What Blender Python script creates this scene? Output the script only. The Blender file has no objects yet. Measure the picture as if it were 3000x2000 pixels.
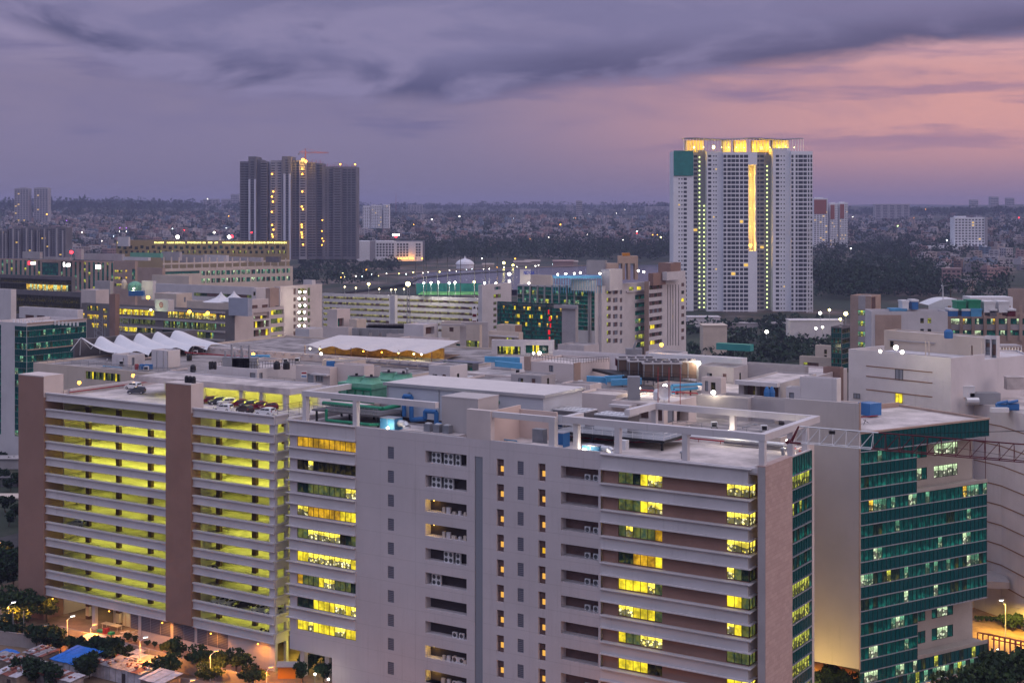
import bpy, math, random
from mathutils import Vector, Matrix
R = random.Random(7)
SC = bpy.context.scene
COL = SC.collection
# ------------------------------------------------------------------ camera (level, shifted lens: the photo's verticals are parallel)
F = 4167.0; CU = 1500.0; HV = 620.0; CZ = 85.0
cam = bpy.data.cameras.new('camera'); camo = bpy.data.objects.new('camera', cam); COL.objects.link(camo)
cam.lens = 50; cam.sensor_width = 36; cam.shift_y = -(1000 - HV) / 3000.0
cam.clip_start = 1; cam.clip_end = 60000
camo.location = (0, 0, CZ); camo.rotation_euler = (math.radians(90), 0, 0)
SC.camera = camo
SC.view_settings.view_transform = 'Standard'; SC.view_settings.look = 'None'
SC.view_settings.exposure = 0.18; SC.view_settings.gamma = 1.0
SC.render.engine = 'CYCLES'
cy = SC.cycles
cy.use_denoising = True
try:
    cy.denoiser = 'OPENIMAGEDENOISE'; cy.denoising_input_passes = 'RGB_ALBEDO_NORMAL'
except Exception: pass
cy.max_bounces = 5; cy.diffuse_bounces = 3; cy.glossy_bounces = 2; cy.transmission_bounces = 2; cy.volume_bounces = 0
cy.transparent_max_bounces = 6; cy.sample_clamp_indirect = 4; cy.caustics_reflective = False; cy.caustics_refractive = False
cy.use_light_tree = True; cy.use_adaptive_sampling = True; cy.adaptive_threshold = 0.02

# ------------------------------------------------------------------ world: dusk sky with clouds, in direction space
class NG:
    def __init__(s, tree): s.t = tree; s.n = tree.nodes; s.l = tree.links
    def node(s, typ, **kw):
        n = s.n.new(typ)
        for k, v in kw.items(): setattr(n, k, v)
        return n
    def put(s, sock, val):
        if hasattr(val, 'is_output'): s.l.new(val, sock)
        else: sock.default_value = val
    def math(s, op, a, b=0.0, c=0.0, clamp=False):
        n = s.node('ShaderNodeMath', operation=op, use_clamp=clamp)
        s.put(n.inputs[0], a); s.put(n.inputs[1], b); s.put(n.inputs[2], c)
        return n.outputs[0]
    def smooth(s, x, a, b):
        n = s.node('ShaderNodeMapRange', interpolation_type='SMOOTHSTEP')
        s.put(n.inputs['Value'], x); s.put(n.inputs['From Min'], a); s.put(n.inputs['From Max'], b)
        return n.outputs[0]
    def mix(s, f, a, b, blend='MIX'):
        n = s.node('ShaderNodeMix', data_type='RGBA', blend_type=blend)
        s.put(n.inputs[0], f); s.put(n.inputs[6], a); s.put(n.inputs[7], b)
        return n.outputs[2]
    def vec(s, x, y, z=0.0):
        n = s.node('ShaderNodeCombineXYZ'); s.put(n.inputs[0], x); s.put(n.inputs[1], y); s.put(n.inputs[2], z)
        return n.outputs[0]
    def noise(s, vec, scale, detail=4, rough=0.55, dist=0.0):
        n = s.node('ShaderNodeTexNoise'); s.put(n.inputs['Vector'], vec); n.inputs['Scale'].default_value = scale
        n.inputs['Detail'].default_value = detail; n.inputs['Roughness'].default_value = rough; n.inputs['Distortion'].default_value = dist
        return n.outputs[0]
    def ramp(s, f, stops):
        n = s.node('ShaderNodeValToRGB'); cr = n.color_ramp
        while len(cr.elements) < len(stops): cr.elements.new(0.5)
        for e, (p, c) in zip(cr.elements, stops):
            e.position = p; e.color = c if len(c) == 4 else (*c, 1)
        s.put(n.inputs[0], f)
        return n.outputs[0]
def srgb(r, g, b):
    return tuple(((c / 255 + 0.055) / 1.055) ** 2.4 if c > 10 else c / 255 / 12.92 for c in (r, g, b)) + (1.0,)

W = bpy.data.worlds.new('World'); SC.world = W; W.use_nodes = True
g = NG(W.node_tree); W.node_tree.nodes.clear()
tc = g.node('ShaderNodeTexCoord'); sep = g.node('ShaderNodeSeparateXYZ'); g.l.new(tc.outputs['Generated'], sep.inputs[0])
dx, dy, dz = sep.outputs
yy = g.math('MAXIMUM', dy, 0.06)
a_ = g.math('DIVIDE', dx, yy); b_ = g.math('MAXIMUM', g.math('DIVIDE', dz, yy), -0.02)
side = g.smooth(a_, -0.10, 0.34)
# clear sky between the clouds: lavender towards the left, salmon pink towards the sunset at the right
low = g.mix(side, srgb(116, 108, 133), srgb(146, 118, 136))
mid = g.mix(side, srgb(122, 114, 142), srgb(202, 146, 141))
top = g.mix(side, srgb(142, 133, 163), srgb(184, 148, 160))
clear = g.mix(g.smooth(b_, 0.01, 0.062), low, mid)
clear = g.mix(g.smooth(b_, 0.09, 0.14), clear, top)
# plane-projected cloud noise
q = g.math('ADD', b_, 0.07)
px_ = g.math('DIVIDE', a_, q); py_ = g.math('DIVIDE', 1.0, q)
n1 = g.noise(g.vec(px_, py_), 0.9, 7, 0.52, 0.5)
n2 = g.noise(g.vec(g.math('ADD', px_, 7.3), g.math('MULTIPLY', py_, 0.5)), 1.5, 5, 0.6, 0.3)
n3 = g.noise(g.vec(g.math('MULTIPLY', a_, 6.0), g.math('MULTIPLY', b_, 52.0), 3.1), 1.0, 5, 0.55, 0.25)
n4 = g.noise(g.vec(g.math('MULTIPLY', a_, 5.0), g.math('MULTIPLY', b_, 17.0), 1.7), 1.5, 6, 0.55, 0.4)
# edge of the big cloud deck
ea = g.math('MULTIPLY', g.math('ADD', a_, 0.40), 1.25)
pts = [(-0.40, .150), (-0.31, .118), (-.268, .098), (-.207, .086), (-.115, .081), (-.039, .076), (.038, .088), (.099, .093), (.206, .1035), (.283, .113), (.40, .126)]
edge = g.math('MULTIPLY', g.ramp(ea, [((p + .40) * 1.25, (e * 5,) * 3) for p, e in pts]), 0.2)
wob = g.math('MULTIPLY', g.math('SUBTRACT', n4, 0.5), 0.035)
rel = g.math('SUBTRACT', g.math('ADD', b_, wob), edge)
deck = g.smooth(rel, -0.006, 0.008)
deckc = g.mix(g.smooth(rel, 0.0, 0.036), srgb(66, 70, 106), srgb(108, 106, 142))
deckc = g.mix(g.math('MULTIPLY', g.smooth(n4, 0.44, 0.64), g.math('SUBTRACT', 1.0, g.math('MULTIPLY', side, .6))), deckc, srgb(134, 127, 158))
deckc = g.mix(g.smooth(n2, 0.60, 0.80), deckc, srgb(68, 70, 106))
deckc = g.mix(g.math('MULTIPLY', g.smooth(n1, 0.50, 0.75), 0.45), deckc, srgb(84, 85, 120))
sky = g.mix(g.math('MULTIPLY', deck, 0.94), clear, deckc)
# soft veil at the upper left, streaks low over the horizon
veil = g.math('MULTIPLY', g.smooth(n4, 0.42, 0.70), g.smooth(b_, 0.03, 0.07))
sky = g.mix(g.math('MULTIPLY', veil, 0.35), sky, srgb(98, 96, 138))
st = g.math('MULTIPLY', g.smooth(n3, 0.50, 0.66), g.smooth(b_, 0.030, 0.055))
st = g.math('MULTIPLY', st, g.math('SUBTRACT', 1.0, g.math('MULTIPLY', deck, 0.85)))
sky = g.mix(g.math('MULTIPLY', st, 0.62), sky, g.mix(side, srgb(98, 95, 132), srgb(124, 104, 138)))
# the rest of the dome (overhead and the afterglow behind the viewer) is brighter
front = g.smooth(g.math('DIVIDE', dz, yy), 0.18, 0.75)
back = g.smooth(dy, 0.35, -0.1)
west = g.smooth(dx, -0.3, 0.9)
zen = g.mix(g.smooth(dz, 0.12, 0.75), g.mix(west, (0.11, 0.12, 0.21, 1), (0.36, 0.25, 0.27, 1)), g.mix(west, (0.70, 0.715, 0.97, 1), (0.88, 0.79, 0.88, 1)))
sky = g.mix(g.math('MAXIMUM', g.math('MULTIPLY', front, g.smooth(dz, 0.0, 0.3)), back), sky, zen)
hs = g.node('ShaderNodeHueSaturation'); hs.inputs['Saturation'].default_value = .98; g.l.new(sky, hs.inputs['Color']); sky = hs.outputs[0]
nis = g.node('ShaderNodeTexSky', sky_type='NISHITA'); nis.sun_disc = False
SUN_EL, SUN_AZ = math.radians(10), math.radians(118)      # azimuth clockwise from +Y
nis.sun_elevation = math.radians(-2.0); nis.sun_rotation = SUN_AZ
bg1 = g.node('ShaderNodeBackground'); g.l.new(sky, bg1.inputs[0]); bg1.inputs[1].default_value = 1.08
bg2 = g.node('ShaderNodeBackground'); g.l.new(nis.outputs[0], bg2.inputs[0]); bg2.inputs[1].default_value = 0.05
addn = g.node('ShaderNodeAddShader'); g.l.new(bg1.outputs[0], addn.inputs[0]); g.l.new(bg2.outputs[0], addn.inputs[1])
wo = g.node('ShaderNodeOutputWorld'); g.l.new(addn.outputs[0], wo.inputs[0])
try: W.cycles.sampling_method = 'MANUAL'; W.cycles.sample_map_resolution = 512
except Exception: pass

sun = bpy.data.lights.new('sun', 'SUN'); sun.energy = 0.55; sun.angle = math.radians(40); sun.color = (1.0, 0.76, 0.72)
suno = bpy.data.objects.new('sun', sun); COL.objects.link(suno)
sd = Vector((math.sin(SUN_AZ) * math.cos(SUN_EL), math.cos(SUN_AZ) * math.cos(SUN_EL), math.sin(SUN_EL)))
suno.rotation_euler = sd.to_track_quat('Z', 'Y').to_euler(); suno.location = (200, -100, 300)

# ------------------------------------------------------------------ projection helpers: photo pixel (3000 x 2000) to world
def P(u, v, y): return Vector(((u - CU) / F * y, y, CZ - (v - HV) / F * y))
def G(u, v, z):
    y = (CZ - z) * F / (v - HV); return Vector(((u - CU) / F * y, y, z))
def dvp(vp):
    x = (vp - CU) / F; n = math.hypot(x, 1); return Vector((x / n, 1 / n, 0))
def along(C, e, u):
    k = (u - CU) / F; return (k * C[1] - C[0]) / (e[0] - k * e[1])
def zat(C, e, u, v):
    t = along(C, e, u); return CZ - (v - HV) / F * (C[1] + t * e[1])
E1 = dvp(-5000); E2 = Vector((E1.y, -E1.x, 0)); O = Vector((.174 * 211, 211., 0)); UZ = Vector((0, 0, 1))

# ------------------------------------------------------------------ mesh builder
class MB:
    def __init__(s): s.v = []; s.f = []; s.m = []; s.uv = []
    def poly(s, pts, mi=0, uv=None):
        k = len(s.v); s.v.extend(tuple(p) for p in pts); s.f.append(tuple(range(k, k + len(pts)))); s.m.append(mi)
        s.uv.append(uv or [(0, 0), (1, 0), (1, 1), (0, 1)][:len(pts)] if len(pts) <= 4 else [(0, 0)] * len(pts))
    def quad(s, a, b, c, d, mi=0, uv=None): s.poly((a, b, c, d), mi, uv)
    def para(s, p, x, y, z, mi=0):                                   # a box from a corner and three edge vectors
        p = Vector(p); x = Vector(x); y = Vector(y); z = Vector(z)
        a, b, c, d = p, p + x, p + x + y, p + y; e, f, g2, h = a + z, b + z, c + z, d + z
        for q in ((a, b, c, d), (e, f, g2, h), (a, b, f, e), (b, c, g2, f), (c, d, h, g2), (d, a, e, h)): s.poly(q, mi)
    def box(s, x0, x1, y0, y1, z0, z1, mi=0): s.para((x0, y0, z0), (x1 - x0, 0, 0), (0, y1 - y0, 0), (0, 0, z1 - z0), mi)
    def prism(s, pts, z0, z1, mi=0, mtop=None):
        n = len(pts)
        for i in range(n):
            a, b = pts[i], pts[(i + 1) % n]
            s.poly(((a[0], a[1], z0), (b[0], b[1], z0), (b[0], b[1], z1), (a[0], a[1], z1)), mi)
        s.poly([(p[0], p[1], z1) for p in pts], mi if mtop is None else mtop); s.poly([(p[0], p[1], z0) for p in reversed(pts)], mi)
    def tube(s, p, q, r, n=6, mi=0, r2=None):
        p = Vector(p); q = Vector(q); d = (q - p)
        if d.length < 1e-6: return
        d.normalize(); x = d.orthogonal().normalized(); y = d.cross(x); r2 = r if r2 is None else r2
        A = [p + (x * math.cos(t) + y * math.sin(t)) * r for t in (2 * math.pi * i / n for i in range(n))]
        B = [q + (x * math.cos(t) + y * math.sin(t)) * r2 for t in (2 * math.pi * i / n for i in range(n))]
        for i in range(n): s.poly((A[i], A[(i + 1) % n], B[(i + 1) % n], B[i]), mi)
        s.poly(A, mi); s.poly(B, mi)
    def path(s, pts, r, n=6, mi=0):
        for a, b in zip(pts, pts[1:]): s.tube(a, b, r, n, mi)
    def lathe(s, c, prof, n=12, mi=0, cap=True):
        rings = [[(c[0] + r * math.cos(2 * math.pi * i / n), c[1] + r * math.sin(2 * math.pi * i / n), c[2] + z) for i in range(n)] for r, z in prof]
        for A, B in zip(rings, rings[1:]):
            for i in range(n): s.poly((A[i], A[(i + 1) % n], B[(i + 1) % n], B[i]), mi)
        if cap: s.poly(rings[0], mi); s.poly(rings[-1], mi)
    def leaf(s, c, size, rnd, mi=0):
        n = Vector((rnd.gauss(0, 1), rnd.gauss(0, 1), rnd.gauss(0, 1) + .4)).normalized(); x = n.orthogonal().normalized(); y = n.cross(x)
        a = rnd.random() * 6.28; x, y = x * math.cos(a) + y * math.sin(a), y * math.cos(a) - x * math.sin(a)
        c = Vector(c); w = size * rnd.uniform(.5, .8); h = size
        s.poly((c - x * w * .4 - y * h * .5, c + x * w * .5 - y * h * .2, c + x * w * .3 + y * h * .5, c - x * w * .5 + y * h * .25), mi)

def worldloc(o):
    p = Vector((0, 0, 0))
    while o is not None: p += o.location; o = o.parent
    return p
def thing(name, label, cat, loc=(0, 0, 0), group=None, rot=0.0):
    o = bpy.data.objects.new(name, None); COL.objects.link(o); o.location = loc; o.rotation_euler = (0, 0, rot); o.empty_display_size = .5
    tag(o, label, cat, group); return o
def tag(o, label=None, cat=None, group=None, kind=None):
    if label: o['label'] = label
    if cat: o['category'] = cat
    if group: o['group'] = group
    if kind: o['kind'] = kind
    return o
def part(name, mb, mats, parent=None, local=False, smooth=False, label=None):
    off = (0, 0, 0) if (parent is None or local) else worldloc(parent)
    me = bpy.data.meshes.new(name)
    ox, oy, oz = off
    me.from_pydata([(x - ox, y - oy, z - oz) for x, y, z in mb.v] if parent is not None and not local else mb.v, [], mb.f)
    ul = me.uv_layers.new(name='UVMap')
    flat = [c for u in mb.uv for p in u for c in p]
    ul.data.foreach_set('uv', flat)
    mats = mats if isinstance(mats, (list, tuple)) else [mats]
    for m in mats: me.materials.append(m)
    if len(mats) > 1: me.polygons.foreach_set('material_index', mb.m)
    if smooth: me.polygons.foreach_set('use_smooth', [True] * len(mb.f))
    me.update()
    o = bpy.data.objects.new(name, me); COL.objects.link(o)
    if parent is not None: o.parent = parent
    if label: o['label'] = label
    return o
def structure(name, mb, mats, smooth=False, kind='structure'):
    o = part(name, mb, mats, smooth=smooth); o['kind'] = kind; return o
def single(name, mb, mats, label, cat, group=None, loc=None, smooth=False, kind=None):
    """a thing that is one mesh, given in world coordinates, its origin moved to LOC"""
    if loc is None:
        loc = (sum(p[0] for p in mb.v) / len(mb.v), sum(p[1] for p in mb.v) / len(mb.v), min(p[2] for p in mb.v))
    mb.v = [(x - loc[0], y - loc[1], z - loc[2]) for x, y, z in mb.v]
    o = part(name, mb, mats, smooth=smooth); o.location = loc; return tag(o, label, cat, group, kind)
def dup(o, loc, rot=0.0, label=None, group=None, scale=None, parent=None):
    c = o.copy(); COL.objects.link(c)
    if parent is None:
        c.location = loc; c.rotation_euler = (0, 0, rot)
        if scale: c.scale = (scale,) * 3 if not isinstance(scale, tuple) else scale
        if label: c['label'] = label
        if group: c['group'] = group
    else: c.parent = parent
    for ch in list(o.children): dup(ch, None, parent=c)
    return c

# ------------------------------------------------------------------ materials
def mat(name, col, rough=0.85, metal=0.0, var=0.0, scale=0.3, streak=0.0, bump=0.0, spec=0.3, fn=None):
    m = bpy.data.materials.new(name); m.use_nodes = True
    k = NG(m.node_tree); b = m.node_tree.nodes['Principled BSDF']
    c = col if len(col) == 4 else (*col, 1)
    b.inputs['Base Color'].default_value = c; b.inputs['Roughness'].default_value = rough; b.inputs['Metallic'].default_value = metal
    b.inputs['Specular IOR Level'].default_value = spec
    if var or streak or bump or fn:
        geo = k.node('ShaderNodeNewGeometry'); pos = geo.outputs['Position']; out = c
        if var:
            n = k.noise(pos, scale, 6, 0.6)
            out = k.mix(k.smooth(n, 0.3, 0.7), tuple(x * (1 - var) for x in c[:3]) + (1,), tuple(min(1, x * (1 + var * .55)) for x in c[:3]) + (1,))
        if streak:
            mp = k.node('ShaderNodeMapping'); k.l.new(pos, mp.inputs[0]); mp.inputs['Scale'].default_value = (1.1, 1.1, 0.07)
            n = k.noise(mp.outputs[0], 1.0, 5, 0.65)
            out = k.mix(k.math('MULTIPLY', k.smooth(n, 0.55, 0.78), streak), out, tuple(x * .45 for x in c[:3]) + (1,))
        if fn: out = fn(k, pos, out, b)
        if hasattr(out, 'is_output'): k.l.new(out, b.inputs['Base Color'])
        if bump:
            bn = k.node('ShaderNodeBump'); bn.inputs['Strength'].default_value = bump; bn.inputs['Distance'].default_value = .05
            k.l.new(k.noise(pos, 4.0, 4, 0.6), bn.inputs['Height']); k.l.new(bn.outputs[0], b.inputs['Normal'])
    return m
def emit(name, col, strength, sample=True):
    m = bpy.data.materials.new(name); m.use_nodes = True; k = NG(m.node_tree); m.node_tree.nodes.clear()
    e = k.node('ShaderNodeEmission'); e.inputs[0].default_value = (*col[:3], 1); e.inputs[1].default_value = strength
    o = k.node('ShaderNodeOutputMaterial'); k.l.new(e.outputs[0], o.inputs[0])
    if not sample: m.cycles.emission_sampling = 'NONE'
    return m
def pane(name, kind, col, strength, base=(.02, .03, .03), col2=None, sample=False):
    """window glass; KIND says what shows behind it. UV: 0..1 across each pane."""
    m = bpy.data.materials.new(name); m.use_nodes = True; k = NG(m.node_tree); b = m.node_tree.nodes['Principled BSDF']
    b.inputs['Base Color'].default_value = (*base, 1); b.inputs['Roughness'].default_value = .12; b.inputs['Specular IOR Level'].default_value = .25
    geo = k.node('ShaderNodeNewGeometry'); pos = geo.outputs['Position']
    uv = k.node('ShaderNodeUVMap'); sp = k.node('ShaderNodeSeparateXYZ'); k.l.new(uv.outputs[0], sp.inputs[0]); u, v = sp.outputs[0], sp.outputs[1]
    c = (*col, 1); c2 = (*(col2 or col), 1); s = strength
    big = k.noise(pos, .22, 2, .5); mid_ = k.noise(pos, 1.1, 4, .6)
    if kind == 'blind':
        cc = k.mix(k.smooth(mid_, .35, .7), c, c2); st_ = k.math('MULTIPLY', k.math('ADD', .42, k.math('MULTIPLY', k.smooth(k.noise(pos, .6, 3, .6), .32, .68), .85)), s)
        stripe = k.math('GREATER_THAN', k.math('FRACT', k.math('MULTIPLY', v, 14.0)), .35); st_ = k.math('MULTIPLY', st_, k.math('ADD', .8, k.math('MULTIPLY', stripe, .2)))
    elif kind == 'office':
        vo = k.node('ShaderNodeTexVoronoi'); k.l.new(pos, vo.inputs['Vector']); vo.inputs['Scale'].default_value = 1.7
        hgt = k.math('ADD', .18, k.math('MULTIPLY', k.noise(pos, .7, 2), .75))
        lowz = k.math('LESS_THAN', v, hgt)
        bl = k.smooth(k.noise(pos, 2.3, 3, .65), .42, .62)
        cc = k.mix(k.math('MULTIPLY', lowz, k.math('SUBTRACT', 1.0, bl)), c, c2)
        dk = k.math('SUBTRACT', 1.0, k.math('MULTIPLY', k.math('MULTIPLY', lowz, k.math('GREATER_THAN', vo.outputs['Distance'], .36)), .85))
        cl_ = k.math('MULTIPLY', k.math('MULTIPLY', k.math('GREATER_THAN', v, .80), k.math('LESS_THAN', v, .92)), k.math('LESS_THAN', k.math('FRACT', k.math('MULTIPLY', k.math('ADD', u, big), 1.7)), .55))
        dk = k.math('ADD', dk, k.math('MULTIPLY', cl_, .8))
        st_ = k.math('MULTIPLY', k.math('MULTIPLY', dk, k.math('ADD', .35, k.math('MULTIPLY', k.smooth(k.noise(pos, .55, 3, .6), .32, .68), .95))), s)
    elif kind == 'dim':
        cc = k.mix(k.smooth(mid_, .4, .65), c, c2)
        lowz = k.smooth(v, .75, .05)
        st_ = k.math('MULTIPLY', k.math('MULTIPLY', k.math('ADD', .25, lowz), k.smooth(mid_, .38, .72)), s)
    else:
        cc = c; st_ = s
    if hasattr(cc, 'is_output'): k.l.new(cc, b.inputs['Emission Color'])
    else: b.inputs['Emission Color'].default_value = cc
    k.put(b.inputs['Emission Strength'], st_)
    if not sample: m.cycles.emission_sampling = 'NONE'
    return m
M = {}
M['beige'] = mat('beige_plaster', (.60, .52, .50), .9, var=.10, scale=.12, streak=.22)
M['white'] = mat('white_plaster', (.58, .545, .56), .9, var=.08, scale=.15, streak=.25)
M['cream'] = mat('cream_plaster', (.58, .49, .42), .9, var=.10, scale=.15, streak=.25)
M['grey'] = mat('grey_plaster', (.40, .37, .38), .9, var=.12, scale=.2, streak=.25)
M['tan'] = mat('tan_plaster', (.40, .29, .24), .9, var=.12, scale=.2, streak=.2)
M['brown'] = mat('brown_plaster', (.27, .17, .14), .9, var=.10, scale=.2)
M['pinkwall'] = mat('pink_brown_render', (.31, .18, .14), .92, var=.10, scale=.18, streak=.15)
M['darkwall'] = mat('dark_grey_cladding', (.14, .13, .14), .6, var=.15, scale=.3)
M['concrete'] = mat('bare_concrete', (.30, .27, .27), .9, var=.22, scale=.25, streak=.4)
M['roof'] = mat('roof_screed', (.53, .47, .46), .9, var=.36, scale=.2, streak=.2, bump=.3)
M['roofgrey'] = mat('weathered_roof', (.29, .26, .26), .9, var=.5, scale=.2, streak=.35, bump=.3)
M['deckfloor'] = mat('parking_floor', (.50, .47, .42), .75, var=.3, scale=.12)
M['parkwall'] = mat('parking_wall', (.70, .66, .55), .85, var=.08, scale=.2)
M['metalw'] = mat('white_steel', (.72, .72, .74), .45, .2, var=.05)
M['metalg'] = mat('grey_steel', (.32, .33, .36), .45, .6, var=.1)
M['black'] = mat('black_metal', (.015, .015, .018), .5)
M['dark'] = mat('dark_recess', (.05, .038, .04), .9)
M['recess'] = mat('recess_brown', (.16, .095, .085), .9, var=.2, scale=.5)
M['frame'] = mat('dark_window_frame', (.018, .02, .02), .4)
M['mull'] = mat('green_glass_mullion', (.02, .06, .06), .35)
M['alu'] = mat('aluminium_trim', (.42, .42, .47), .35, .5)
def slatfn(k, p, o, b):
    sz = k.node('ShaderNodeSeparateXYZ'); k.l.new(p, sz.inputs[0])
    return k.mix(k.math('GREATER_THAN', k.math('FRACT', k.math('MULTIPLY', sz.outputs[2], 3.2)), .35), (.09, .09, .12, 1), (.21, .21, .26, 1))
M['louvre'] = mat('grey_louvre', (.19, .19, .24), .5, .3, fn=slatfn)
M['bluepaint'] = mat('blue_paint', (.03, .14, .36), .5, var=.15)
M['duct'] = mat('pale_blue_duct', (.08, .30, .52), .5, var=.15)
M['green'] = mat('green_paint', (.02, .24, .13), .5, var=.12, scale=1)
M['palegreen'] = mat('pale_green_frp', (.16, .40, .28), .6, var=.15, scale=.8)
M['redpipe'] = mat('red_pipe', (.28, .03, .035), .5)
M['maroon'] = mat('maroon_paint', (.11, .012, .022), .5)
M['silver'] = mat('galvanised_sheet', (.6, .6, .62), .3, .7)
M['tent'] = mat('tensile_membrane', (.64, .63, .66), .7, var=.04)
M['sheet'] = mat('white_roof_sheet', (.62, .57, .56), .6, var=.06, scale=.3)
M['leaf'] = mat('leaf_green', (.035, .065, .018), .8, var=.5, scale=.8)
M['leafdark'] = mat('leaf_dark_green', (.020, .045, .018), .85, var=.5, scale=.5)
M['leafcity'] = mat('distant_foliage', (.016, .042, .022), .9, var=.45, scale=.02)
M['bark'] = mat('bark_brown', (.09, .06, .045), .9)
M['soil'] = mat('dusty_ground', (.20, .135, .09), .95, var=.35, scale=.08)
M['asphalt'] = mat('asphalt', (.055, .05, .05), .9, var=.25, scale=.2)
M['paving'] = mat('paver_blocks', (.26, .17, .12), .9, var=.25, scale=.4)
M['lampm'] = emit('lamp_warm', (1, .74, .36), 9)
M['sconce'] = emit('lamp_warm_white', (1, .80, .42), 22)
M['lampw'] = emit('lamp_white', (1, .93, .80), 16)
M['lampo'] = emit('lamp_sodium', (1, .42, .04), 9)
M['lampy'] = emit('lamp_yellow', (1, .86, .25), 16)
M['lampr'] = emit('lamp_red', (1, .02, .03), 9)
M['lampc'] = emit('lamp_cool', (.75, .95, 1), 14)
YEL = (1.0, .74, .04)
M['pA'] = pane('lit_amber_blind', 'blind', (1, .55, .015), .75, col2=(.55, .28, .01), sample=True)
M['pY'] = pane('lit_yellow_blind', 'blind', (1, .80, .03), 1.15, col2=(.9, .66, .02), sample=True)
M['pB'] = pane('lit_office', 'office', (1, .80, .08), 1.4, col2=(1, .93, .55), sample=True)
M['pG'] = pane('half_drawn_olive_blind', 'blind', (.30, .31, .05), .42, col2=(.07, .14, .09))
M['pD'] = pane('dark_green_glass', 'dim', (.10, .35, .26), .12, base=(.01, .03, .028), col2=(.5, .45, .05))
M['pK'] = pane('dark_glass', 'dim', (.6, .45, .08), .10, base=(.008, .012, .014))
M['tG'] = pane('teal_curtain_glass', 'dim', (.02, .26, .21), .26, base=(.006, .07, .068), col2=(.02, .40, .28))
M['tS'] = pane('teal_spandrel_glass', 'plain', (.0, .07, .075), .15, base=(.005, .042, .05))  # spandrel panels are no lamps; a faint even glow is added to lighten them
M['tO'] = pane('teal_lit_office', 'office', (.16, .42, .24), .60, base=(.01, .06, .05), col2=(.9, 1, .6))
M['tW'] = pane('white_lit_office', 'office', (.60, .80, .45), .85, col2=(1, 1, .75), sample=True)
M['tY'] = pane('yellow_green_lit_glass', 'office', (.55, .58, .06), .8, col2=(.95, .9, .15))
M['pO'] = pane('lit_orange_window', 'plain', (1, .50, .08), .9)
M['bl'] = pane('blue_grey_strip_glass', 'plain', (.2, .2, .26), .10, base=(.17, .18, .22))  # small even glow mixed in so the strip glass reads paler
M['darkgrey'] = mat('dark_grey_plaster', (.17, .155, .155), .85, var=.12, scale=.2, streak=.2)
M['brown2'] = mat('tower_brown_render', (.30, .18, .145), .92, var=.07, scale=.2)
M['grey2'] = mat('pale_grey_plaster', (.47, .43, .43), .9, var=.06, scale=.15, streak=.2)
M['creamF'] = mat('peach_plaster', (.60, .47, .42), .9, var=.06, scale=.2)
M['beigeF'] = mat('pale_lilac_plaster', (.57, .51, .52), .9, var=.07, scale=.1, streak=.18)
M['ochre'] = mat('ochre_plaster', (.33, .25, .12), .9, var=.1, scale=.1)
M['courtg2'] = mat('court_green', (.10, .34, .10), .9, var=.1, scale=.2)
M['net'] = mat('green_scaffold_net', (.03, .22, .20), .8, var=.2, scale=.2)
M['netp'] = mat('teal_sheet', (.05, .30, .28), .7, var=.1)
M['panel'] = mat('slate_roof_panel', (.17, .17, .24), .5, .2, var=.1)
M['amberwall'] = mat('amber_timber_wall', (.45, .25, .07), .8, var=.4, scale=.8)
M['choco'] = mat('chiller_brown', (.13, .085, .07), .8, var=.15)
M['ochred'] = mat('orange_drum_paint', (.50, .20, .02), .6)
M['plantwall'] = mat('pale_blue_sheet_wall', (.50, .52, .58), .6, var=.05, scale=.2)
M['bluegrey'] = mat('blue_grey_plaster', (.36, .38, .46), .85, var=.1)
M['amb'] = pane('amber_lit_office', 'office', (1, .58, .05), .9, col2=(1, .85, .3))
M['band'] = pane('bright_lamp_band', 'blind', (1, .88, .25), 2.6, col2=(1, .75, .15))
M['termin'] = mat('grey_beige_plaster', (.36, .32, .29), .9, var=.1, scale=.2)
# ------------------------------------------------------------------ buildings with real openings
PM = {'A': 'pA', 'Y': 'pY', 'B': 'pB', 'G': 'pG', 'D': 'pD', 'K': 'pK', 'T': 'tG', 'S': 'tS', 'O': 'tO', 'W': 'tW', 'V': 'tY', 'o': 'pO', 'b': 'bl', 'L': 'louvre', 'a': 'amb', 'Z': 'band', 'R': 'recess', 'r': 'dark'}
def wall_holes(mb, org, e, inw, t0, t1, z0, z1, holes, mi=0):
    hs = [h for h in holes if h[1] > t0 and h[0] < t1 and h[3] > z0 and h[2] < z1]
    T = sorted({t0, t1, *[min(max(x, t0), t1) for h in hs for x in h[:2]]}); Z = sorted({z0, z1, *[min(max(x, z0), z1) for h in hs for x in h[2:4]]})
    pt = lambda t, z, d=0.0: org + e * t + inw * d + UZ * z
    for zi, (za, zb) in enumerate(zip(Z, Z[1:])):
        run = None; zc = (za + zb) / 2
        for ta, tb in list(zip(T, T[1:])) + [(None, None)]:
            solid = ta is not None and not any(h[0] < (ta + tb) / 2 < h[1] and h[2] < zc < h[3] for h in hs)
            if solid: run = (run[0], tb) if run else (ta, tb)
            elif run: mb.quad(pt(run[0], za), pt(run[1], za), pt(run[1], zb), pt(run[0], zb), mi); run = None
    for h in hs:
        a, b, c, d, dep = h[:5]
        mb.quad(pt(a, c), pt(b, c), pt(b, c, dep), pt(a, c, dep), mi); mb.quad(pt(a, d), pt(b, d), pt(b, d, dep), pt(a, d, dep), mi)
        mb.quad(pt(a, c), pt(a, d), pt(a, d, dep), pt(a, c, dep), mi); mb.quad(pt(b, c), pt(b, d), pt(b, d, dep), pt(b, c, dep), mi)
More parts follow.
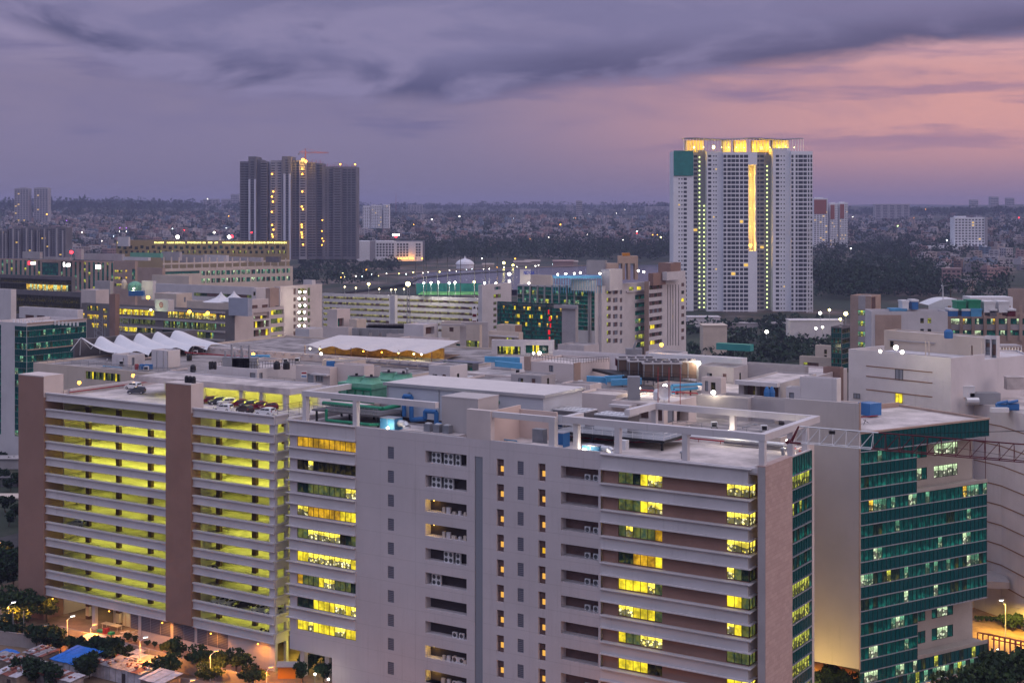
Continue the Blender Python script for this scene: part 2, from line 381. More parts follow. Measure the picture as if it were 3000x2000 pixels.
def pane_mesh(org, e, inw, t0, t1, z0, z1, n, pat, dep, bars=True, split=1, barm='frame', bw=.07, off=0):
    """panes from the left as seen; T may run towards the left (front faces) so pick the order by screen side"""
    mats = []; mb = MB(); fb = MB()
    pt = lambda t, z, d=0.0: org + e * t + inw * d + UZ * z
    left = e.x < 0
    for i in range(n):
        ta = t1 - (t1 - t0) * i / n if left else t0 + (t1 - t0) * i / n
        tb = t1 - (t1 - t0) * (i + 1) / n if left else t0 + (t1 - t0) * (i + 1) / n
        for q in range(split):
            za = z0 + (z1 - z0) * q / split; zb = z0 + (z1 - z0) * (q + 1) / split
            ch = pat[(i + q * 5 + off) % len(pat)]; key = PM[ch]
            if key not in mats: mats.append(key)
            mb.quad(pt(ta, za, dep), pt(tb, za, dep), pt(tb, zb, dep), pt(ta, zb, dep), mats.index(key), [(0, 0), (1, 0), (1, 1), (0, 1)])
    if bars:
        for i in range(n + 1):
            t = t0 + (t1 - t0) * i / n
            fb.para(pt(t - bw / 2, z0, dep - .10), e * bw, inw * .08, UZ * (z1 - z0))
        for z in [z0, z1 - bw] + [z0 + (z1 - z0) * q / split - bw / 2 for q in range(1, split)]:
            fb.para(pt(t0, z, dep - .11), e * (t1 - t0), inw * .06, UZ * bw)
    return mb, [M[k] for k in mats], fb
class Bld:
    def __init__(s, name, label, cat, C, e1, e2, L1, L2, z1, z0=0.0, wall='beige', roof='roof', group=None, parapet=.9, wallside=None):
        s.C = Vector((C[0], C[1], 0)); s.e1, s.e2, s.L1, s.L2, s.z1, s.z0 = e1, e2, L1, L2, z1, z0
        s.wall, s.roofm, s.par, s.wallside = wall, roof, parapet, wallside or wall
        c = s.C + e1 * L1 / 2 + e2 * L2 / 2
        s.o = thing(name, label, cat, (c.x, c.y, z0), group); s.h = {'f': [], 's': []}
    def face(s, f): return (s.C, s.e1, s.e2, s.L1) if f == 'f' else (s.C, s.e2, s.e1, s.L2)
    def t(s, f, u): C, e, i, L = s.face(f); return along(C, e, u)
    def z(s, f, u, v): C, e, i, L = s.face(f); return zat(C, e, u, v)
    def mpp(s, f, u): C, e, i, L = s.face(f); return (C.y + along(C, e, u) * e.y) / F
    def win(s, f, u0, u1, v0, v1, n=1, pat='K', rows=1, dv=0.0, dep=.3, bars=True, name='window', bw=.07, split=1, hole=True, pats=None, barm='frame'):
        C, e, inw, L = s.face(f)
        ta, tb = sorted((s.t(f, u0), s.t(f, u1))); ta = max(ta, .02); tb = min(tb, L - .02)
        zt = s.z(f, u0, v0); zb = s.z(f, u0, v1); pz = dv * s.mpp(f, u0)
        for r in range(rows):
            s.winm(f, ta, tb, zb - pz * r, zt - pz * r, n, (pats[r % len(pats)] if pats else pat), dep, bars, name, bw, split, hole, barm, off=0 if pats else r * 3)
    def winm(s, f, ta, tb, z0, z1, n=1, pat='K', dep=.3, bars=True, name='window', bw=.07, split=1, hole=True, barm='frame', off=0):
        C, e, inw, L = s.face(f)
        if hole: s.h[f].append((ta, tb, z0, z1, dep + .02))
        d = dep if hole else -.04
        mb, mats, fb = pane_mesh(C, e, inw, ta, tb, z0, z1, n, pat, d, bars, split, barm, bw, off)
        k = len(mats)
        if bars:
            b0 = len(mb.v); mb.v += fb.v; mb.f += [tuple(i + b0 for i in q) for q in fb.f]; mb.m += [k] * len(fb.f); mb.uv += fb.uv; mats.append(M[barm])
        return part(name, mb, mats, s.o)
    def band(s, f, ta, tb, z0, z1, out, m='white', name='ledge', inn=-.003):
        C, e, inw, L = s.face(f); mb = MB()
        mb.para(C + e * ta + inw * -out + UZ * z0, e * (tb - ta), inw * (out + inn), UZ * (z1 - z0)); return part(name, mb, M[m], s.o)
    def pband(s, f, u0, u1, v0, v1, out, m='white', name='ledge', rows=1, dv=0.0):
        ta, tb = sorted((s.t(f, u0), s.t(f, u1))); zt = s.z(f, u0, v0); zb = s.z(f, u0, v1); pz = dv * s.mpp(f, u0)
        for r in range(rows): s.band(f, ta, tb, zb - pz * r, zt - pz * r, out, m, name)
    def at(s, a, b, z=None):
        p = s.C + s.e1 * a + s.e2 * b; p.z = s.z1 - s.par if z is None else z; return p
    def done(s, back=True):
        for f, wm in (('f', s.wall), ('s', s.wallside)):
            C, e, inw, L = s.face(f); mb = MB(); wall_holes(mb, C, e, inw, 0, L, s.z0, s.z1, s.h[f])
            if f == 's' or not back: part('wall', mb, M[wm], s.o); continue
            A, B, D = s.C + s.e1 * s.L1, s.C + s.e1 * s.L1 + s.e2 * s.L2, s.C + s.e2 * s.L2
            for p, q in ((A, B), (B, D)): mb.quad(p + UZ * s.z0, q + UZ * s.z0, q + UZ * s.z1, p + UZ * s.z1)
            part('wall', mb, M[wm], s.o)
        mb = MB(); w = .3; zr = s.z1 - s.par; a1, a2 = s.e1, s.e2
        mb.quad(*[s.C + a1 * x + a2 * y + UZ * zr for x, y in ((0, 0), (s.L1, 0), (s.L1, s.L2), (0, s.L2))])
        part('roof', mb, M[s.roofm], s.o)
        if s.par > .15:
            mb = MB()
            for x, y, lx, ly in ((0, 0, s.L1, w), (0, s.L2 - w, s.L1, w), (0, w, w, s.L2 - 2 * w), (s.L1 - w, w, w, s.L2 - 2 * w)):
                p = s.C + a1 * (x + .003) + a2 * (y + .003)
                A, B, Cc, D = p, p + a1 * (lx - .006), p + a1 * (lx - .006) + a2 * (ly - .006), p + a2 * (ly - .006)
                mb.prism([A, B, Cc, D], zr - .1, s.z1 + .04)
            part('parapet', mb, M[s.wall], s.o)
        return s
def bld(name, label, cat, uC, vC, uL, uR, z=None, y=None, vp1=-5000, vp2=None, L1=None, L2=None, **kw):
    C = G(uC, vC, z) if z is not None else P(uC, vC, y)
    e1 = dvp(vp1); e2 = Vector((e1.y, -e1.x, 0)) if vp2 is None else dvp(vp2)
    L1 = along(C, e1, uL) if L1 is None else L1; L2 = along(C, e2, uR) if L2 is None else L2
    return Bld(name, label, cat, C, e1, e2, max(L1, 2.5) if L1 > 0 else 14.0, max(L2, 2.5) if L2 > 0 else 14.0, C.z, **kw)
def fbox(mb, org, e1, e2, a0, a1, b0, b1, z0, z1, mi=0):
    mb.para(org + e1 * a0 + e2 * b0 + UZ * z0, e1 * (a1 - a0), e2 * (b1 - b0), UZ * (z1 - z0), mi)
def fr(s, d, z=0.0): return O + E1 * s + E2 * d + UZ * z
def mbox(mb, s0, s1, d0, d1, z0, z1, mi=0): mb.para(fr(s0, d0, z0), E1 * (s1 - s0), E2 * (d1 - d0), UZ * (z1 - z0), mi)
def pbox(name, parent, m, *a, **k):
    mb = MB(); mbox(mb, *a); return part(name, mb, M[m], parent, **k)
def sS(u): return along(O, E1, u)
# ------------------------------------------------------------------ repeated small things
def lamp_thing(name, label, p, r, m, group, cat='lamp', pole=None, arm=None, light=None):
    """a lamp: P is the lamp head's centre; POLE is the height of its pole"""
    mb = MB(); base = Vector((p[0], p[1], p[2] - (pole or 0)))
    o = thing(name, label, cat, base, group)
    h = MB(); h.lathe((0, 0, (pole or 0)), [(r * .35, -r * .8), (r * .9, -r * .3), (r, 0), (r * .8, r * .6), (r * .3, r * .9)], 8)
    part('lamp_head', h, M[m], o, local=True)
    if pole: mb.tube((0, 0, 0), (0, 0, pole - r * .8), max(.06, r * .16), 5)
    else: mb.box(-r * .5, r * .5, -r * .5, r * .5, -r * 1.2, -r * .82)
    part('pole' if pole else 'bracket', mb, M['metalg'], o, local=True)
    return o
# split air-conditioner outdoor unit with two fans
def make_ac(fans):
    o = thing('outdoor_unit', 'white twin fan outdoor unit on a ledge', 'air conditioner')
    w = .95 * fans; b = MB(); b.box(0, w, 0, .4, 0, .9); part('casing', b, M['metalw'], o, local=True)
    for i in range(fans):
        fb = MB(); cx = .475 + .95 * i; n = 12
        ring = [(cx + .36 * math.cos(2 * math.pi * j / n), -.012, .45 + .36 * math.sin(2 * math.pi * j / n)) for j in range(n)]
        fb.poly(ring, 0)
        for rr in (.12, .24): 
            for j in range(n):
                a, c = 2 * math.pi * j / n, 2 * math.pi * (j + 1) / n
                fb.quad(*[(cx + q * math.cos(t), -.02, .45 + q * math.sin(t)) for q, t in ((rr, a), (rr, c), (rr + .03, c), (rr + .03, a))], 1)
        part('fan_grille', fb, [M['black'], M['metalg']], o, local=True)
    return o
ANG1 = math.atan2(-E1.y, -E1.x)          # a thing's +x towards the right along the main front
# hatchback car, +x forward
def make_car(label, body):
    o = thing('parked_car', label, 'car')
    W2 = .84; prof = [(-1.8, .45), (-1.85, .75), (-1.78, 1.0), (-1.55, 1.42), (-.9, 1.52), (.0, 1.5), (.42, 1.36), (.95, .98), (1.6, .86), (1.82, .70), (1.86, .42)]
    def sect(x, z): return W2 * (1.0 if z < 1.0 else 1.0 - (z - 1.0) * .42)
    b = MB(); L = [(x, -sect(x, z), z) for x, z in prof]; Rr = [(x, sect(x, z), z) for x, z in prof]
    for i in range(len(prof) - 1): b.quad(L[i], L[i + 1], Rr[i + 1], Rr[i])
    lo = [(-1.8, .28), (1.8, .28)]
    for S, sg in ((L, -1), (Rr, 1)):
        bt = [(x, sg * W2, .26) for x, z in prof]
        for i in range(len(prof) - 1): 
            mid = [(S[i][0], sg * W2, min(S[i][2], .98)), (S[i + 1][0], sg * W2, min(S[i + 1][2], .98))]
            b.quad(bt[i], bt[i + 1], mid[1], mid[0])
            b.quad(mid[0], mid[1], S[i + 1], S[i])
    b.quad((-1.8, -W2, .26), (1.86, -W2, .26), (1.86, W2, .26), (-1.8, W2, .26)); b.quad((-1.8, -W2, .26), (-1.8, W2, .26), (-1.8, W2, .5), (-1.8, -W2, .5)); b.quad((1.86, -W2, .26), (1.86, W2, .26), (1.86, W2, .44), (1.86, -W2, .44))
    part('body', b, body, o, local=True)
    gl = M['carglass']; w = MB()
    w.quad((.46, -.62, 1.35), (.46, .62, 1.35), (.95, .72, 1.0), (.95, -.72, 1.0)); part('windscreen', w, gl, o, local=True)
    w = MB(); w.quad((-1.80, -.68, 1.05), (-1.80, .68, 1.05), (-1.6, .62, 1.38), (-1.6, -.62, 1.38)); part('rear_window', w, gl, o, local=True)
    for sg in (-1, 1):
        w = MB()
        for xa, xb, ta, tb in ((-1.35, -.45, -1.25, -.45), (-.38, .78, -.38, .36)):
            w.quad((xa, sg * (W2 + .012), 1.02), (xb, sg * (W2 + .012), 1.02), (tb, sg * (W2 - .14), 1.38), (ta, sg * (W2 - .155), 1.42))
        part('side_window', w, gl, o, local=True)
        h = MB(); h.para((1.62, sg * .78 - .16, .66), (.2, 0, -.02), (0, .32, 0), (0, 0, .15)); part('headlight', h, M['silver'], o, local=True)
        h = MB(); h.para((-1.9, sg * .74 - .1, .78), (.1, 0, 0), (0, .2, 0), (.04, 0, .24)); part('tail_light', h, M['redpipe'], o, local=True)
        for x in (-1.15, 1.2):
            wh = MB(); wh.tube((x, sg * (W2 - .16), .3), (x, sg * (W2 + .02), .3), .31, 14); wo_ = part('wheel', wh, M['black'], o, local=True)
            rm = MB(); rm.tube((x, sg * (W2 + .02), .3), (x, sg * (W2 + .035), .3), .19, 10); rp = part('rim', rm, M['silver'], wo_, local=True)
        mi = MB(); mi.box(.55, .72, sg * (W2 + .1) - .09, sg * (W2 + .1) + .09, 1.0, 1.14); part('mirror', mi, body, o, local=True)
    gb = MB(); gb.box(1.84, 1.875, -.5, .5, .42, .58); part('grille', gb, M['black'], o, local=True)
    return o
M['carglass'] = mat('car_glass', (.012, .014, .018), .12, spec=.5)
M['paintmaroon'] = mat('maroon_car_paint', (.16, .008, .03), .3, spec=.5); M['paintwhite'] = mat('white_car_paint', (.75, .75, .77), .3, spec=.5)
M['paintgrey'] = mat('grey_car_paint', (.075, .08, .11), .3, .3, spec=.5); M['paintdark'] = mat('dark_brown_car_paint', (.045, .035, .04), .3, .3, spec=.5); M['paintsilver'] = mat('silver_car_paint', (.4, .42, .46), .3, .5)
# trees
def crown_mesh(rnd, r, h, n, leaf, flat=.8, clumps=7):
    mb = MB(); cs = []
    for i in range(clumps):
        a = rnd.random() * 6.283; q = r * rnd.uniform(.15, .75); cs.append((q * math.cos(a), q * math.sin(a), h * rnd.uniform(.1, .9), r * rnd.uniform(.28, .52)))
    for i in range(n):
        cx, cy_, cz, cr = rnd.choice(cs); v = Vector((rnd.gauss(0, 1), rnd.gauss(0, 1), rnd.gauss(0, 1))).normalized() * cr * rnd.uniform(.55, 1.08)
        mb.leaf((cx + v.x, cy_ + v.y, cz + v.z * flat), leaf * rnd.uniform(.7, 1.4), rnd, 0 if rnd.random() < .6 else 1)
    return mb, cs
def make_tree(seed, r, hc, ht, n, leaf, label, clumps=7, mats=('leaf', 'leafdark'), flat=.7):
    rnd = random.Random(seed); o = thing('leafy_tree', label, 'tree')
    mb, cs = crown_mesh(rnd, r, hc, n, leaf, flat, clumps); mb.v = [(x, y, z + ht) for x, y, z in mb.v]
    part('crown', mb, [M[mats[0]], M[mats[1]]], o, local=True)
    t = MB(); t.tube((0, 0, 0), (.1, .05, ht * .8), .2 * r / 3, 6, 0, .13 * r / 3)
    for cx, cy_, cz, cr in cs[:6]: t.tube((.1, .05, ht * .75), (cx * .8, cy_ * .8, ht + cz * .8), .08 * r / 3, 5, 0, .03)
    part('trunk', t, M['bark'], o, local=True)
    return o
# ================================================================== the long office and parking block in front
PITCH, TOPZ, FLR = 3.355, 47.35, 4.17
# ---- parking garage
pg = thing('parking_garage', 'open sided parking block with lit yellow floors between two brown stair towers', 'parking garage', fr(131, 12, 0))
M['column'] = mat('two_tone_column_paint', (.62, .58, .45), .8)
def colfn(k, p, o, b):
    sz = k.node('ShaderNodeSeparateXYZ'); k.l.new(p, sz.inputs[0])
    f = k.math('FRACT', k.math('DIVIDE', k.math('SUBTRACT', sz.outputs[2], TOPZ - 1.1 - PITCH * 14), PITCH))
    return k.mix(k.math('LESS_THAN', f, .42), (.62, .58, .45, 1), (.10, .055, .035, 1))
M['column'] = mat('two_tone_column_paint', (.62, .58, .45), .8, fn=colfn)
# floors: each one storey down
PD = 34.0
for k in range(13):
    zt = TOPZ - 1.1 - PITCH * k
    if k == 0: pbox('roof_deck', pg, 'roof', 95.8, 158.9, .3, 40, zt - .3, zt)
    else: pbox('floor_slab', pg, 'deckfloor', 95.9, 158.8, .3, PD, zt - .3, zt)
pbox('back_wall', pg, 'parkwall', 95.9, 158.8, PD, PD + .4, 0, TOPZ - 1.4)
pbox('side_wall', pg, 'beige', 158.8, 159.1, 4.4, 40, 0, TOPZ)
pbox('rear_parapet', pg, 'white', 96, 158.8, 40, 40.4, 40, TOPZ)
s2a, s2b = sS(567), sS(493)
for k in range(13):
    zt = TOPZ - PITCH * k
    for a, b in ((s2b, 159.0), (95.72, s2a)):
        mb = MB(); zb = zt - 1.75 if k < 12 else zt - 1.95
        mbox(mb, a, b, -.12, .22, zb, zt - .28); mbox(mb, a, b, -.42, .24, zt - .28, zt); mbox(mb, a, b, -.3, -.12, zb, zb + .16)
        part('parapet_band', mb, M['white'], pg)
    mb = MB(); mbox(mb, 95.62, 95.95, .24, 3.7, zb, zt - .28); mbox(mb, 95.42, 95.95, .24, 3.9, zt - .28, zt - .002); part('parapet_band', mb, M['white'], pg)
# corner pier of the open bay
mb = MB(); mbox(mb, 95.75, 97.2, .24, .9, 0, TOPZ - 1.2); part('corner_column', mb, M['white'], pg)
mb = MB(); mbox(mb, 95.75, 96.3, 3.2, 3.9, 0, TOPZ - 1.2); part('corner_column', mb, M['white'], pg)
for u in (228, 318, 413, 613, 720):
    s = sS(u + 2) + (2.6 if u > 500 else 2.9)
    mb = MB(); mbox(mb, s - .7, s + .35, 4.6, 5.3, 0, TOPZ - 1.4); part('column', mb, M['column'], pg)
    for d in (13, 22):
        mb = MB(); mbox(mb, s - .45, s + .35, d, d + .7, 0, TOPZ - 1.4); part('column', mb, M['column'], pg)
# brown stair towers
mb = MB(); mbox(mb, 159.05, 167.06, -.7, 4.35, 0, 50.5); part('stair_tower', mb, M['brown2'] if 'brown2' in M else M['pinkwall'], pg)
mb = MB(); mbox(mb, 159.02, 159.06, -.7, 4.4, TOPZ - 1, 50.52); mbox(mb, 159.0, 167.1, -.72, 4.4, 50.52, 50.75); part('tower_cap', mb, M['beige'], pg)
mb = MB(); mbox(mb, s2a, s2b, -.7, 1.9, 5.4, 51.6); part('stair_tower', mb, M['pinkwall'], pg)
mb = MB(); mbox(mb, s2a - .06, s2a - .02, -.7, 2.6, TOPZ - 1, 51.62); mbox(mb, s2a - .06, s2b + .05, -.74, 2.6, 51.62, 51.85); part('tower_cap', mb, M['beige'], pg)
mb = MB(); mbox(mb, s2a + .05, s2a + .35, 1.95, 9, 5, TOPZ - 1.5); mbox(mb, s2b - .3, s2b, 1.95, 9, 5, TOPZ - 1.5); part('inner_wall', mb, M['parkwall'], pg)
# ceiling tubes, level by level with their own brightness
lev1 = [.22, 1.5, 1.35, 1.5, 1.2, .6, 1.0, .55, .85, .75, .75, .7]
lev2 = [1.0, 1.2, 1.25, 1.3, .55, .7, 1.05, .9, .85, .75, .8, .8]
tubem = {}
def tube_mat(x):
    x = round(x, 2)
    if x not in tubem: tubem[x] = emit('ceiling_tube_glow', (.90, .93, .12), 18.5 * x)
    return tubem[x]
tr_ = random.Random(12)
for k in range(12):
    zc = TOPZ - 1.1 - PITCH * k - .36
    for a, b, lv in ((s2b + 1, 156, lev1[k]), (98, s2a - 1, lev2[k])):
        for d in (6, 14, 24):
            mb = MB(); mbox(mb, a + tr_.uniform(0, 3), b - tr_.uniform(0, 3), d, d + .25, zc - .08, zc); part('ceiling_tube', mb, tube_mat(lv ** 1.35 * tr_.choice((.8, 1, 1.15))), pg)
# covered strip at the back of the roof deck
zc0 = 50.1
mb = MB(); mbox(mb, 103.6, 147.0, 13.2, 22.5, zc0 - .3, zc0 + .1); mbox(mb, 103.5, 147.1, 13.0, 13.3, zc0 - .95, zc0 + .28); part('canopy_slab', mb, M['roof'], pg)
mb = MB(); mbox(mb, 103.5, 103.8, 13.3, 22.5, zc0 - .95, zc0 + .28); mbox(mb, 103.5, 147.1, 22.3, 22.7, zc0 - .3, zc0 + .35); part('canopy_edge', mb, M['white'], pg)
for u in (443, 636, 732, 841):
    s = loc_s = (G(u, 1140, zc0)); s = (s - O).dot(E1); mb = MB(); mbox(mb, s - .45, s + .45, 13.35, 14.2, TOPZ - 1.1, zc0 - .3); part('canopy_column', mb, M['white'], pg)
mb = MB(); mbox(mb, 103.6, 147, 21.6, 22.2, TOPZ - 1.1, zc0 - .35); part('canopy_wall', mb, M['parkwall'], pg)
for d in (15.5, 18.5): pbox('ceiling_tube', pg, 'x', 105, 139, d, d + .2, zc0 - .5, zc0 - .42) if False else part('ceiling_tube', (lambda b: (mbox(b, 105, 139, d, d + .2, zc0 - .5, zc0 - .4), b)[1])(MB()), tube_mat(.9), pg)
mb = MB(); mbox(mb, 158.2, 158.8, 5.5, 40, TOPZ - 1.1, TOPZ + .1); part('side_parapet', mb, M['white'], pg)
mb = MB(); mb.path([fr(157.9, 5, TOPZ - .5), fr(157.9, 39.5, TOPZ - .5)], .12, 6); part('fire_pipe', mb, M['redpipe'], pg)
# ground storey under the left bay
mb = MB(); mbox(mb, 124.2, 145, 5.5, 6, 0, 5.2); part('store_wall', mb, M['parkwall'], pg)
mb = MB(); mbox(mb, 95.9, 131.6, .5, .9, 0, 5.3); part('ground_wall', mb, M['beige'], pg)
for u0, u1, n in ((377, 495, 4), (502, 565, 2), (572, 663, 3)):
    sa, sb = sS(u0), sS(u1)
    for i in range(n):
        w = (sa - sb) / n; pbox('louvre_panel', pg, 'louvre', sb + w * i + .08, sb + w * (i + 1) - .08, .42, .5, 2.0, 4.9)
for s in (144.6, 131.2): pbox('ground_column', pg, 'beige', s, s + .8, .3, 1.1, 0, 5.4)
for i in range(8):
    s = 133 + i * 1.35; pbox('timber_frame', pg, 'cream', s, s + .12, 5.3, 5.46, 0, 4.2)
pbox('brown_door', pg, 'brown', 142.2, 144, 5.25, 5.45, 0, 3.4)
pbox('soffit_tube', pg, 'sconce', 134, 141, 3.2, 3.4, 4.85, 4.95); pbox('soffit_tube', pg, 'sconce', 147, 157, 6.2, 6.4, 4.9, 5.0)
for i in range(3): 
    mb = MB(); mb.lathe(fr(119.2 - i * .95, .9, 51.85), [(.38, 0), (.42, .1), (.42, 1.0), (.3, 1.25), (.12, 1.35)], 10)
    single('water_tank', mb, M['black'], ['black water tank on brown stair tower, left one of three', 'black water tank on brown stair tower, middle one of three', 'black water tank on brown stair tower, right one of three'][i], 'water tank', 'three black tanks on the stair tower', smooth=True)

# ---- office block
def jointfn(k, p, o, b):
    sz = k.node('ShaderNodeSeparateXYZ'); k.l.new(p, sz.inputs[0]); dt = k.math('ADD', k.math('MULTIPLY', sz.outputs[0], E1.x), k.math('MULTIPLY', sz.outputs[1], E1.y))
    ln = lambda v, per, w: k.math('LESS_THAN', k.math('FRACT', k.math('DIVIDE', v, per)), w / per)
    j = k.math('MAXIMUM', ln(k.math('ADD', sz.outputs[2], .35), FLR, .07), ln(dt, 7.7, .06))
    fz = k.math('FRACT', k.math('DIVIDE', k.math('SUBTRACT', TOPZ, sz.outputs[2]), FLR)); mp = k.node('ShaderNodeMapping'); k.l.new(p, mp.inputs[0]); mp.inputs['Scale'].default_value = (1.6, 1.6, .05)
    drip = k.math('MULTIPLY', k.smooth(k.noise(mp.outputs[0], 1.3, 5, .65), .5, .75), k.smooth(k.noise(p, .09, 3), .4, .7))
    o = k.mix(k.math('MULTIPLY', drip, .38), o, (.30, .26, .25, 1)); o = k.mix(k.math('MULTIPLY', k.smooth(k.noise(p, .5, 5, .7), .58, .75), .22), o, (.66, .62, .62, 1))
    return k.mix(k.math('MULTIPLY', j, .4), o, (.30, .27, .27, 1))
M['lilacwall'] = mat('pale_lilac_plaster', (.55, .50, .52), .9, var=.08, scale=.07, streak=.15, fn=jointfn)
ob = thing('office_block', 'long pale office block with ledges, lit window strips and rooftop concrete frames', 'office building', fr(45, 13, 0))
H = []            # holes in the front wall (plane d = 0)
ROW = [44.02 - FLR * k for k in range(11)]
rowsL = ['AAAAAAAAAAA', 'KKBKKKKKKKK', 'DDGGGGGGGBB', 'BBAAAAAAYYY', 'GGBBBBBBKDG', 'YYBBBBBBBBY', 'AGGGYBBGGGD', 'DDDYYYYBBYB', 'YYBYYYYBBYY']
def strip(s0, s1, z0, z1, n, pat, dep=.28, frame=True, plane=0.0):
    mb, mats, fb = pane_mesh(O + E2 * plane, E1, E2, s0, s1, z0, z1, n, pat, dep)
    w = part('window', mb, mats, ob)
    if frame: part('frame', fb, M['frame'], w)
for k in range(9):
    s0, s1, z0, z1 = 76.55, 90.25, ROW[k] - 1.78, ROW[k]
    H.append((s0, s1, z0, z1, .34)); strip(s0, s1, z0, z1, 11, rowsL[k])
for ua, ub, hh, d in ((1136, 1154, 2.12, .12), (1516, 1534, 2.22, .12)):
    for k in range(11):
        s0, s1 = sS(ub), sS(ua); z1 = ROW[k] + .03; z0 = z1 - hh
        H.append((s0, s1, z0, z1, d + .02)); pbox('louvre', ob, 'louvre', s0 + .003, s1 - .003, d - .02, d + .05, z0 + .003, z1 - .003)
for ua, ub in ((1455, 1476), (1577, 1598)):
    for k in range(11):
        s0, s1 = sS(ub), sS(ua); z1 = ROW[k] + .02; z0 = z1 - 2.88
        H.append((s0, s1, z0, z1, .55))
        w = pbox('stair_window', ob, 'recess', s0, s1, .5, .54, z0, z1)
        b = 'pA' if (ua == 1577 and k == 3) else 'pO'
        pn = MB(); c0 = s0 + .03; c1 = s0 + (s1 - s0) * .62; pn.quad(fr(c0, .47, z0 + .75), fr(c1, .47, z0 + .75), fr(c1, .47, z0 + 1.65), fr(c0, .47, z0 + 1.65)); part('lit_pane', pn, M[b], w)
        pn = MB(); mbox(pn, s0 + .02, s1 - .02, .42, .48, z0 + 1.68, z0 + 1.76); part('transom', pn, M['frame'], w)
recesses = []
for ua, ub, hh, dep in ((1246, 1367, 2.06, 1.6), (1643, 1753, 2.0, 1.7)):
    for k in range(11):
        s0, s1 = sS(ub), sS(ua); z1 = ROW[k] + .03; z0 = z1 - hh
        H.append((s0, s1, z0, z1, dep)); recesses.append((ua, k, s0, s1, z0, dep))
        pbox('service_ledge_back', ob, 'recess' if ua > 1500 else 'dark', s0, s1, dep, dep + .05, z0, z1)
sv0, sv1 = sS(1414), sS(1391)
H.append((sv0, sv1, 3.0, ROW[0], .2))
mb = MB(); mb.quad(fr(sv0, .16, 3.0), fr(sv1, .16, 3.0), fr(sv1, .16, ROW[0]), fr(sv0, .16, ROW[0])); part('strip_window', mb, M['strip'] if 'strip' in M else M['bl'], ob)
wl = MB()
wall_holes(wl, O, E1, E2, 26.9, 91.95, 5.1, 46.9, H)
wall_holes(wl, O, E1, E2, 26.9, 82.0, 0, 5.1, H)
mbox(wl, 91.95, 92.0, 0, 27, 5.1, 46.9); mbox(wl, 81.9, 82.0, .01, 27, 0, 5.1); mbox(wl, 82, 91.95, .01, 26.8, 5.0, 5.09)
mbox(wl, 26.8, 92, 26.8, 27, 0, 46.9)
part('wall', wl, M['lilacwall'], ob)
for s in (89.4, 83.5): pbox('column', ob, 'beige', s, s + 1.0, 1.0, 2.0, 0, 5.0)
# ledges: two lips and a flat band for every storey
for k in range(10):
    zt = ROW[k - 1] - 1.93 if k else 47.0; zb = ROW[k] + .22
    if k == 9: break
    mb = MB(); mbox(mb, 76.5, 92.05, -.16, -.004, zb, zt)
    mbox(mb, 76.5, 92.5, -.62, -.16, zt - .16, zt); mbox(mb, 76.5, 92.5, -.62, -.16, zb, zb + .16); part('ledge', mb, M['white'], ob)
for k in range(11):
    zt = ROW[k - 1] - 1.93 if k else 46.75; zb = ROW[k] + .2
    mb = MB(); mbox(mb, 1.8, 26.9, -.1, .56, zb, zt)
    mbox(mb, 1.25, 26.9, -.5, -.1, zt - .17, zt); mbox(mb, 1.25, 26.9, -.5, -.1, zb, zb + .17)
    mbox(mb, 1.25, 1.8, -.1, 2.2, zt - .17, zt); mbox(mb, 1.25, 1.8, -.1, 2.2, zb, zb + .17); mbox(mb, 1.79, 2.1, .56, 3.8, zb, zt)
    part('ledge', mb, M['white'], ob)
H2 = []; rowsR = ['GGDYBB', 'GGGYBB', 'GBGGGA', 'DDAAAY', 'YYYYBG', 'BBYYYG', 'YGGBBB', 'YYYYKK', 'GGYYBB', 'KKGGYY']
rowsC = ['BBB', 'BBB', 'BBB', 'BGD', 'YYG', 'BYG', 'GGG', 'YYB', 'YYB', 'GGB']
for k in range(10):
    z0, z1 = ROW[k] - 1.82, ROW[k] + .1
    H2 += [(16.35, 24.07, z0, z1, .26), (1.95, 5.55, z0, z1, .26)]
    strip(16.35, 24.07, z0, z1, 6, rowsR[k], .22, plane=.56); strip(1.95, 5.55, z0, z1, 3, rowsC[k], .22, plane=.56)
    mb, mats, fb = pane_mesh(fr(1.95, .8), E2, E1, 0, 2.2, z0, z1, 2, rowsC[k][2], .02); w = part('window', mb, mats, ob); part('frame', fb, M['frame'], w)
wl = MB(); wall_holes(wl, O + E2 * .56, E1, E2, 1.95, 26.9, 0, 46.6, H2); mbox(wl, 1.96, 2.3, 3.1, 4.2, 0, 46.5); part('recessed_wall', wl, M['pinkwall'], ob)
# pier, stone end wall and glazed corner
M['stone'] = mat('pink_stone_cladding', (.46, .33, .30), .85, var=.08, scale=.3, fn=None)
def stonefn(k, p, o, b):
    mp = k.node('ShaderNodeMapping'); k.l.new(p, mp.inputs[0]); mp.inputs['Rotation'].default_value = (0, 0, -math.atan2(E2.y, E2.x))
    se = k.node('ShaderNodeSeparateXYZ'); k.l.new(mp.outputs[0], se.inputs[0])
    bt = k.node('ShaderNodeTexBrick'); k.l.new(k.vec(se.outputs[0], se.outputs[2]), bt.inputs['Vector']); bt.inputs['Scale'].default_value = 1.0
    bt.inputs['Color1'].default_value = (.48, .345, .32, 1); bt.inputs['Color2'].default_value = (.40, .28, .26, 1); bt.inputs['Mortar'].default_value = (.30, .2, .19, 1)
    bt.inputs['Mortar Size'].default_value = .018; bt.inputs['Brick Width'].default_value = 1.25; bt.inputs['Row Height'].default_value = .62
    n = k.noise(p, .25, 3); return k.mix(k.math('MULTIPLY', n, .35), bt.outputs[0], (.46, .36, .34, 1))
M['stone'] = mat('pink_stone_cladding', (.46, .33, .30), .85, fn=stonefn)
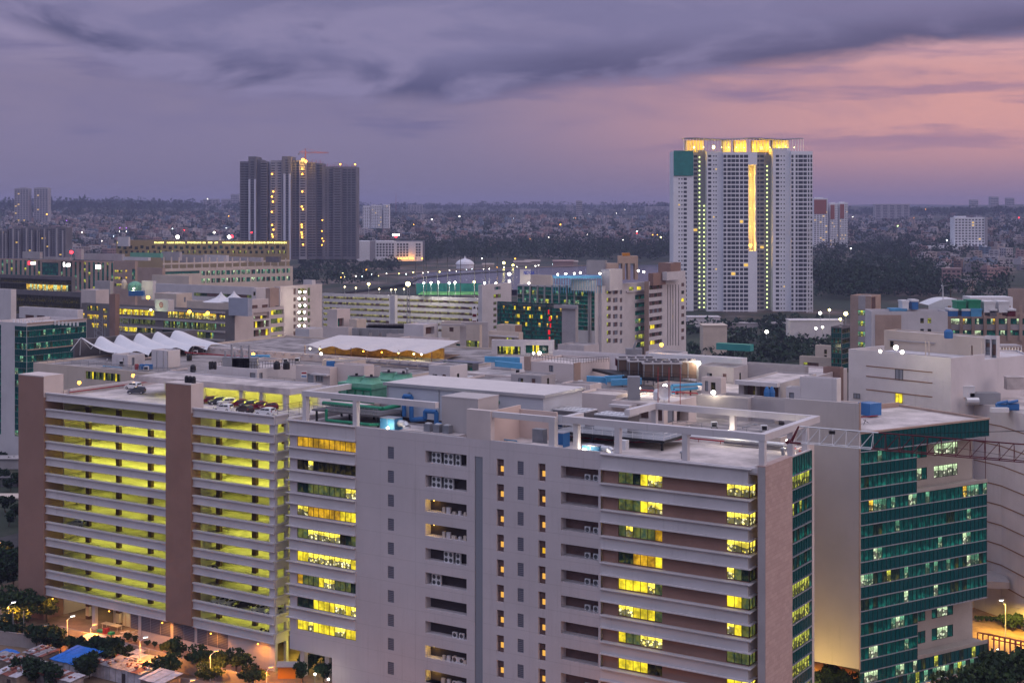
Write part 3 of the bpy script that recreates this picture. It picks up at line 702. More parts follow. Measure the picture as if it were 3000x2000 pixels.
pbox('pier', ob, 'grey', -.9, .22, 0, 4.2, 0, 47.1); pbox('stone_wall', ob, 'stone', -.95, .3, .02, 10.69, 0, 47.3)
gH = []
for k in range(11):
    for j, zt in enumerate((ROW[k] + .12, ROW[k] - 2.0)):
        h = 2.02 if j == 0 else 2.05
        pats = [('VVVVVVVT' if k in (0, 4, 5, 6, 7, 8, 9) else 'VDTVTDTT' if k == 1 else 'DTDTTDTT'), 'SSSSSSSS'][j]
        mb, mats, fb = pane_mesh(O + E1 * -.75, E2, E1, 10.7, 19.3, zt - h, zt, 8, pats, .0); w = part('glazing', mb, mats, ob); part('mullion', fb, M['mull'], w)
        mb = MB(); mbox(mb, -1.02, -.76, 10.7, 19.3, zt - .06, zt + .07); part('glazing_rail', mb, M['alu'], ob)
mb, mats, fb = pane_mesh(O + E1 * -.75, E2, E1, 10.7, 19.3, ROW[0] + .12, 47.0, 8, 'T', .0); w = part('glazing', mb, mats, ob); part('mullion', fb, M['mull'], w)
pbox('end_wall', ob, 'white', -.7, -.4, 10.7, 19.4, 0, 47.1); pbox('end_wall', ob, 'beige', 1.6, 1.9, 19.4, 26.8, 0, 47.0); pbox('end_wall', ob, 'beige', -.4, 1.6, 19.3, 19.5, 0, 47.0)
# roof slabs and pipes
pbox('roof', ob, 'roof', 1.7, 91.9, .05, 26.8, 45.9, 46.2); pbox('roof', ob, 'roof', -.4, 1.69, .05, 19.3, 45.9, 46.2)
mb = MB(); mbox(mb, 26.9, 91.95, .06, .4, 46.2, 46.95); mbox(mb, -.7, 26.9, .06, .5, 46.2, 46.85); mbox(mb, -.7, -.3, .5, 19.4, 46.2, 47.15); part('parapet', mb, M['white'], ob)
mb = MB(); mb.path([fr(.6, 18.5, 46.7), fr(3, 21.5, 46.7), fr(22.5, 21.5, 46.7), fr(22.5, 19, 46.7), fr(27.5, 12.5, 46.7), fr(40, 12, 46.7)], .13, 6)
for s in range(2, 22, 4): mb.tube(fr(s + 2, 21.5, 46.2), fr(s + 2, 21.5, 46.7), .06, 5)
part('fire_pipe', mb, M['redpipe'], ob)
# concrete portal frames
def frame_run(pts, zt, posts, w=.9, hb=1.0, zb=46.2, m='white'):
    mb = MB()
    for (s0, d0), (s1, d1) in pts: mbox(mb, s0, s1, d0, d1, zt - hb, zt)
    part('frame_beam', mb, M[m], ob)
    for s, d in posts:
        mb = MB(); mbox(mb, s, s + w, d, d + w, zb, zt - hb); part('frame_post', mb, M[m], ob)
frame_run([((59.4, .3), (89.4, 1.3)), ((88.4, 1.3), (89.4, 14))], 52.35, [(88.35, .32), (76.6, .32)])
frame_run([((35.6, .32), (47.8, 1.2))], 51.7, [(35.65, .34)], w=1.1, hb=.95)
frame_run([((-.6, .6), (34.4, 1.7)), ((-.6, 1.7), (.5, 22.6)), ((-.6, 22.6), (29.6, 23.6)), ((28.6, 13), (29.6, 22.6)), ((33.4, 1.7), (34.4, 6))], 51.95, [(-.5, .65), (12.1, .65), (23.9, .65), (31.6, .9), (-.45, 12), (-.45, 18.2), (28.65, 22.65), (14, 22.7)], hb=1.05)
pbox('raised_wall', ob, 'beige', 47.85, 52.72, .02, 1.2, 46.9, 51.8)
mb = MB(); mbox(mb, 47.9, 48.3, 1.2, 9.5, 46.2, 51.75); mbox(mb, 40.5, 47.9, 9.1, 9.5, 46.2, 51.1); part('stair_wall', mb, M['creamF'] if 'creamF' in M else M['beige'], ob)
mb = MB(); mbox(mb, 52.8, 60.4, 3.6, 10, 46.2, 52.9); mbox(mb, 52.75, 60.45, 3.55, 10.05, 52.9, 53.1); part('stair_head', mb, M['grey2'] if 'grey2' in M else M['beige'], ob)
# ================================================================== things on the front block's roof
def rbox(name, label, cat, uC, vC, uL, uR, y, h, wall='white', roof='roof', group=None, par=.25, vp1=-5000, L1=None, L2=None, **kw):
    return bld(name, label, cat, uC, vC, uL, uR, y=y, vp1=vp1, L1=L1, L2=L2, wall=wall, roof=roof, group=group, parapet=par, z0=CZ - (vC - HV) / F * y - h, **kw)
def lbox(name, label, cat, m, dims, group=None, parts=()):
    """a thing in the front block's frame from boxes: DIMS (s0,s1,d0,d1,z0,z1) is its body, PARTS its other (name, material, dims)"""
    s0, s1, d0, d1, z0, z1 = dims; o = thing(name, label, cat, fr((s0 + s1) / 2, (d0 + d1) / 2, z0), group)
    mb = MB(); mbox(mb, *dims); part('body', mb, M[m], o)
    for n, mm, d in parts: mb = MB(); mbox(mb, *d); part(n, mb, M[mm], o)
    return o
RZ = 46.2
# plant room
o = thing('plant_room', 'long white plant room with overhanging sheet roof on the front block', 'plant room', fr(62, 19.5, RZ))
mb = MB(); mbox(mb, 45.4, 79.5, 12.8, 26.3, 47.1, 52.9); part('wall', mb, M['plantwall'] if 'plantwall' in M else M['metalw'], o)
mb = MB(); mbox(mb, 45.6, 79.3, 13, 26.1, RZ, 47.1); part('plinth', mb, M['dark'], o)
mb = MB(); mbox(mb, 45.0, 80.0, 12.5, 26.7, 52.9, 53.25); part('roof', mb, M['sheet'], o)
mb = MB(); mbox(mb, 44.95, 80.05, 12.38, 12.5, 52.75, 53.3); mbox(mb, 44.85, 45, 12.4, 26.7, 52.8, 53.3); part('gutter', mb, M['silver'], o)
for s in (74.2, 63.5, 54.8):
    mb = MB(); c = fr(s, 12.79, 51.4); mb.tube(c, c - E2 * .12, .42, 12); part('round_vent', mb, M['metalg'] if s > 70 else M['green'], o)
for s in (79.2, 67.5, 56.0): mb = MB(); mb.tube(fr(s, 12.7, 47), fr(s, 12.7, 52.8), .07, 5); part('downpipe', mb, M['metalg'], o)
# green cooling towers
def cooling_tower(label, s, d, w=8.2, dp=5.6, z0=49.6):
    o = thing('cooling_tower', label, 'cooling tower', fr(s, d, z0), 'green cooling towers')
    mb = MB(); mbox(mb, s, s + w, d, d + dp, z0 + 1.9, z0 + 2.9); mbox(mb, s + .25, s + w - .25, d + .25, d + dp - .25, z0, z0 + 1.9); part('body', mb, M['palegreen'], o)
    mb = MB(); mbox(mb, s + .1, s + w - .1, d - .12, d + .22, z0 + 1.75, z0 + 2.15); mbox(mb, s + .1, s + w - .1, d - .1, d + .22, z0 + .1, z0 + .45)
    for i in range(5): mbox(mb, s + .2 + i * (w - .6) / 4, s + .4 + i * (w - .6) / 4, d - .06, d + .22, z0, z0 + 1.9)
    part('rib_frame', mb, M['green'], o)
    for f in (.28, .72):
        c = fr(s + w * f, d + dp / 2, z0 + 2.9); mb = MB(); mb.lathe(c, [(2.1, 0), (1.75, .45), (1.65, .8), (1.72, 1.0)], 16); cw_ = part('fan_cowl', mb, M['palegreen'], o, smooth=True)
        mb = MB(); mb.lathe(c, [(1.5, 1.02), (.3, 1.1), (.25, 1.5)], 12); part('fan_motor', mb, M['black'], cw_)
    return o
cooling_tower('green cooling tower with two fan cowls at the edge of its platform', 83.6, 13.5)
cooling_tower('green cooling tower behind the other one, beside the plant room', 82.0, 21.5)
# pipe platform in front of the cooling towers
o = thing('steel_platform', 'dark steel platform carrying green pipes under the concrete frame', 'platform', fr(84, 8, RZ))
mb = MB(); mbox(mb, 75.0, 90.6, 4.5, 13.0, 48.15, 48.45); mbox(mb, 80, 92, 13, 27, 49.3, 49.55); part('platform_deck', mb, M['darkwall'], o)
for s in (75.4, 82, 89.8):
    for d in (5, 12.2): mb = MB(); mbox(mb, s, s + .3, d, d + .3, RZ, 48.15); part('platform_leg', mb, M['black'], o)
mb = MB()
for i in range(16): s = 75.2 + i; mb.tube(fr(s, 4.6, 48.45), fr(s, 4.6, 49.6), .045, 4)
for z in (49.0, 49.6): mb.tube(fr(75.2, 4.6, z), fr(90.4, 4.6, z), .045, 4)
part('railing', mb, M['metalg'], o)
for i, (pts, r) in enumerate(((((90, 7, 49.3), (76, 7, 49.3), (76, 12, 49.3)), .38), (((90, 9.5, 49.9), (80, 9.5, 49.9)), .36), (((86, 3.2, 48.9), (86, 3.2, 46.9), (76, 3.2, 46.9)), .27), (((76, 3.0, 46.9), (72.5, 6, 46.9)), .27))):
    mb = MB(); mb.path([fr(*p) for p in pts], r, 9); single('green_pipe', mb, M['green'], ['thick green pipe along the top of the steel platform', 'green pipe running behind the thick one on the platform', 'bright green pipe dropping below the platform', 'short green pipe end lying on the roof by the blue air handler'][i], 'pipe', smooth=True)
mb = MB(); mb.path([fr(74.5, 11.5, 47.5), fr(74.5, 11.5, 51.2), fr(72.8, 11.5, 51.2), fr(72.8, 11.5, 47), fr(69, 10.5, 47.6), fr(69, 10.5, 49), fr(66.5, 10.5, 49), fr(66.5, 10.5, 46.8), fr(58, 9.5, 46.8)], .42, 9)
single('blue_pipe', mb, M['bluepaint'], 'thick blue pipe looping beside the plant room wall', 'pipe', smooth=True)
mb = MB(); mb.path([fr(44.6, 14, 47.2), fr(44.6, 14, 49.2), fr(44.6, 17, 49.2), fr(44.6, 17, 46.6)], .5, 9); single('blue_pipe', mb, M['bluepaint'], 'blue pipe elbow at the end wall of the plant room', 'pipe', smooth=True)
def ahu(label, s, d, w, dp, h, lit, elbow=True):
    o = thing('air_handler', label, 'air handler', fr(s, d, RZ), 'blue air handlers on the roof')
    mb = MB(); mbox(mb, s, s + w, d, d + dp, RZ, RZ + h); part('casing', mb, M['duct'] if lit else M['bluepaint'], o)  # lamp light put into the colour: lit casings get a paler blue
    mb = MB(); mbox(mb, s - .02, s + w + .02, d - .03, d + dp, RZ + h, RZ + h + .1); mbox(mb, s + w * .5 - .03, s + w * .5 + .03, d - .03, d, RZ + .1, RZ + h); part('trim', mb, M['alu'], o)
    if elbow: mb = MB(); mb.path([fr(s - .1, d + dp / 2, RZ + h * .6), fr(s - 1.4, d + dp / 2, RZ + h * .6), fr(s - 2.2, d + dp / 2 - .3, RZ + h * .35), fr(s - 2.4, d + dp / 2 - .5, RZ)], .62, 10); part('duct_elbow', mb, M['silver'], o, smooth=True)
    return o
ahu('turquoise lit air handler with silver duct elbow behind the parapet', 70.4, 3.2, 3.2, 2.4, 2.1, True)
ahu('blue air handler with silver elbow beside the front roof post', 28.2, 1.6, 3.0, 2.0, 1.2, True)
ahu('dark blue air handler between grey cabinet and roof post', 36.2, 4.0, 2.2, 2.2, 2.3, False, False)
lbox('roof_cabinet', 'grey steel cabinet in the bay beside the raised wall', 'cabinet', 'metalg', (40.2, 42.3, 4.2, 5.6, RZ, RZ + 2.6))
mb = MB(); mbox(mb, 35.9, 41.5, 1.3, 3.4, RZ, RZ + .5); single('roof_upstand', mb, M['roof'], 'low pale upstand on the roof before the grey cabinet', 'upstand')
mb = MB(); mbox(mb, 55.2, 67.5, 1.2, 3.4, RZ, RZ + .75); single('roof_upstand', mb, M['roof'], 'low pale upstand carrying three grey condensers', 'upstand')
for i, s in enumerate((57.6, 59.6, 61.6)):
    o = lbox('condenser', 'small grey roof condenser in a row of three', 'condenser', 'metalg', (s, s + 1.3, 1.7, 2.9, RZ + .76, RZ + 2.1), 'grey condensers by the stair head', [('fan_cap', 'metalw', (s + .2, s + 1.1, 1.9, 2.7, RZ + 2.1, RZ + 2.25))])
# chiller platform with white rail
o = thing('steel_platform', 'black steel platform with white rail crossing the flat roof', 'platform', fr(33, 15, RZ))
mb = MB(); mbox(mb, 20.5, 41.5, 9.5, 19.5, 47.5, 47.9); part('platform_deck', mb, M['black'], o)
mb = MB(); mbox(mb, 20.7, 41.3, 9.8, 19.3, 47.9, 47.93); part('floor_grating', mb, M['metalg'], o)
for s in (21, 27.5, 34, 40.8):
    for d in (10, 18.8): mb = MB(); mbox(mb, s, s + .35, d, d + .35, RZ, 47.5); part('platform_leg', mb, M['black'], o)
mb = MB()
for z in (48.5, 49.1): mb.path([fr(41.4, 9.6, z), fr(20.6, 9.6, z), fr(20.6, 19.4, z)], .045, 4)
for i in range(12): mb.tube(fr(20.6 + i * 1.89, 9.6, 47.9), fr(20.6 + i * 1.89, 9.6, 49.1), .045, 4)
for i in range(5): mb.tube(fr(20.6, 10 + i * 2.2, 47.9), fr(20.6, 10 + i * 2.2, 49.1), .045, 4)
part('railing', mb, M['metalw'], o)
for i, (s, d) in enumerate(((38.5, 15.5), (29.6, 14.2))):
    o = thing('chiller', ['white topped chiller next to the plant room end wall', 'white topped chiller farther along the black platform'][i], 'chiller', fr(s, d, 47.95), 'chillers on the black platform')
    mb = MB(); mbox(mb, s, s + 6.5, d, d + 4.2, 49.0, 50.4); part('coil', mb, M['darkwall'], o)
    mb = MB(); mbox(mb, s, s + 6.5, d, d + 4.2, 50.4, 50.6); part('top', mb, M['metalw'], o)
    mb = MB()
    for j in range(8):
        for q in (0, 1): c = fr(s + .5 + j * .79, d + 1.1 + q * 2, 50.62); mb.lathe(c, [(.33, 0), (.33, .03)], 8)
    part('fan_grille', mb, M['metalg'], o)
    mb = MB(); mbox(mb, s + .1, s + 6.4, d - .06, d - .01, 47.95, 49.7); part('screen', mb, M['metalw'], o)
mb = MB(); mbox(mb, 26.5, 28.6, 7.6, 8.8, RZ, 47.7); single('roof_box', mb, M['metalw'], 'small white box on the flat roof before the black platform', 'box')
mb = MB(); mb.path([fr(24, 22.5, 46.9), fr(5, 22.5, 46.9)], .35, 8); single('roof_pipe', mb, M['metalw'], 'long white pipe lying along the back of the flat roof', 'pipe')
mb = MB(); mbox(mb, 4, 15, 20.6, 21.6, 46.5, 46.9); single('cable_tray', mb, M['darkwall'], 'dark cable tray on low feet behind the red pipe', 'cable tray')
# wall lamps and their light
def roof_lamp(label, p, e, col=(1, .86, .62), r=.28, m='lampw', group='lamps on the flat roofs', pole=None, down=False):
    o = lamp_thing('roof_lamp', label, p, r, m, group, 'lamp', pole=pole)
    if e:
        l = bpy.data.lights.new('glow', 'SPOT' if down else 'POINT'); l.energy = e; l.color = col; l.shadow_soft_size = .5
        if down: l.spot_size = math.radians(150); l.spot_blend = .5
        lo = bpy.data.objects.new('glow', l); COL.objects.link(lo); lo.parent = o; lo.location = (0, -.9, (pole or 0) + .4)
    return o
roof_lamp('bright wall lamp at the far post of the flat roof', fr(14.6, 21.6, 48.4), 220)
roof_lamp('bright wall lamp above the red pipe near the corner frame', fr(3.6, 20, 48.0), 260)
roof_lamp('small lamp glowing under the blue air handler by the roof post', fr(30.6, 1.2, 46.75), 160, r=.3)
roof_lamp('small lamp at the foot of the turquoise air handler', fr(71.4, 2.6, 46.75), 200, r=.25)
for i, (u, v) in enumerate(((232, 1121), (390, 1100))): roof_lamp(['orange parapet lamp near the brown corner tower', 'orange parapet lamp by the covered parking strip'][i], G(u, v, 47.9), 260, (1, .62, .25), .42, 'lampo', 'parapet lamps of the parking roof')
# air-conditioner units on the service ledges
ac2, ac1 = make_ac(2), make_ac(1)
acn = 0; usedac = {2: False, 1: False}
def place_ac(n, s, d, z, label, group):
    pr = ac2 if n == 2 else ac1; p = fr(s, d, z)
    if not usedac[n]: usedac[n] = True; pr.location = p; pr.rotation_euler = (0, 0, ANG1); pr['label'] = label; pr['group'] = group
    else: dup(pr, p, ANG1, label, group)
ar = random.Random(4)
full = {0: 3, 1: 2, 4: 2.4, 5: 1, 7: .5, 8: .6, 9: .8, 10: .9}
for ua, k, s0, s1, z0, dep in recesses:
    if ua < 1500:
        q = full.get(k, 0); cols = [(s1 - 3.0 - i * 2.55) for i in range(3)] if q >= 1 else [s0 + 3.0, s0 + 1.6]
        if q >= 1:
            for i, s in enumerate(cols):
                if i == 0 and q < 3 and k == 4: continue
                for row in range(2):
                    if i < math.ceil(q): place_ac(2 if i < 2 else 1, s + 2.0 + (0 if i < 2 else .1), .5, z0 + row * .95, 'white twin fan outdoor unit stacked in the ledge openings beside the glass strip' if i < 2 else 'white single fan outdoor unit standing in a ledge opening', 'outdoor units in the ledge openings')
        elif q > 0:
            for s in cols: place_ac(1, s + .3, .5, z0, 'white single fan outdoor unit standing in a ledge opening', 'outdoor units in the ledge openings')
    elif k not in (6, 7) and k != 1:
        for s in (s0 + 2.9, s0 + 1.35): place_ac(1, s, .7, z0 + .02, 'white single fan outdoor unit standing in a ledge opening', 'outdoor units in the ledge openings')
for ua, k, s0, s1, z0, dep in recesses:
    if ua < 1500 and k in (2, 3, 9, 8):
        pbox('service_glow', ob, 'svc' if 'svc' in M else 'pO', s0 + .05, s1 - 1.5, dep - .06, dep - .03, z0 + .05, z0 + 2.0) if False else None
        for j in range(5):
            s = s0 + .5 + j * 1.1; h = ar.uniform(.4, 1.1); mb = MB(); mbox(mb, s, s + ar.uniform(.4, .8), .5, .9, z0, z0 + h)
            single('carton', mb, M['white'] if j % 2 else M['cream'], 'pale carton stored in a lit ledge opening', 'carton', 'cartons in the ledge openings')
        o = lamp_thing('ledge_lamp', 'small lamp inside a lit ledge opening', fr(s1 - 1.2, .9, z0 + 1.85), .12, 'lampo', 'lamps inside ledge openings')
        l = bpy.data.lights.new('glow', 'POINT'); l.energy = 45 if k != 9 else 90; l.color = (1, .66, .12); l.shadow_soft_size = .2; lo = bpy.data.objects.new('glow', l); COL.objects.link(lo); lo.parent = o; lo.location = (0, -.2, -.25)
    if ua > 1500:
        mb = MB(); mbox(mb, s0, s1, .12, .17, z0 + .45, z0 + .5); mbox(mb, s0, s1, .12, .17, z0 + .2, z0 + .24); part('ledge_rail', mb, M['metalg'], ob)
# ---- cars
cars = {}
def car(label, paint, p, deg, group=None):
    """DEG: heading, 0 pointing right along the front, 90 towards the back"""
    a = math.atan2(E2.y, E2.x) - math.pi / 2 + math.radians(deg)
    if paint in cars: return dup(cars[paint], p, a, label, group)
    o = make_car(label, M[paint]); o.location = p; o.rotation_euler = (0, 0, a); cars[paint] = o
    if group: o['group'] = group
    return o
DZ = TOPZ - 1.1
row = [('paintmaroon', 610), ('paintgrey', 637), ('paintwhite', 664), ('paintmaroon', 698), ('paintgrey', 728), ('paintmaroon', 755), ('paintmaroon', 786)]
rl = ['maroon hatchback first in the row by the tower', 'grey hatchback between the maroon and the white one', 'white hatchback nosing out of the covered row', 'maroon hatchback next to the white one in the covered row', 'grey hatchback between two maroon ones in the covered row', 'maroon hatchback last but one in the covered row', 'maroon hatchback at the corner end of the covered row']
for (p_, u), lb in zip(row, rl):
    q = G(u, 1176 + (u - 610) * .115, DZ + .3); q.z = DZ; car(lb, p_, q, 235)
for p_, u, v, deg, lb in (('paintwhite', 655, 1200, 195, 'white hatchback alone nearest the tower in the open row'), ('paintdark', 718, 1204, 170, 'dark brown hatchback between two white ones in the open row'), ('paintwhite', 777, 1211, 190, 'white hatchback nearest the corner railing'), ('paintwhite', 391, 1135, 185, 'white saloon crossing the empty parking roof'), ('paintgrey', 400, 1149, 215, 'dark grey hatchback in front of the white saloon')):
    q = G(u, v, DZ + .3); q.z = DZ; car(lb, p_, q, deg)
mb = MB()
for z in (47, 48.3, 49.3): mb.tube(fr(97.6, 3, z - .6), fr(97.6, 12, z - .6), .04, 4)
for d in range(3, 13, 3): mb.tube(fr(97.6, d, DZ), fr(97.6, d, DZ + 2.6), .05, 4)
for z in (47, 48.3, 49.3): mb.tube(fr(97.6, 3, z - .6), fr(93.5, 3, z - .6), .04, 4)
single('roof_fence', mb, M['black'], 'thin black wire fence at the end of the parking roof', 'fence')
def lvl(k): return TOPZ - 1.1 - PITCH * k
for k, s, d, p_, deg, lb in ((8, 153.5, 3.4, 'paintsilver', 200, 'pale car parked on a dim floor beside the corner tower'), (11, 112.6, 3.6, 'paintwhite', 240, 'white car first in the row on a low parking floor'), (11, 110.2, 3.6, 'paintwhite', 240, 'white car second in the row on a low parking floor'), (11, 107.6, 3.8, 'paintdark', 240, 'dark car between white ones on a low parking floor'), (11, 102.2, 3.6, 'paintwhite', 240, 'white car behind the second pillar on a low parking floor'), (11, 99.2, 3.6, 'paintwhite', 240, 'white car next to the corner pillar on a low parking floor')):
    car(lb, p_, fr(s, d, lvl(k)), deg)
for i, (s, k) in enumerate(((97.9, 5), (100.5, 12), (98.6, 12), (113, 9))):
    o = thing('motorcycle', ['dark motorcycle parked alone on a dim floor near the corner', 'dark motorcycle on the lowest floor, farther from the corner', 'dark motorcycle on the lowest floor beside the corner pillar', 'dark motorcycle beside the tower on a lower floor'][i], 'motorcycle', fr(s, 2.2, lvl(k)))
    for x in (-.6, .6): mb = MB(); mb.tube(fr(s + x, 2.15, lvl(k) + .32), fr(s + x, 2.25, lvl(k) + .32), .32, 12); part('wheel', mb, M['black'], o)
    mb = MB(); mb.path([fr(s - .6, 2.2, lvl(k) + .35), fr(s - .35, 2.2, lvl(k) + .75), fr(s + .6, 2.2, lvl(k) + .7)], .14, 6); part('body', mb, M['paintdark'], o)
    mb = MB(); mb.path([fr(s - .6, 2.2, lvl(k) + .35), fr(s - .4, 2.2, lvl(k) + 1.05), fr(s - .4, 1.9, lvl(k) + 1.05)], .04, 4); part('handlebar', mb, M['metalg'], o)

# ================================================================== teal glass block with blank side wall
gC = G(2518, 1267, 47.0); gC.z = 0
ge = dvp(8200); gi = Vector((-ge.y, ge.x, 0))
gb = thing('glass_office', 'teal glass office block with tall blank side wall and cut-out terraces', 'office building', gC + ge * 13 + gi * 8)
gz = lambda v, u=2518: CZ - (v - HV) / F * (gC.y + along(gC, ge, u) * ge.y)
gt = lambda u: along(gC, ge, u)
Lg = gt(2890); gcut = gt(2200 + 1425 / 2.94); gcut2 = gt(2250 + 1370 / 3.136)
# blank side wall, taller than the glass
bw0 = along(gC, E1, 2300); mb = MB(); q = gC + UZ * 6.4; mb.para(q - E2 * .25, E1 * bw0, E2 * .6, UZ * (52.0 - 6.4)); part('blank_wall', mb, M['grey2'] if 'grey2' in M else M['beige'], gb)
mb = MB(); mb.para(gC - E2 * .28 + UZ * 6.2 - E1 * .14, E1 * .16, E2 * .66, UZ * 46); part('edge_trim', mb, M['tan'], gb)
base = MB(); sl = [gC + gi * .3, gC + ge * Lg + gi * .3, gC + ge * Lg + gi * 22, gC + gi * 22]
HF = 2.11
# glass bands: each half storey one row, upper = spandrel, lower = vision
rows = []
z = 47.0
zedges = [47.0 - .35 - HF * i for i in range(22)]
vis = {2: 'TTTTOTTTTTTT', 4: 'TDTTTTTTTTTT', 6: 'TTaOOOTOTTTWOTTOTTTTTT', 8: 'TTTDDTTTOTTTTTTTT', 10: 'TTTWOTTTTTTTTTTTTTOTT', 12: 'WOODTDVDDTOTTTTOTOTTOTDTD', 14: 'DDTDTTTTTTWTTTTTTWTTT', 16: 'TTDTTTTOWO', 18: 'TTWWTTTTTTO'}
nP = 30
def glass_row(t0, t1, za, zb, pat, off=0):
    n = max(1, round((t1 - t0) / Lg * nP)); mb, mats, fb = pane_mesh(gC, ge, gi, t0, t1, za, zb, n, pat, .0, bw=.06, off=off); w = part('glazing', mb, mats, gb); part('mullion', fb, M['mull'], w)
    mb = MB(); mb.para(gC + ge * t0 - gi * .22 + UZ * (za - .06), ge * (t1 - t0), gi * .2, UZ * .13); part('glazing_rail', mb, M['alu'], gb)
glass_row(0, Lg + .6, zedges[1] - .9, 46.75, 'S')
for i in range(1, 21):
    zb_, zt_ = zedges[i + 1] - .9, zedges[i] - .9; j = i + 1
    full_ = 5 <= i <= 14
    t1 = Lg if full_ else (gcut if i < 5 else gcut2)
    if i in (19, 20): continue
    glass_row(0, t1, zb_, zt_, vis.get(j, 'S' if j % 2 else 'TTDTTTDTT'), off=i * 5 if j not in vis else 0)
zc1t, zc1b = zedges[1] - .9, zedges[5] - .9; zc2t, zc2b = zedges[15] - .9, zedges[19] - .9
mb = MB(); mb.para(gC + ge * -.0 + UZ * zc2b + gi * .25, ge * .2, gi * 20, UZ * (46.6 - zc2b)); part('inner_wall', mb, M['dark'], gb)
# terrace recesses
for t0, t1, za, zb_, nm in ((gcut, Lg, zc1b, zc1t, 'a'), (gcut2, Lg - 1.6, zc2b, zc2t, 'b')):
    dep = 3.2; hs = []; zr = za + 1.3
    for r in range(2):
        for fa, fb_, pat in ((.05, .34, 'WYWT' if (nm, r) == ('a', 0) else 'TOTT'), (.44, .78, 'WWWWW' if nm == 'a' else 'TWWT')):
            a, b = t0 + (t1 - t0) * fa, t0 + (t1 - t0) * fb_; z0_ = zr + r * 4.0; z1_ = min(z0_ + 2.2, zb_ - .1)
            hs.append((a, b, z0_, z1_, .15)); mb, mats, fb2 = pane_mesh(gC + gi * dep, ge, gi, a, b, z0_, z1_, len(pat), pat, .12); w = part('terrace_window', mb, mats, gb); part('frame', fb2, M['frame'], w)
    mb = MB(); wall_holes(mb, gC + gi * dep, ge, gi, t0, t1 + (1.6 if nm == 'b' else 0), za, zb_, hs); part('terrace_wall', mb, M['termin'], gb)
    mb = MB(); mb.para(gC + ge * (t0 - .01) + UZ * za, ge * .2, gi * dep, UZ * (zb_ - za)); mb.para(gC + ge * (Lg - .25) + gi * dep + UZ * za, ge * .2, gi * 8, UZ * (zb_ - za)); part('terrace_side', mb, M['termin'], gb)
    mb = MB(); mb.para(gC + ge * t0 - gi * .1 + UZ * (za - .02), ge * (Lg - t0 + .2), gi * (dep + .1), UZ * .16); mb.para(gC + ge * t0 - gi * .12 + UZ * (za + .14), ge * (Lg - t0 + .2), gi * .25, UZ * .5); part('terrace_floor', mb, M['termin'], gb)
    mb = MB(); mb.para(gC + ge * t0 + UZ * (zb_ + .0), ge * (Lg - t0), gi * (dep + 3), UZ * .15); part('terrace_soffit', mb, M['grey'], gb)
mb = MB(); mb.para(gC + ge * (Lg - .12) + gi * .1 + UZ * (zc1t), ge * .08, gi * .08, UZ * -(zc1t - zc1b)); part('corner_mullion', mb, M['maroon'], gb)
# body, roof, lower floors
mb = MB(); mb.para(gC + ge * .2 + gi * 5.5 + UZ * zc2b, ge * (Lg - .5), gi * 16, UZ * (46.4 - zc2b)); part('wall', mb, M['cream'], gb)
mb = MB(); mb.para(gC + gi * .1 + UZ * 46.35, ge * (Lg + .5), gi * 21.5, UZ * .25); part('roof', mb, M['roof'], gb)
mb = MB(); mb.para(gC - gi * .25 + UZ * 46.75, ge * (Lg + .75), gi * .55, UZ * .3); mb.para(gC + ge * (Lg + .2) + gi * .3 + UZ * 46.6, ge * .5, gi * 21, UZ * .44); mb.para(gC + gi * 21.2 + UZ * 46.6, ge * Lg, gi * .4, UZ * .9); part('parapet', mb, M['tan'], gb)
tl = gt(2250 + 1270 / 3.136); te = gt(2250 + 1965 / 3.136); z19 = zc2b
glass_row(gcut2 - .1, Lg + .3, z19 - 2.1, z19 - .02, 'SDSSVSDDS')
glass_row(tl, te, z19 - 4.3, z19 - 2.1, 'OOVTOTOWWODOVODODD')
glass_row(0, gcut2, z19 - 2.1, z19, 'TWWWTTTTOWT'); glass_row(0, gcut2 - .5, z19 - 4.2, z19 - 2.1, 'SDSS')
mb = MB(); mb.para(gC + ge * tl + gi * .3 + UZ * 0, ge * (te - tl), gi * 16, UZ * (z19 - 4.3)); part('ground_wall', mb, M['tan2'] if 'tan2' in M else M['cream'], gb)
mb = MB(); mb.para(gC + ge * (tl - 2.5) + gi * 2.2, ge * 2.5, gi * 14, UZ * (z19 - 2.2)); part('ground_wall', mb, M['brown'], gb)
for a, b, m in ((tl + .8, tl + 4.6, 'pY'), (tl + 6, tl + 7.8, 'G'), (te - 5, te - .8, 'louvre')):
    mb = MB(); za = 0 if m != 'louvre' else 1.6; mb.quad(*[gC + ge * x + gi * .27 + UZ * z_ for x, z_ in ((a, za), (b, za), (b, z19 - 6.2), (a, z19 - 6.2))]); part('ground_window' if m != 'louvre' else 'louvre', mb, M[m if m in M else 'pG'], gb)
for t_, d in ((-13, 2), (-22, 2)): mb = MB(); q = gC - E1 * t_ + E2 * d; mb.para(q, E1 * 1.0, E2 * 1.0, UZ * 6.4); part('column', mb, M['grey'], gb)
mb = MB(); mb.para(gC + E2 * .4 + UZ * 6.2, E1 * bw0, E2 * 12, UZ * .25); part('soffit', mb, M['brown'], gb)
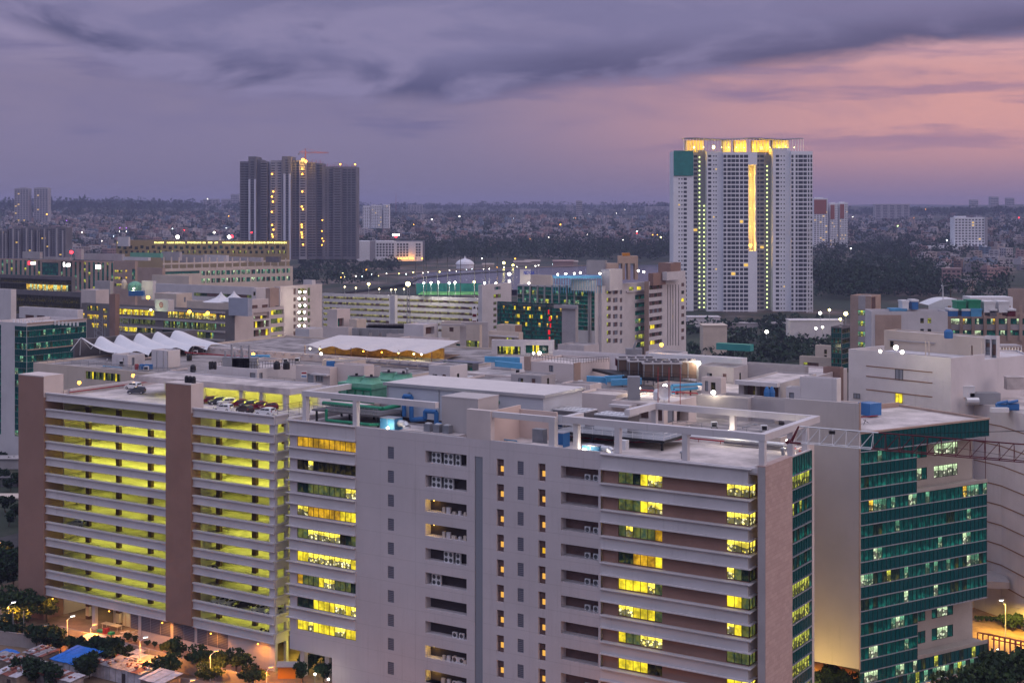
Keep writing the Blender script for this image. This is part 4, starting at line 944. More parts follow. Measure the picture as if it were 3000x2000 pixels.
# on its roof
def gbox(name, label, cat, m, t0, t1, d0, d1, z0, z1): 
    mb = MB(); mb.para(gC + ge * t0 + gi * d0 + UZ * z0, ge * (t1 - t0), gi * (d1 - d0), UZ * (z1 - z0)); return single(name, mb, M[m], label, cat)
gbox('blue_tank', 'square blue tank on the glass block roof', 'tank', 'bluepaint', gt(2686) + 2.4, gt(2686) + 5.4, 13.5, 16.5, 46.9, 49.2)
mb = MB(); mb.path([gC + ge * 2 + gi * 7 + UZ * 47.3, gC + ge * 6 + gi * 8.5 + UZ * 47.3, gC + ge * 9 + gi * 10 + UZ * 48.3, gC + ge * 12.5 + gi * 14 + UZ * 48.6], .26, 8); single('blue_pipe', mb, M['duct'], 'light blue pipe zigzagging to the square blue tank', 'pipe', smooth=True)
mb = MB(); mb.path([gC + ge * 1 + gi * 12 + UZ * 47.4, gC + ge * 9 + gi * 12.5 + UZ * 47.2, gC + ge * 18 + gi * 13 + UZ * 47], .1, 5); single('fire_pipe', mb, M['redpipe'], 'thin red pipe along the glass block roof', 'pipe')
mb = MB()
for i in range(7): a = gC + ge * (5 + i * .7) + gi * (8 + (i % 3)) + UZ * 46.6; mb.tube(a, a + UZ * .9 + ge * .5, .06, 4); mb.tube(a + UZ * .9, a + ge * 1.2 + UZ * .3, .06, 4)
single('pipe_rack', mb, M['black'], 'tangle of black pipe supports beside the light blue pipe', 'pipe rack')
mb = MB(); mb.para(gC + ge * 1 + gi * 17.5 + UZ * 46.6, ge * 14, gi * 1.6, UZ * .8); single('roof_upstand', mb, M['roof'], 'low upstand at the back of the glass block roof', 'upstand')

# ================================================================== big pale block beyond, with brown joint lines
bb = thing('pale_block', 'tall windowless pale block with thin brown joint lines behind the glass block', 'office building', P(2760, 1500, 300))
pe = dvp(-2000); pC = P(2785.6, 1066, 300); pz = pC.z; pC.z = 0; pi_ = Vector((pe.y, -pe.x, 0)); pL = along(pC, pe, 2486); pR = along(pC, pi_, 2882)
mb = MB(); mb.para(pC, pe * pL, pi_ * 30, UZ * pz); part('wall', mb, M['white'], bb)
mb = MB(); mb.para(pC + UZ * (pz - .02) + pe * .4 + pi_ * .4, pe * (pL - .8), pi_ * (pR - .8), UZ * .06); part('roof', mb, M['roofgrey'], bb)
mb = MB()
for x, y_, lx, ly in ((0, 0, pL, .4), (0, .4, .4, pR), (pL - .4, .4, .4, pR)): mb.para(pC + pe * (x + .004) + pi_ * (y_ + .004) + UZ * (pz - .05), pe * (lx - .008), pi_ * (ly - .008), UZ * 1.3)
part('parapet', mb, M['white'], bb)
M['joint'] = mat('brown_joint_line', (.26, .15, .10), .9)
for v in (1073, 1103, 1142, 1180):
    zj = CZ - (v - HV) / F * (pC.y + along(pC, pe, 2540) * pe.y); a, b = along(pC, pe, 2732), along(pC, pe, 2538); mb = MB(); mb.para(pC + pe * a - pi_ * .08 + UZ * zj, pe * (b - a), pi_ * .078, UZ * .22); part('joint_line', mb, M['joint'], bb)
for u0, u1, v0, v1, m in ((2624, 2646, 1082, 1114, 'bl'), (2624, 2645, 1153, 1181, 'pY'), (2502, 2520, 1153, 1168, 'bl')):
    a, b = sorted((along(pC, pe, u0), along(pC, pe, u1))); za, zb_ = (CZ - (v - HV) / F * (pC.y + a * pe.y) for v in (v1, v0)); mb, mats, fb = pane_mesh(pC - pi_ * .12, pe, pi_, a, b, za, zb_, 2, 'b' if m == 'bl' else 'Y', .05); w = part('window', mb, mats, bb); part('frame', fb, M['frame'], w)
# lower wing to the right (two shallow angled faces)
wA = P(2770, 1178, 314); wz = wA.z; wA.z = 0; wB = P(2934, 1160, 298); wB.z = 0; wD = P(3090, 1170, 276); wD.z = 0
mb = MB(); mb.prism([wA, wB, wD, wD + Vector((60, 60, 0)), wA + Vector((20, 60, 0))], 0, wz + 1.0); part('wing_wall', mb, M['white'], bb)
mb = MB(); mb.poly([p + UZ * (wz + 1.02) for p in (wA, wB, wD, wD + Vector((60, 60, 0)), wA + Vector((20, 60, 0)))]); part('wing_roof', mb, M['roof'], bb)
for i in range(11):
    zj = wz - 3 - i * 4.15; mb = MB()
    if zj < 6: break
    for p, q in ((wA, wB), (wB, wD)):
        d = (q - p); n = Vector((d.y, -d.x, 0)).normalized()
        if n.y > 0: n = -n
        mb.para(p + n * .003 + UZ * zj, d, n * .09, UZ * .22)
    part('joint_line', mb, M['joint'], bb)
d = (wD - wB).normalized(); n = Vector((d.y, -d.x, 0)); n = -n if n.y > 0 else n
for i in range(6): mb = MB(); mb.para(wB + d * 13.2 + n * .01 + UZ * (wz - 6.6 - i * 8.3 * .5), d * 1.2, n * .05, UZ * 2.2); part('window', mb, M['bl'], bb)
mb = MB(); mb.para(P(2876, 1722, 292), (5.5, -.6, 0), (2, 9, 0), (0, 0, 1.4)); part('canopy', mb, M['grey'], bb)
# upper blocks on the pale block
u1_ = rbox('stair_head_house', 'flat roofed stair house with lit doorway standing on the pale block', 'roof house', 2885, 990, 2590, 2922, 314, 7.2, 'cream', vp1=-2000)
u1_.win('f', 2742, 2766, 1052, 1095, 1, 'A', dep=.6); u1_.win('f', 2607, 2618, 998, 1016, 1, 'K'); u1_.win('f', 2845, 2850, 1012, 1058, 1, 'R', bars=False); u1_.pband('f', 2605, 2740, 993, 996, .5, 'grey', 'shade'); u1_.done()
for u in (2712, 2722, 2875): mb = MB(); q = P(u, 1000, 311); mb.tube((q.x, q.y, q.z), (q.x, q.y, q.z - 6), .12, 5); single('drain_pipe', mb, M['cream'], 'pale drain pipe down the stair house wall', 'pipe', 'drain pipes on the stair house')
mb = MB(); q = P(2779, 975, 318); mb.lathe((q.x, q.y, q.z - 1.2), [(.9, 0), (1, .3), (1, 1.5), (.5, 2)], 12); single('water_tank', mb, M['bluepaint'], 'dark blue drum tank on the stair house roof', 'water tank', smooth=True)
for i, (u, v, r, e) in enumerate(((2579, 1029, .34, 500), (2625, 1018, .5, 1500), (2643, 1031, .4, 600), (2816, 1138, .42, 900))):
    roof_lamp(['white roof floodlight, first from the edge of the pale block', 'brightest roof floodlight on the pale block', 'tilted roof floodlight beside the brightest one', 'bright wall lamp on the lower roof of the pale block'][i], P(u, v, 296 if i < 3 else 305), e, r=r, group='floodlights of the pale block')
q = P(2870, 1132, 303); mb = MB(); mb.box(q.x - 2, q.x + 4.5, q.y, q.y + 3, wz + 1, wz + 3.4); single('air_handler', mb, M['metalg'], 'grey duct housing on the lower roof', 'air handler')
mb = MB(); q = P(2850, 1140, 301); mb.tube((q.x - 1.4, q.y, wz + 2.0), (q.x + 1.2, q.y, wz + 2.0), .8, 10); single('duct_end', mb, M['silver'], 'round silver duct glowing beside the grey housing', 'duct', smooth=True)
q = P(2918, 1150, 293)
for i in range(2): mb = MB(); mb.para((q.x + i * 2.4, q.y + i * .8, wz + 1.1), (2.6, -.3, 0), (.6, 2.2, 0), (0, 0, 1.2)); mb.para((q.x + i * 2.4 + .2, q.y + i * .8, wz + 2.3), (2.2, -.3, .5), (.6, 2.0, 0), (0, 0, .3)); single('air_handler', mb, M['bluepaint'], 'blue ridged unit, one of a pair on the lower roof', 'air handler', 'blue units on the lower roof')
mb = MB(); q = P(2905, 1158, 291); mb.box(q.x, q.x + 3.6, q.y, q.y + 1.2, wz + 1, wz + 1.9); single('condenser', mb, M['metalw'], 'low white condenser before the blue units', 'condenser')

# ================================================================== crane jib crossing in front of the glass block
je = dvp(-6900); jA = P(2318, 1258, 205); J = thing('crane_jib', 'white and maroon lattice crane jib reaching across the glass block', 'crane', jA); nL = 34
jd = -je; jl = along(jA, jd, 3140); W_ = Vector((-jd.y, jd.x, 0))
def tp(t): return jA + jd * (t + .9) + UZ * (0.55 - t * .012)
def bt(t, s): return jA + jd * t - UZ * (1.75 + t * .012) + W_ * (.65 * s)
tsw = along(jA, jd, 2555)
def chord(a, b, m):
    mb = MB(); mb.tube(tp(a), tp(b), .10, 6); part('top_chord', mb, M[m], J)
    for s in (-1, 1): mb = MB(); mb.tube(bt(a, s), bt(b, s), .075, 6); part('bottom_chord', mb, M[m], J)
    mb = MB(); t = a; k = 0; st_ = 1.9
    while t < b - .2:
        for s in (-1, 1): mb.tube(bt(t, s), tp(min(t + st_ / 2, b)), .045, 4); mb.tube(tp(min(t + st_ / 2, b)), bt(min(t + st_, b), s), .045, 4)
        mb.tube(bt(t, -1), bt(t, 1), .05, 4); t += st_
    part('lattice', mb, M[m], J)
chord(.4, tsw, 'metalw'); chord(tsw, jl, 'maroon')
mb = MB(); mb.tube(bt(0, -1), tp(.2), .12, 5); mb.tube(bt(0, 1), tp(.2), .12, 5); mb.tube(bt(-.4, -1), bt(-.4, 1), .3, 6); mb.tube(bt(0, -1), bt(1.6, -1), .16, 5); part('jib_nose', mb, M['maroon'], J)
mb = MB(); mb.tube(tp(tsw + 3), tp(jl) + UZ * 2.6, .05, 4); mb.tube(tp(6), bt(jl, 0) , .03, 4); part('tie_rope', mb, M['black'], J)
mb = MB(); q = tp(5) - UZ * .4; mb.box(q.x - .4, q.x + .4, q.y - .3, q.y + .3, q.z - .3, q.z + .15); part('trolley_pulley', mb, M['black'], J)
# ================================================================== the campus behind
def A_(x, y): return x / 3.136, 700 + y / 3.136
def B_(x, y): return 600 + x / 3.136, 700 + y / 3.136
def C_(x, y): return 1300 + x / 3.136, 700 + y / 3.136
def E_(x, y): return 2300 + x / 3.357, 700 + y / 3.357
def K_(x, y): return 1500 + x / 2.6133, 1100 + y / 2.6133
SCL = {A_: 3.136, B_: 3.136, C_: 3.136, E_: 3.357, K_: 2.6133}
def bx(name, label, cat, cv, x, y, xL, xR, depth, h=None, **kw):
    u, v = cv(x, y)
    if h is not None: kw['z0'] = CZ - (v - HV) / F * depth - h
    uL = cv(xL, 0)[0] if xL is not None else 0; uR = cv(xR, 0)[0] if xR is not None else 0
    return bld(name, label, cat, u, v, uL, uR, y=depth, **kw)
def wx(b, cv, f, x0, x1, y0, y1, n=1, pat='K', rows=1, dy=0, **kw):
    u0, v0 = cv(x0, y0); u1, v1 = cv(x1, y1); b.win(f, u0, u1, v0, v1, n, pat, rows, dy / SCL[cv], **kw)
def bxp(b, cv, f, x0, x1, y0, y1, out, m, name='ledge', rows=1, dy=0):
    u0, v0 = cv(x0, y0); u1, v1 = cv(x1, y1); b.pband(f, u0, u1, v0, v1, out, m, name, rows, dy / SCL[cv])
M['park'] = pane('parking_gap_glow', 'office', (.52, .46, .14), .42, base=(.05, .045, .03), col2=(.8, .75, .35)); PM['P'] = 'park'
br_ = random.Random(17)
def rp(chars, n): return ''.join(br_.choice(chars) for _ in range(n))
# ---- base blocks carrying the roofscape
b = Bld('rear_office_block', 'flat roofed rear block crowded with stair houses and pipes', 'office building', fr(10, 33), E1, E2, 107, 52, 46.2, wall='beige', roof='roofgrey', parapet=.4); b.done()
b = Bld('terrace_block', 'low terrace block with white tent roof standing on it', 'office building', fr(119, 44), E1, E2, 99, 96, 46.2, wall='cream', roof='roofgrey', parapet=.5); wx(b, A_, 'f', 785, 1105, 1212, 1282, 18, 'GDGYDG'); b.done()
b = Bld('middle_block', 'flat roofed middle block behind the crowded rear roofs', 'office building', fr(38, 86), E1, E2, 80, 60, 46.0, wall='beige', roof='roof', parapet=.4); b.done()
# ---- L1 teal glass block at the picture edge
b = bx('glass_office', 'teal glass office behind the brown corner tower, white box on its roof', 'office building', A_, 245, 775, -90, 795, 477, wall='white', parapet=1.0)
for i in range(18):
    zt = b.z1 - .5 - 2.1 * i
    vis_ = i % 2 == 1
    b.winm('s', .1, b.L2 - .1, zt - 2.05, zt, 26, rp('TTTOTTTODTO' if i < 9 else 'TTTTTTOa', 26) if vis_ else 'S', .12, True, 'glazing', barm='mull', bw=.06)
    b.winm('f', .1, b.t('f', 43), zt - 2.05, zt, 7, rp('TTOTD', 7) if vis_ else 'S', .12, True, 'glazing', barm='mull', bw=.06)
    b.winm('f', b.t('f', 3), b.L1 - .2, zt - 2.05, zt, 4, 'T' if vis_ else 'S', .12, True, 'glazing', barm='mull', bw=.06)
b.band('s', 0, b.L2, b.z1 - .35, b.z1 + .1, .3, 'tan'); b.band('s', 0, b.L2, b.z1 - 9.1, b.z1 - 8.75, .5, 'tan'); b.done()
b = bx('roof_house', 'white box house on the teal glass office, dark gaps under its end', 'roof house', A_, 712, 652, 176, 722, 505, 4.0, wall='white', parapet=.3); wx(b, A_, 'f', 230, 310, 695, 735, 1, 'R', bars=False); wx(b, A_, 'f', 335, 410, 700, 740, 1, 'R', bars=False); b.done()
for i in range(18): mb = MB(); q = P(40 + i * 11, 938 + i * .5, 486); mb.box(q.x - .3, q.x + .3, q.y, q.y + .4, q.z - 1, q.z + .3); single('parapet_bracket', mb, M['metalw'], 'small pale bracket in the row along the glass roof edge', 'bracket', 'brackets along the glass roof edge')
b = bx('white_shaft', 'plain pale block at the picture edge beside the dark glass offices', 'office building', A_, 100, 465, -60, 108, 560, wall='white'); b.done()
# ---- L3 dark glass
b = bx('dark_glass_office', 'black glass office with one long lit floor under its flat roof', 'office building', A_, 660, 350, -40, 668, 761, wall='darkwall', roof='roof', parapet=.8)
wx(b, A_, 'f', 0, 655, 400, 485, 40, 'KKKKKKKKKKKKKKKaaWaWaWaaWaWaaaWWaaWaaWDK'); wx(b, A_, 'f', 0, 655, 355, 395, 40, 'K'); b.done()
b = bx('dark_glass_wing', 'lower black glass wing below the long lit floor', 'office building', A_, 742, 492, 100, 750, 742, wall='darkwall', parapet=.4); wx(b, A_, 'f', 105, 735, 505, 680, 30, 'K', split=3); b.done()
# ---- L4 tan block with pilasters and lit signs
b = bx('pilaster_office', 'tan office with many narrow teal window strips and three lit signs', 'office building', A_, 1040, 208, -60, 1050, 1000, wall='tan', parapet=.8)
for i in range(25):
    x = 12 + 42 * i
    if 370 < x < 545: continue
    wx(b, A_, 'f', x, x + 19, 190 + x * .018, 470, 1, rp('TTTTDVTDTTOT', 9), split=8, bars=True)
wx(b, A_, 'f', 385, 535, 215, 330, 6, 'TSTT', split=3); b.done()
def sign(label, cv, x0, x1, y0, y1, dep, kinds):
    o = None; mb = MB(); mats = []
    for (a0, a1, c0, c1, m) in kinds:
        p = P(*cv(x0 + (x1 - x0) * a0, y1 + (y0 - y1) * c0), dep); q = P(*cv(x0 + (x1 - x0) * a1, y1 + (y0 - y1) * c1), dep)
        if m not in mats: mats.append(m)
        mb.box(p.x, q.x, dep - .5, dep, p.z, q.z, mats.index(m))
    return single('lit_sign', mb, [M[m] for m in mats], label, 'sign')
M['signw'] = emit('sign_white', (1, .93, .92), 5); M['signr'] = emit('sign_red', (1, .03, .05), 3)
sign('lit sign with red emblem and white letters on the tan office', A_, 258, 328, 200, 242, 975, [(0, .28, .1, .9, 'signr'), (.36, .42, .2, .7, 'signw'), (.46, .58, .2, .7, 'signw'), (.62, .74, .2, .7, 'signw'), (.78, .98, .2, .7, 'signw')])
sign('white lit lettering in the middle of the tan office', A_, 582, 645, 215, 262, 985, [(0, .2, .2, 1, 'signw'), (.2, .5, .25, .55, 'signw'), (.54, .75, .1, .8, 'signw'), (.78, 1, .2, .8, 'signw')])
sign('square white lit sign near the tan office corner', A_, 880, 926, 238, 275, 992, [(0, .3, 0, 1, 'signw'), (.35, .62, 0, 1, 'signw'), (.68, 1, 0, .9, 'signw')])
for x0, x1, y0, y1, lb in ((205, 365, 120, 180, 'pale stair house above the red sign'), (400, 640, 170, 192, 'long low roof house between the signs'), (690, 745, 92, 190, 'narrow pale shaft with red beacon beside it'), (745, 1120, 140, 200, 'wide low roof house on the tan office')):
    b = bx('roof_house', lb, 'roof house', A_, x1, y0, x0, x1 + 6, 1015, (y1 - y0) / 3.136 * 1015 / F, wall='grey', parapet=.2); b.done()
lamp_thing('beacon', 'red beacon lamp over the tan office roof', P(*A_(655, 122), 1005), 1.3, 'lampr', None, 'lamp', pole=6)
b = bx('corner_office', 'tan office corner with balcony floors beside the pilaster strips', 'office building', A_, 1240, 205, 1045, 1258, 960, wall='tan'); wx(b, A_, 'f', 1050, 1122, 285, 310, 4, 'VaDV', rows=3, dy=62); wx(b, A_, 'f', 1150, 1168, 285, 310, 1, 'a', rows=3, dy=62); wx(b, A_, 'f', 1212, 1256, 275, 375, 2, 'TOTT', split=3); b.done()
b = bx('brown_shaft', 'plain brown block between the two pilaster offices', 'office building', A_, 1492, 268, 1262, 1502, 900, wall='tan'); b.done()
b = bx('pilaster_office', 'far office with tan pilasters, roof screens and cool white lit bays', 'office building', A_, 1500, 285, 1480, 2690, 1010, vp2=6300, wall='cream', L1=20)
for i in range(22):
    x = 1850 + i * 46 - (0 if i < 20 else 0)
    if x > 2660: break
    for y0 in (295, 365): wx(b, A_, 's', x, x + 34, y0 - (x - 1850) * .03, y0 + 40 - (x - 1850) * .03, 2, rp('TOOWTOK', 4))
wx(b, A_, 's', 1505, 1835, 300, 325, 14, 'T'); b.done()
mb = MB()
for i in range(17): q = P(*A_(1505 + i * 70, 270), 1012 + i * 6); mb.box(q.x - .4, q.x + .4, q.y - .4, q.y + .4, q.z, q.z + 8)
q0, q1 = P(*A_(1495, 238), 1008), P(*A_(2665, 205), 1120)
mb.para(q0, q1 - q0, (0, 1, 0), (0, 0, 1.2)); single('roof_pergola', mb, M['cream'], 'long thin beam on posts along the far office roof', 'roof frame')
for x0, x1, y0, y1, m, lb in ((1720, 1740, 0, 0, 0, 0),): pass
for (x0, x1, y0, y1, d, m, lb) in ((1130, 1360, 170, 200, 980, 'white', 'white roof plant house beside green screens'), (1195, 1475, 132, 172, 1060, 'palegreen', 'long green roof screens on the far roofs'), (1480, 1650, 120, 200, 1060, 'grey', 'grey roof plant house with a stair beside the green screens'), (1640, 1880, 150, 225, 1060, 'grey', 'grey roof house with dark stair truss'), (1865, 2080, 150, 215, 1070, 'white', 'white sheet roofed house on the far office roof'), (2080, 2400, 170, 210, 1075, 'grey', 'row of grey louvre housings on the far roof'), (2440, 2560, 165, 215, 1080, 'darkwall', 'dark roof housing near the far roof end')):
    b = bx('roof_house', lb, 'roof house', A_, x1, y0, x0, x1 + 12, d, (y1 - y0) / 3.136 * d / F, wall=m, roof='roof' if m != 'palegreen' else 'palegreen', parapet=.15); b.done()
# ---- the yellow banded block far behind
b = bx('yellow_band_office', 'long ochre office with a bright band of yellow lamps under its roof', 'office building', A_, 2640, 15, 1068, 2660, 1500, vp1=-30000, wall='ochre' if 'ochre' in M else 'tan', parapet=.6)
bandp = [(1075, 1100), (1415, 1505), (1530, 1600), (1605, 1700), (1720, 1850), (1860, 1888), (1908, 1950), (1970, 2002), (2040, 2325), (2330, 2440), (2450, 2475), (2480, 2510), (2515, 2635)]
for x0, x1 in bandp: wx(b, A_, 'f', x0, x1, 22, 46, max(1, (x1 - x0) // 14), 'z', dep=.2, bars=True, bw=.35) if False else wx(b, A_, 'f', x0, x1, 24, 44, max(1, (x1 - x0) // 14), 'Z', dep=.2, bw=.3)
for i in range(30):
    x = 1080 + i * 52; wx(b, A_, 'f', x, x + 30, 60 + 10 * (i % 2), 88 + 10 * (i % 2), 2, rp('KDKKT', 2)); wx(b, A_, 'f', x + 16, x + 40, 108, 134, 2, rp('KDVDK', 2))
b.done()
for x, k in ((1632, 'lampw'), (2105, 'lampw')): lamp_thing('roof_floodlight', 'white floodlight on a white box over the yellow lamp band' if x < 2000 else 'white floodlight over the far end of the yellow lamp band', P(*A_(x, -18), 1490), 1.9, k, None, 'lamp', pole=4)
lamp_thing('beacon', 'red beacon over the far end of the yellow lamp band', P(*A_(2130, -22), 1490), 1.6, 'lampr', None, 'lamp', pole=5)
for x0, x1, y0, lb in ((1080, 1180, -18, 'low white box on the roof start of the yellow band office'), (1900, 2015, -20, 'white box carrying a floodlight on the ochre office')): b = bx('roof_house', lb, 'roof house', A_, x1, y0, x0, x1 + 6, 1510, 10, wall='white', parapet=.2); b.done()
# ---- middle distance left: roofs between
for (x0, xc, x1, y0, y1, d, m, lb) in ((870, 1010, 1035, 388, 470, 800, 'grey', 'grey pale roof block left of the round tank'), (1300, 1405, 1412, 388, 495, 790, 'white', 'plain white roof block beside the green domed tank'), (1395, 1735, 1742, 342, 440, 820, 'cream', 'cream roof house with a slanting outside stair'), (745, 880, 1000, 470, 560, 720, 'beige', 'beige roof block with a steel ladder'), (1430, 2340, 2352, 445, 640, 730, 'white', 'long white balustrade block with shaded gaps'), (1420, 1620, 1765, 505, 590, 690, 'cream', 'cream stair house with blue door'), (1715, 2240, 2300, 590, 640, 660, 'cream', 'cream roof terrace below the small white tents')):
    b = bx('roof_house', lb, 'roof house', A_, xc, y0, x0, x1, d, None if y1 > 600 else (y1 - y0) / 3.136 * d / F + 4, wall=m, parapet=.3)
    if 'balustrade' in lb: wx(b, A_, 'f', 1780, 2330, 492, 522, 9, 'GDRR'); b.done(); continue
    if 'blue' in lb: wx(b, A_, 's', 1690, 1706, 535, 580, 1, 'b')
    b.done()
mb = MB(); q = P(*A_(1240, 440), 800); mb.lathe((q.x, q.y, q.z - 2), [(4.0, 0), (4.1, 1.5), (3.8, 3.2), (2.6, 4.6), (.5, 5.2)], 16); single('domed_tank', mb, M['palegreen'], 'green domed tank glowing among the left roofs', 'tank', smooth=True)
mb = MB(); q = P(*A_(1140, 440), 800); mb.lathe((q.x, q.y, q.z - 1), [(1.4, 0), (1.6, 1.5), (1.6, 3.6), (.9, 4.9), (.3, 5.2)], 12); single('domed_tank', mb, M['cream'], 'tall cream tank lit yellow beside the green dome', 'tank', smooth=True)
q = P(*A_(1230, 455), 786); roof_lamp('lamp hidden between the cream tank and the green dome', q, 1500, (1, .9, .4), .5)
mb = MB(); q = P(*A_(1230, 490), 780); mb.box(q.x - 3, q.x + 5, q.y, q.y + 4, q.z - 2, q.z + .7); single('roof_cabin', mb, M['bluepaint'], 'blue tarpaulin covered plant below the green dome', 'cabin')
mb = MB()
for i in range(14): q = P(*A_(885, 560), 640); mb.box(q.x, q.x + 1, q.y, q.y + 1, q.z, q.z + 1) if False else None
# ---- L5 dark grey floors with yellow strips
b = bx('strip_window_office', 'dark grey office with long amber lit window strips and rounded corner', 'office building', A_, 2072, 655, 748, 2082, 612, wall='darkgrey' if 'darkgrey' in M else 'darkwall', roof='roofgrey', parapet=.6)
wx(b, A_, 'f', 1095, 1415, 640, 690, 22, 'YAYBaYYBAYB'); wx(b, A_, 'f', 1062, 1425, 718, 768, 26, rp('GGGDGBG', 26)); wx(b, A_, 'f', 1062, 1425, 790, 842, 26, 'aaBaaBYYBYYYYBDDDGGaGDDBDG')
wx(b, A_, 'f', 1540, 1985, 664, 720, 30, rp('aaBaGaB', 30)); wx(b, A_, 'f', 1500, 1985, 750, 812, 32, rp('DOGOVGD', 32)); wx(b, A_, 'f', 1490, 1960, 832, 890, 32, rp('DDVDGOD', 32)); wx(b, A_, 'f', 2012, 2066, 700, 735, 4, 'aB'); wx(b, A_, 'f', 2012, 2066, 775, 805, 4, 'GV')
wx(b, A_, 'f', 800, 905, 690, 732, 8, 'aaYa'); wx(b, A_, 'f', 800, 910, 612, 655, 8, 'GDaG'); wx(b, A_, 'f', 840, 905, 770, 812, 5, 'aY'); wx(b, A_, 'f', 945, 985, 640, 680, 2, 'aG'); wx(b, A_, 'f', 948, 980, 700, 740, 2, 'a'); wx(b, A_, 'f', 950, 980, 778, 815, 2, 'a'); wx(b, A_, 'f', 752, 775, 680, 720, 1, 'a')
for y0 in (612, 700, 778, 850): bxp(b, A_, 'f', 1062, 2070, y0 - 8 + 14, y0 + 8 + 14, .5, 'grey')
b.done()
b = bx('brown_shaft', 'plain brown shaft between two lit parts of the dark grey office', 'shaft', A_, 1058, 508, 1005, 1068, 628, wall='brown'); b.done()
b = bx('sign_tower', 'square roof sign tower with red ring emblem on a lit face', 'sign', A_, 1547, 560, 1424, 1600, 604, 5, wall='white', parapet=.2); b.done()
mb = MB(); C, e, inw, L = b.face('f'); c = C + e * (L * .52) - inw * .1 + UZ * (b.z1 - 2.2)
for r0, r1, mi in ((.75, 1.15, 0), (.0, .4, 0), (.4, .75, 1)):
    for i in range(24):
        a0, a1 = 2 * math.pi * i / 24, 2 * math.pi * (i + 1) / 24
        mb.quad(*[c - inw * .06 + e * (r * math.cos(a)) + UZ * (r * math.sin(a)) for r, a in ((r0, a0), (r1, a0), (r1, a1), (r0, a1))], mi)
part('ring_emblem', mb, [M['redpipe'], M['cream']], b.o); q = c - inw * 4 - UZ * 2 + e * 2
roof_lamp('lamp lighting the ring emblem from below', q, 500, (.75, 1, .45), .4)
for x, y in ((1740, 670), (1908, 682), (1360, 538)): lamp_thing('facade_lamp', 'orange facade lamp before the amber window strip' if y > 600 else 'yellow lamp on the roof behind the sign tower', P(*A_(x, y), 596), .8, 'lampo', 'orange lamps of the dark grey office', 'lamp')
for x in (915, 1155):
    mb = MB(); q = P(*A_(x, 860), 560); top = P(*A_(x, 700), 560).z
    for dx_ in (-1.6, 1.6):
        for dy_ in (-1.6, 1.6): mb.tube((q.x + dx_, q.y + dy_, q.z - 10), (q.x + dx_, q.y + dy_, top), .12, 4)
    z = q.z - 10
    while z < top - 2:
        for a, c2 in (((-1.6, -1.6), (1.6, -1.6)), ((1.6, -1.6), (-1.6, -1.6))): mb.tube((q.x + a[0], q.y + a[1], z), (q.x + c2[0], q.y + c2[1], z + 2), .09, 4)
        z += 2
    single('scaffold_tower', mb, M['metalg'], 'grey scaffold tower before the amber window strips, beside the teal glass' if x < 1000 else 'grey scaffold tower standing before the lit strips near the tent', 'scaffold')
# ---- L6 beige block with shaded balcony openings
b = bx('beige_office', 'beige office with recessed balconies and a dark blank end', 'office building', B_, 275, 655, 190, 728, 566, wall='darkgrey' if 'darkgrey' in M else 'grey', wallside='beige', parapet=.8)
wx(b, B_, 's', 448, 592, 680, 740, 9, 'RWRRRYKKR', rows=5, dy=79, dep=1.0, bars=False); wx(b, B_, 's', 606, 724, 655, 700, 6, 'GYVGGG', rows=5, dy=79, dep=1.0, bars=False); b.done()
for (x0, xc, x1, y0, y1, d, m, lb) in ((218, 395, 412, 548, 640, 560, 'bluegrey' if 'bluegrey' in M else 'grey', 'grey blue box on the beige office roof'), (398, 420, 585, 560, 645, 575, 'beige', 'beige stair house with two dark openings'), (432, 470, 592, 455, 550, 600, 'white', 'white box with a small fan opening above the beige office'), (588, 600, 682, 455, 620, 590, 'tan', 'brown shaft beside the beige office balconies')):
    b = bx('roof_house', lb, 'roof house', B_, xc, y0, x0, x1, d, (y1 - y0) / 3.136 * d / F + 3, wall=m, parapet=.2)
    if 'two dark' in lb: wx(b, B_, 's', 428, 485, 610, 640, 1, 'R', bars=False); wx(b, B_, 's', 525, 580, 605, 632, 1, 'R', bars=False)
    if 'fan' in lb: wx(b, B_, 'f', 445, 465, 485, 520, 1, 'K')
    b.done()
# ---- L7 beige stair block with lamps
b = bx('stair_office', 'beige block with a ladder of lamp lit stair openings', 'office building', B_, 690, 440, 640, 1078, 638, wall='beige', parapet=.8)
wx(b, B_, 's', 856, 932, 455, 515, 2, 'GP', dep=1.2, bars=False); wx(b, B_, 's', 858, 930, 538, 580, 2, 'GP', rows=5, dy=62, dep=1.2, bars=False); wx(b, B_, 's', 814, 840, 455, 510, 1, 'R', dep=.6); wx(b, B_, 's', 814, 838, 538, 575, 1, 'R', rows=6, dy=62, dep=.6); wx(b, B_, 's', 945, 970, 448, 520, 1, 'G', dep=.6); wx(b, B_, 's', 946, 970, 545, 582, 1, 'G', rows=5, dy=62, dep=.6); b.done()
for i in range(6):
    for x in (872, 920): lamp_thing('stair_lamp', 'round warm lamp in a stair opening of the beige block', P(*B_(x + (i % 2) * -5, 487 + i * 62), 639), .55, 'lampw', 'warm lamps in the stair openings', 'lamp')
b = bx('roof_house', 'small white roof house over the stair block', 'roof house', B_, 985, 378, 905, 1010, 660, 5, wall='white'); b.done()
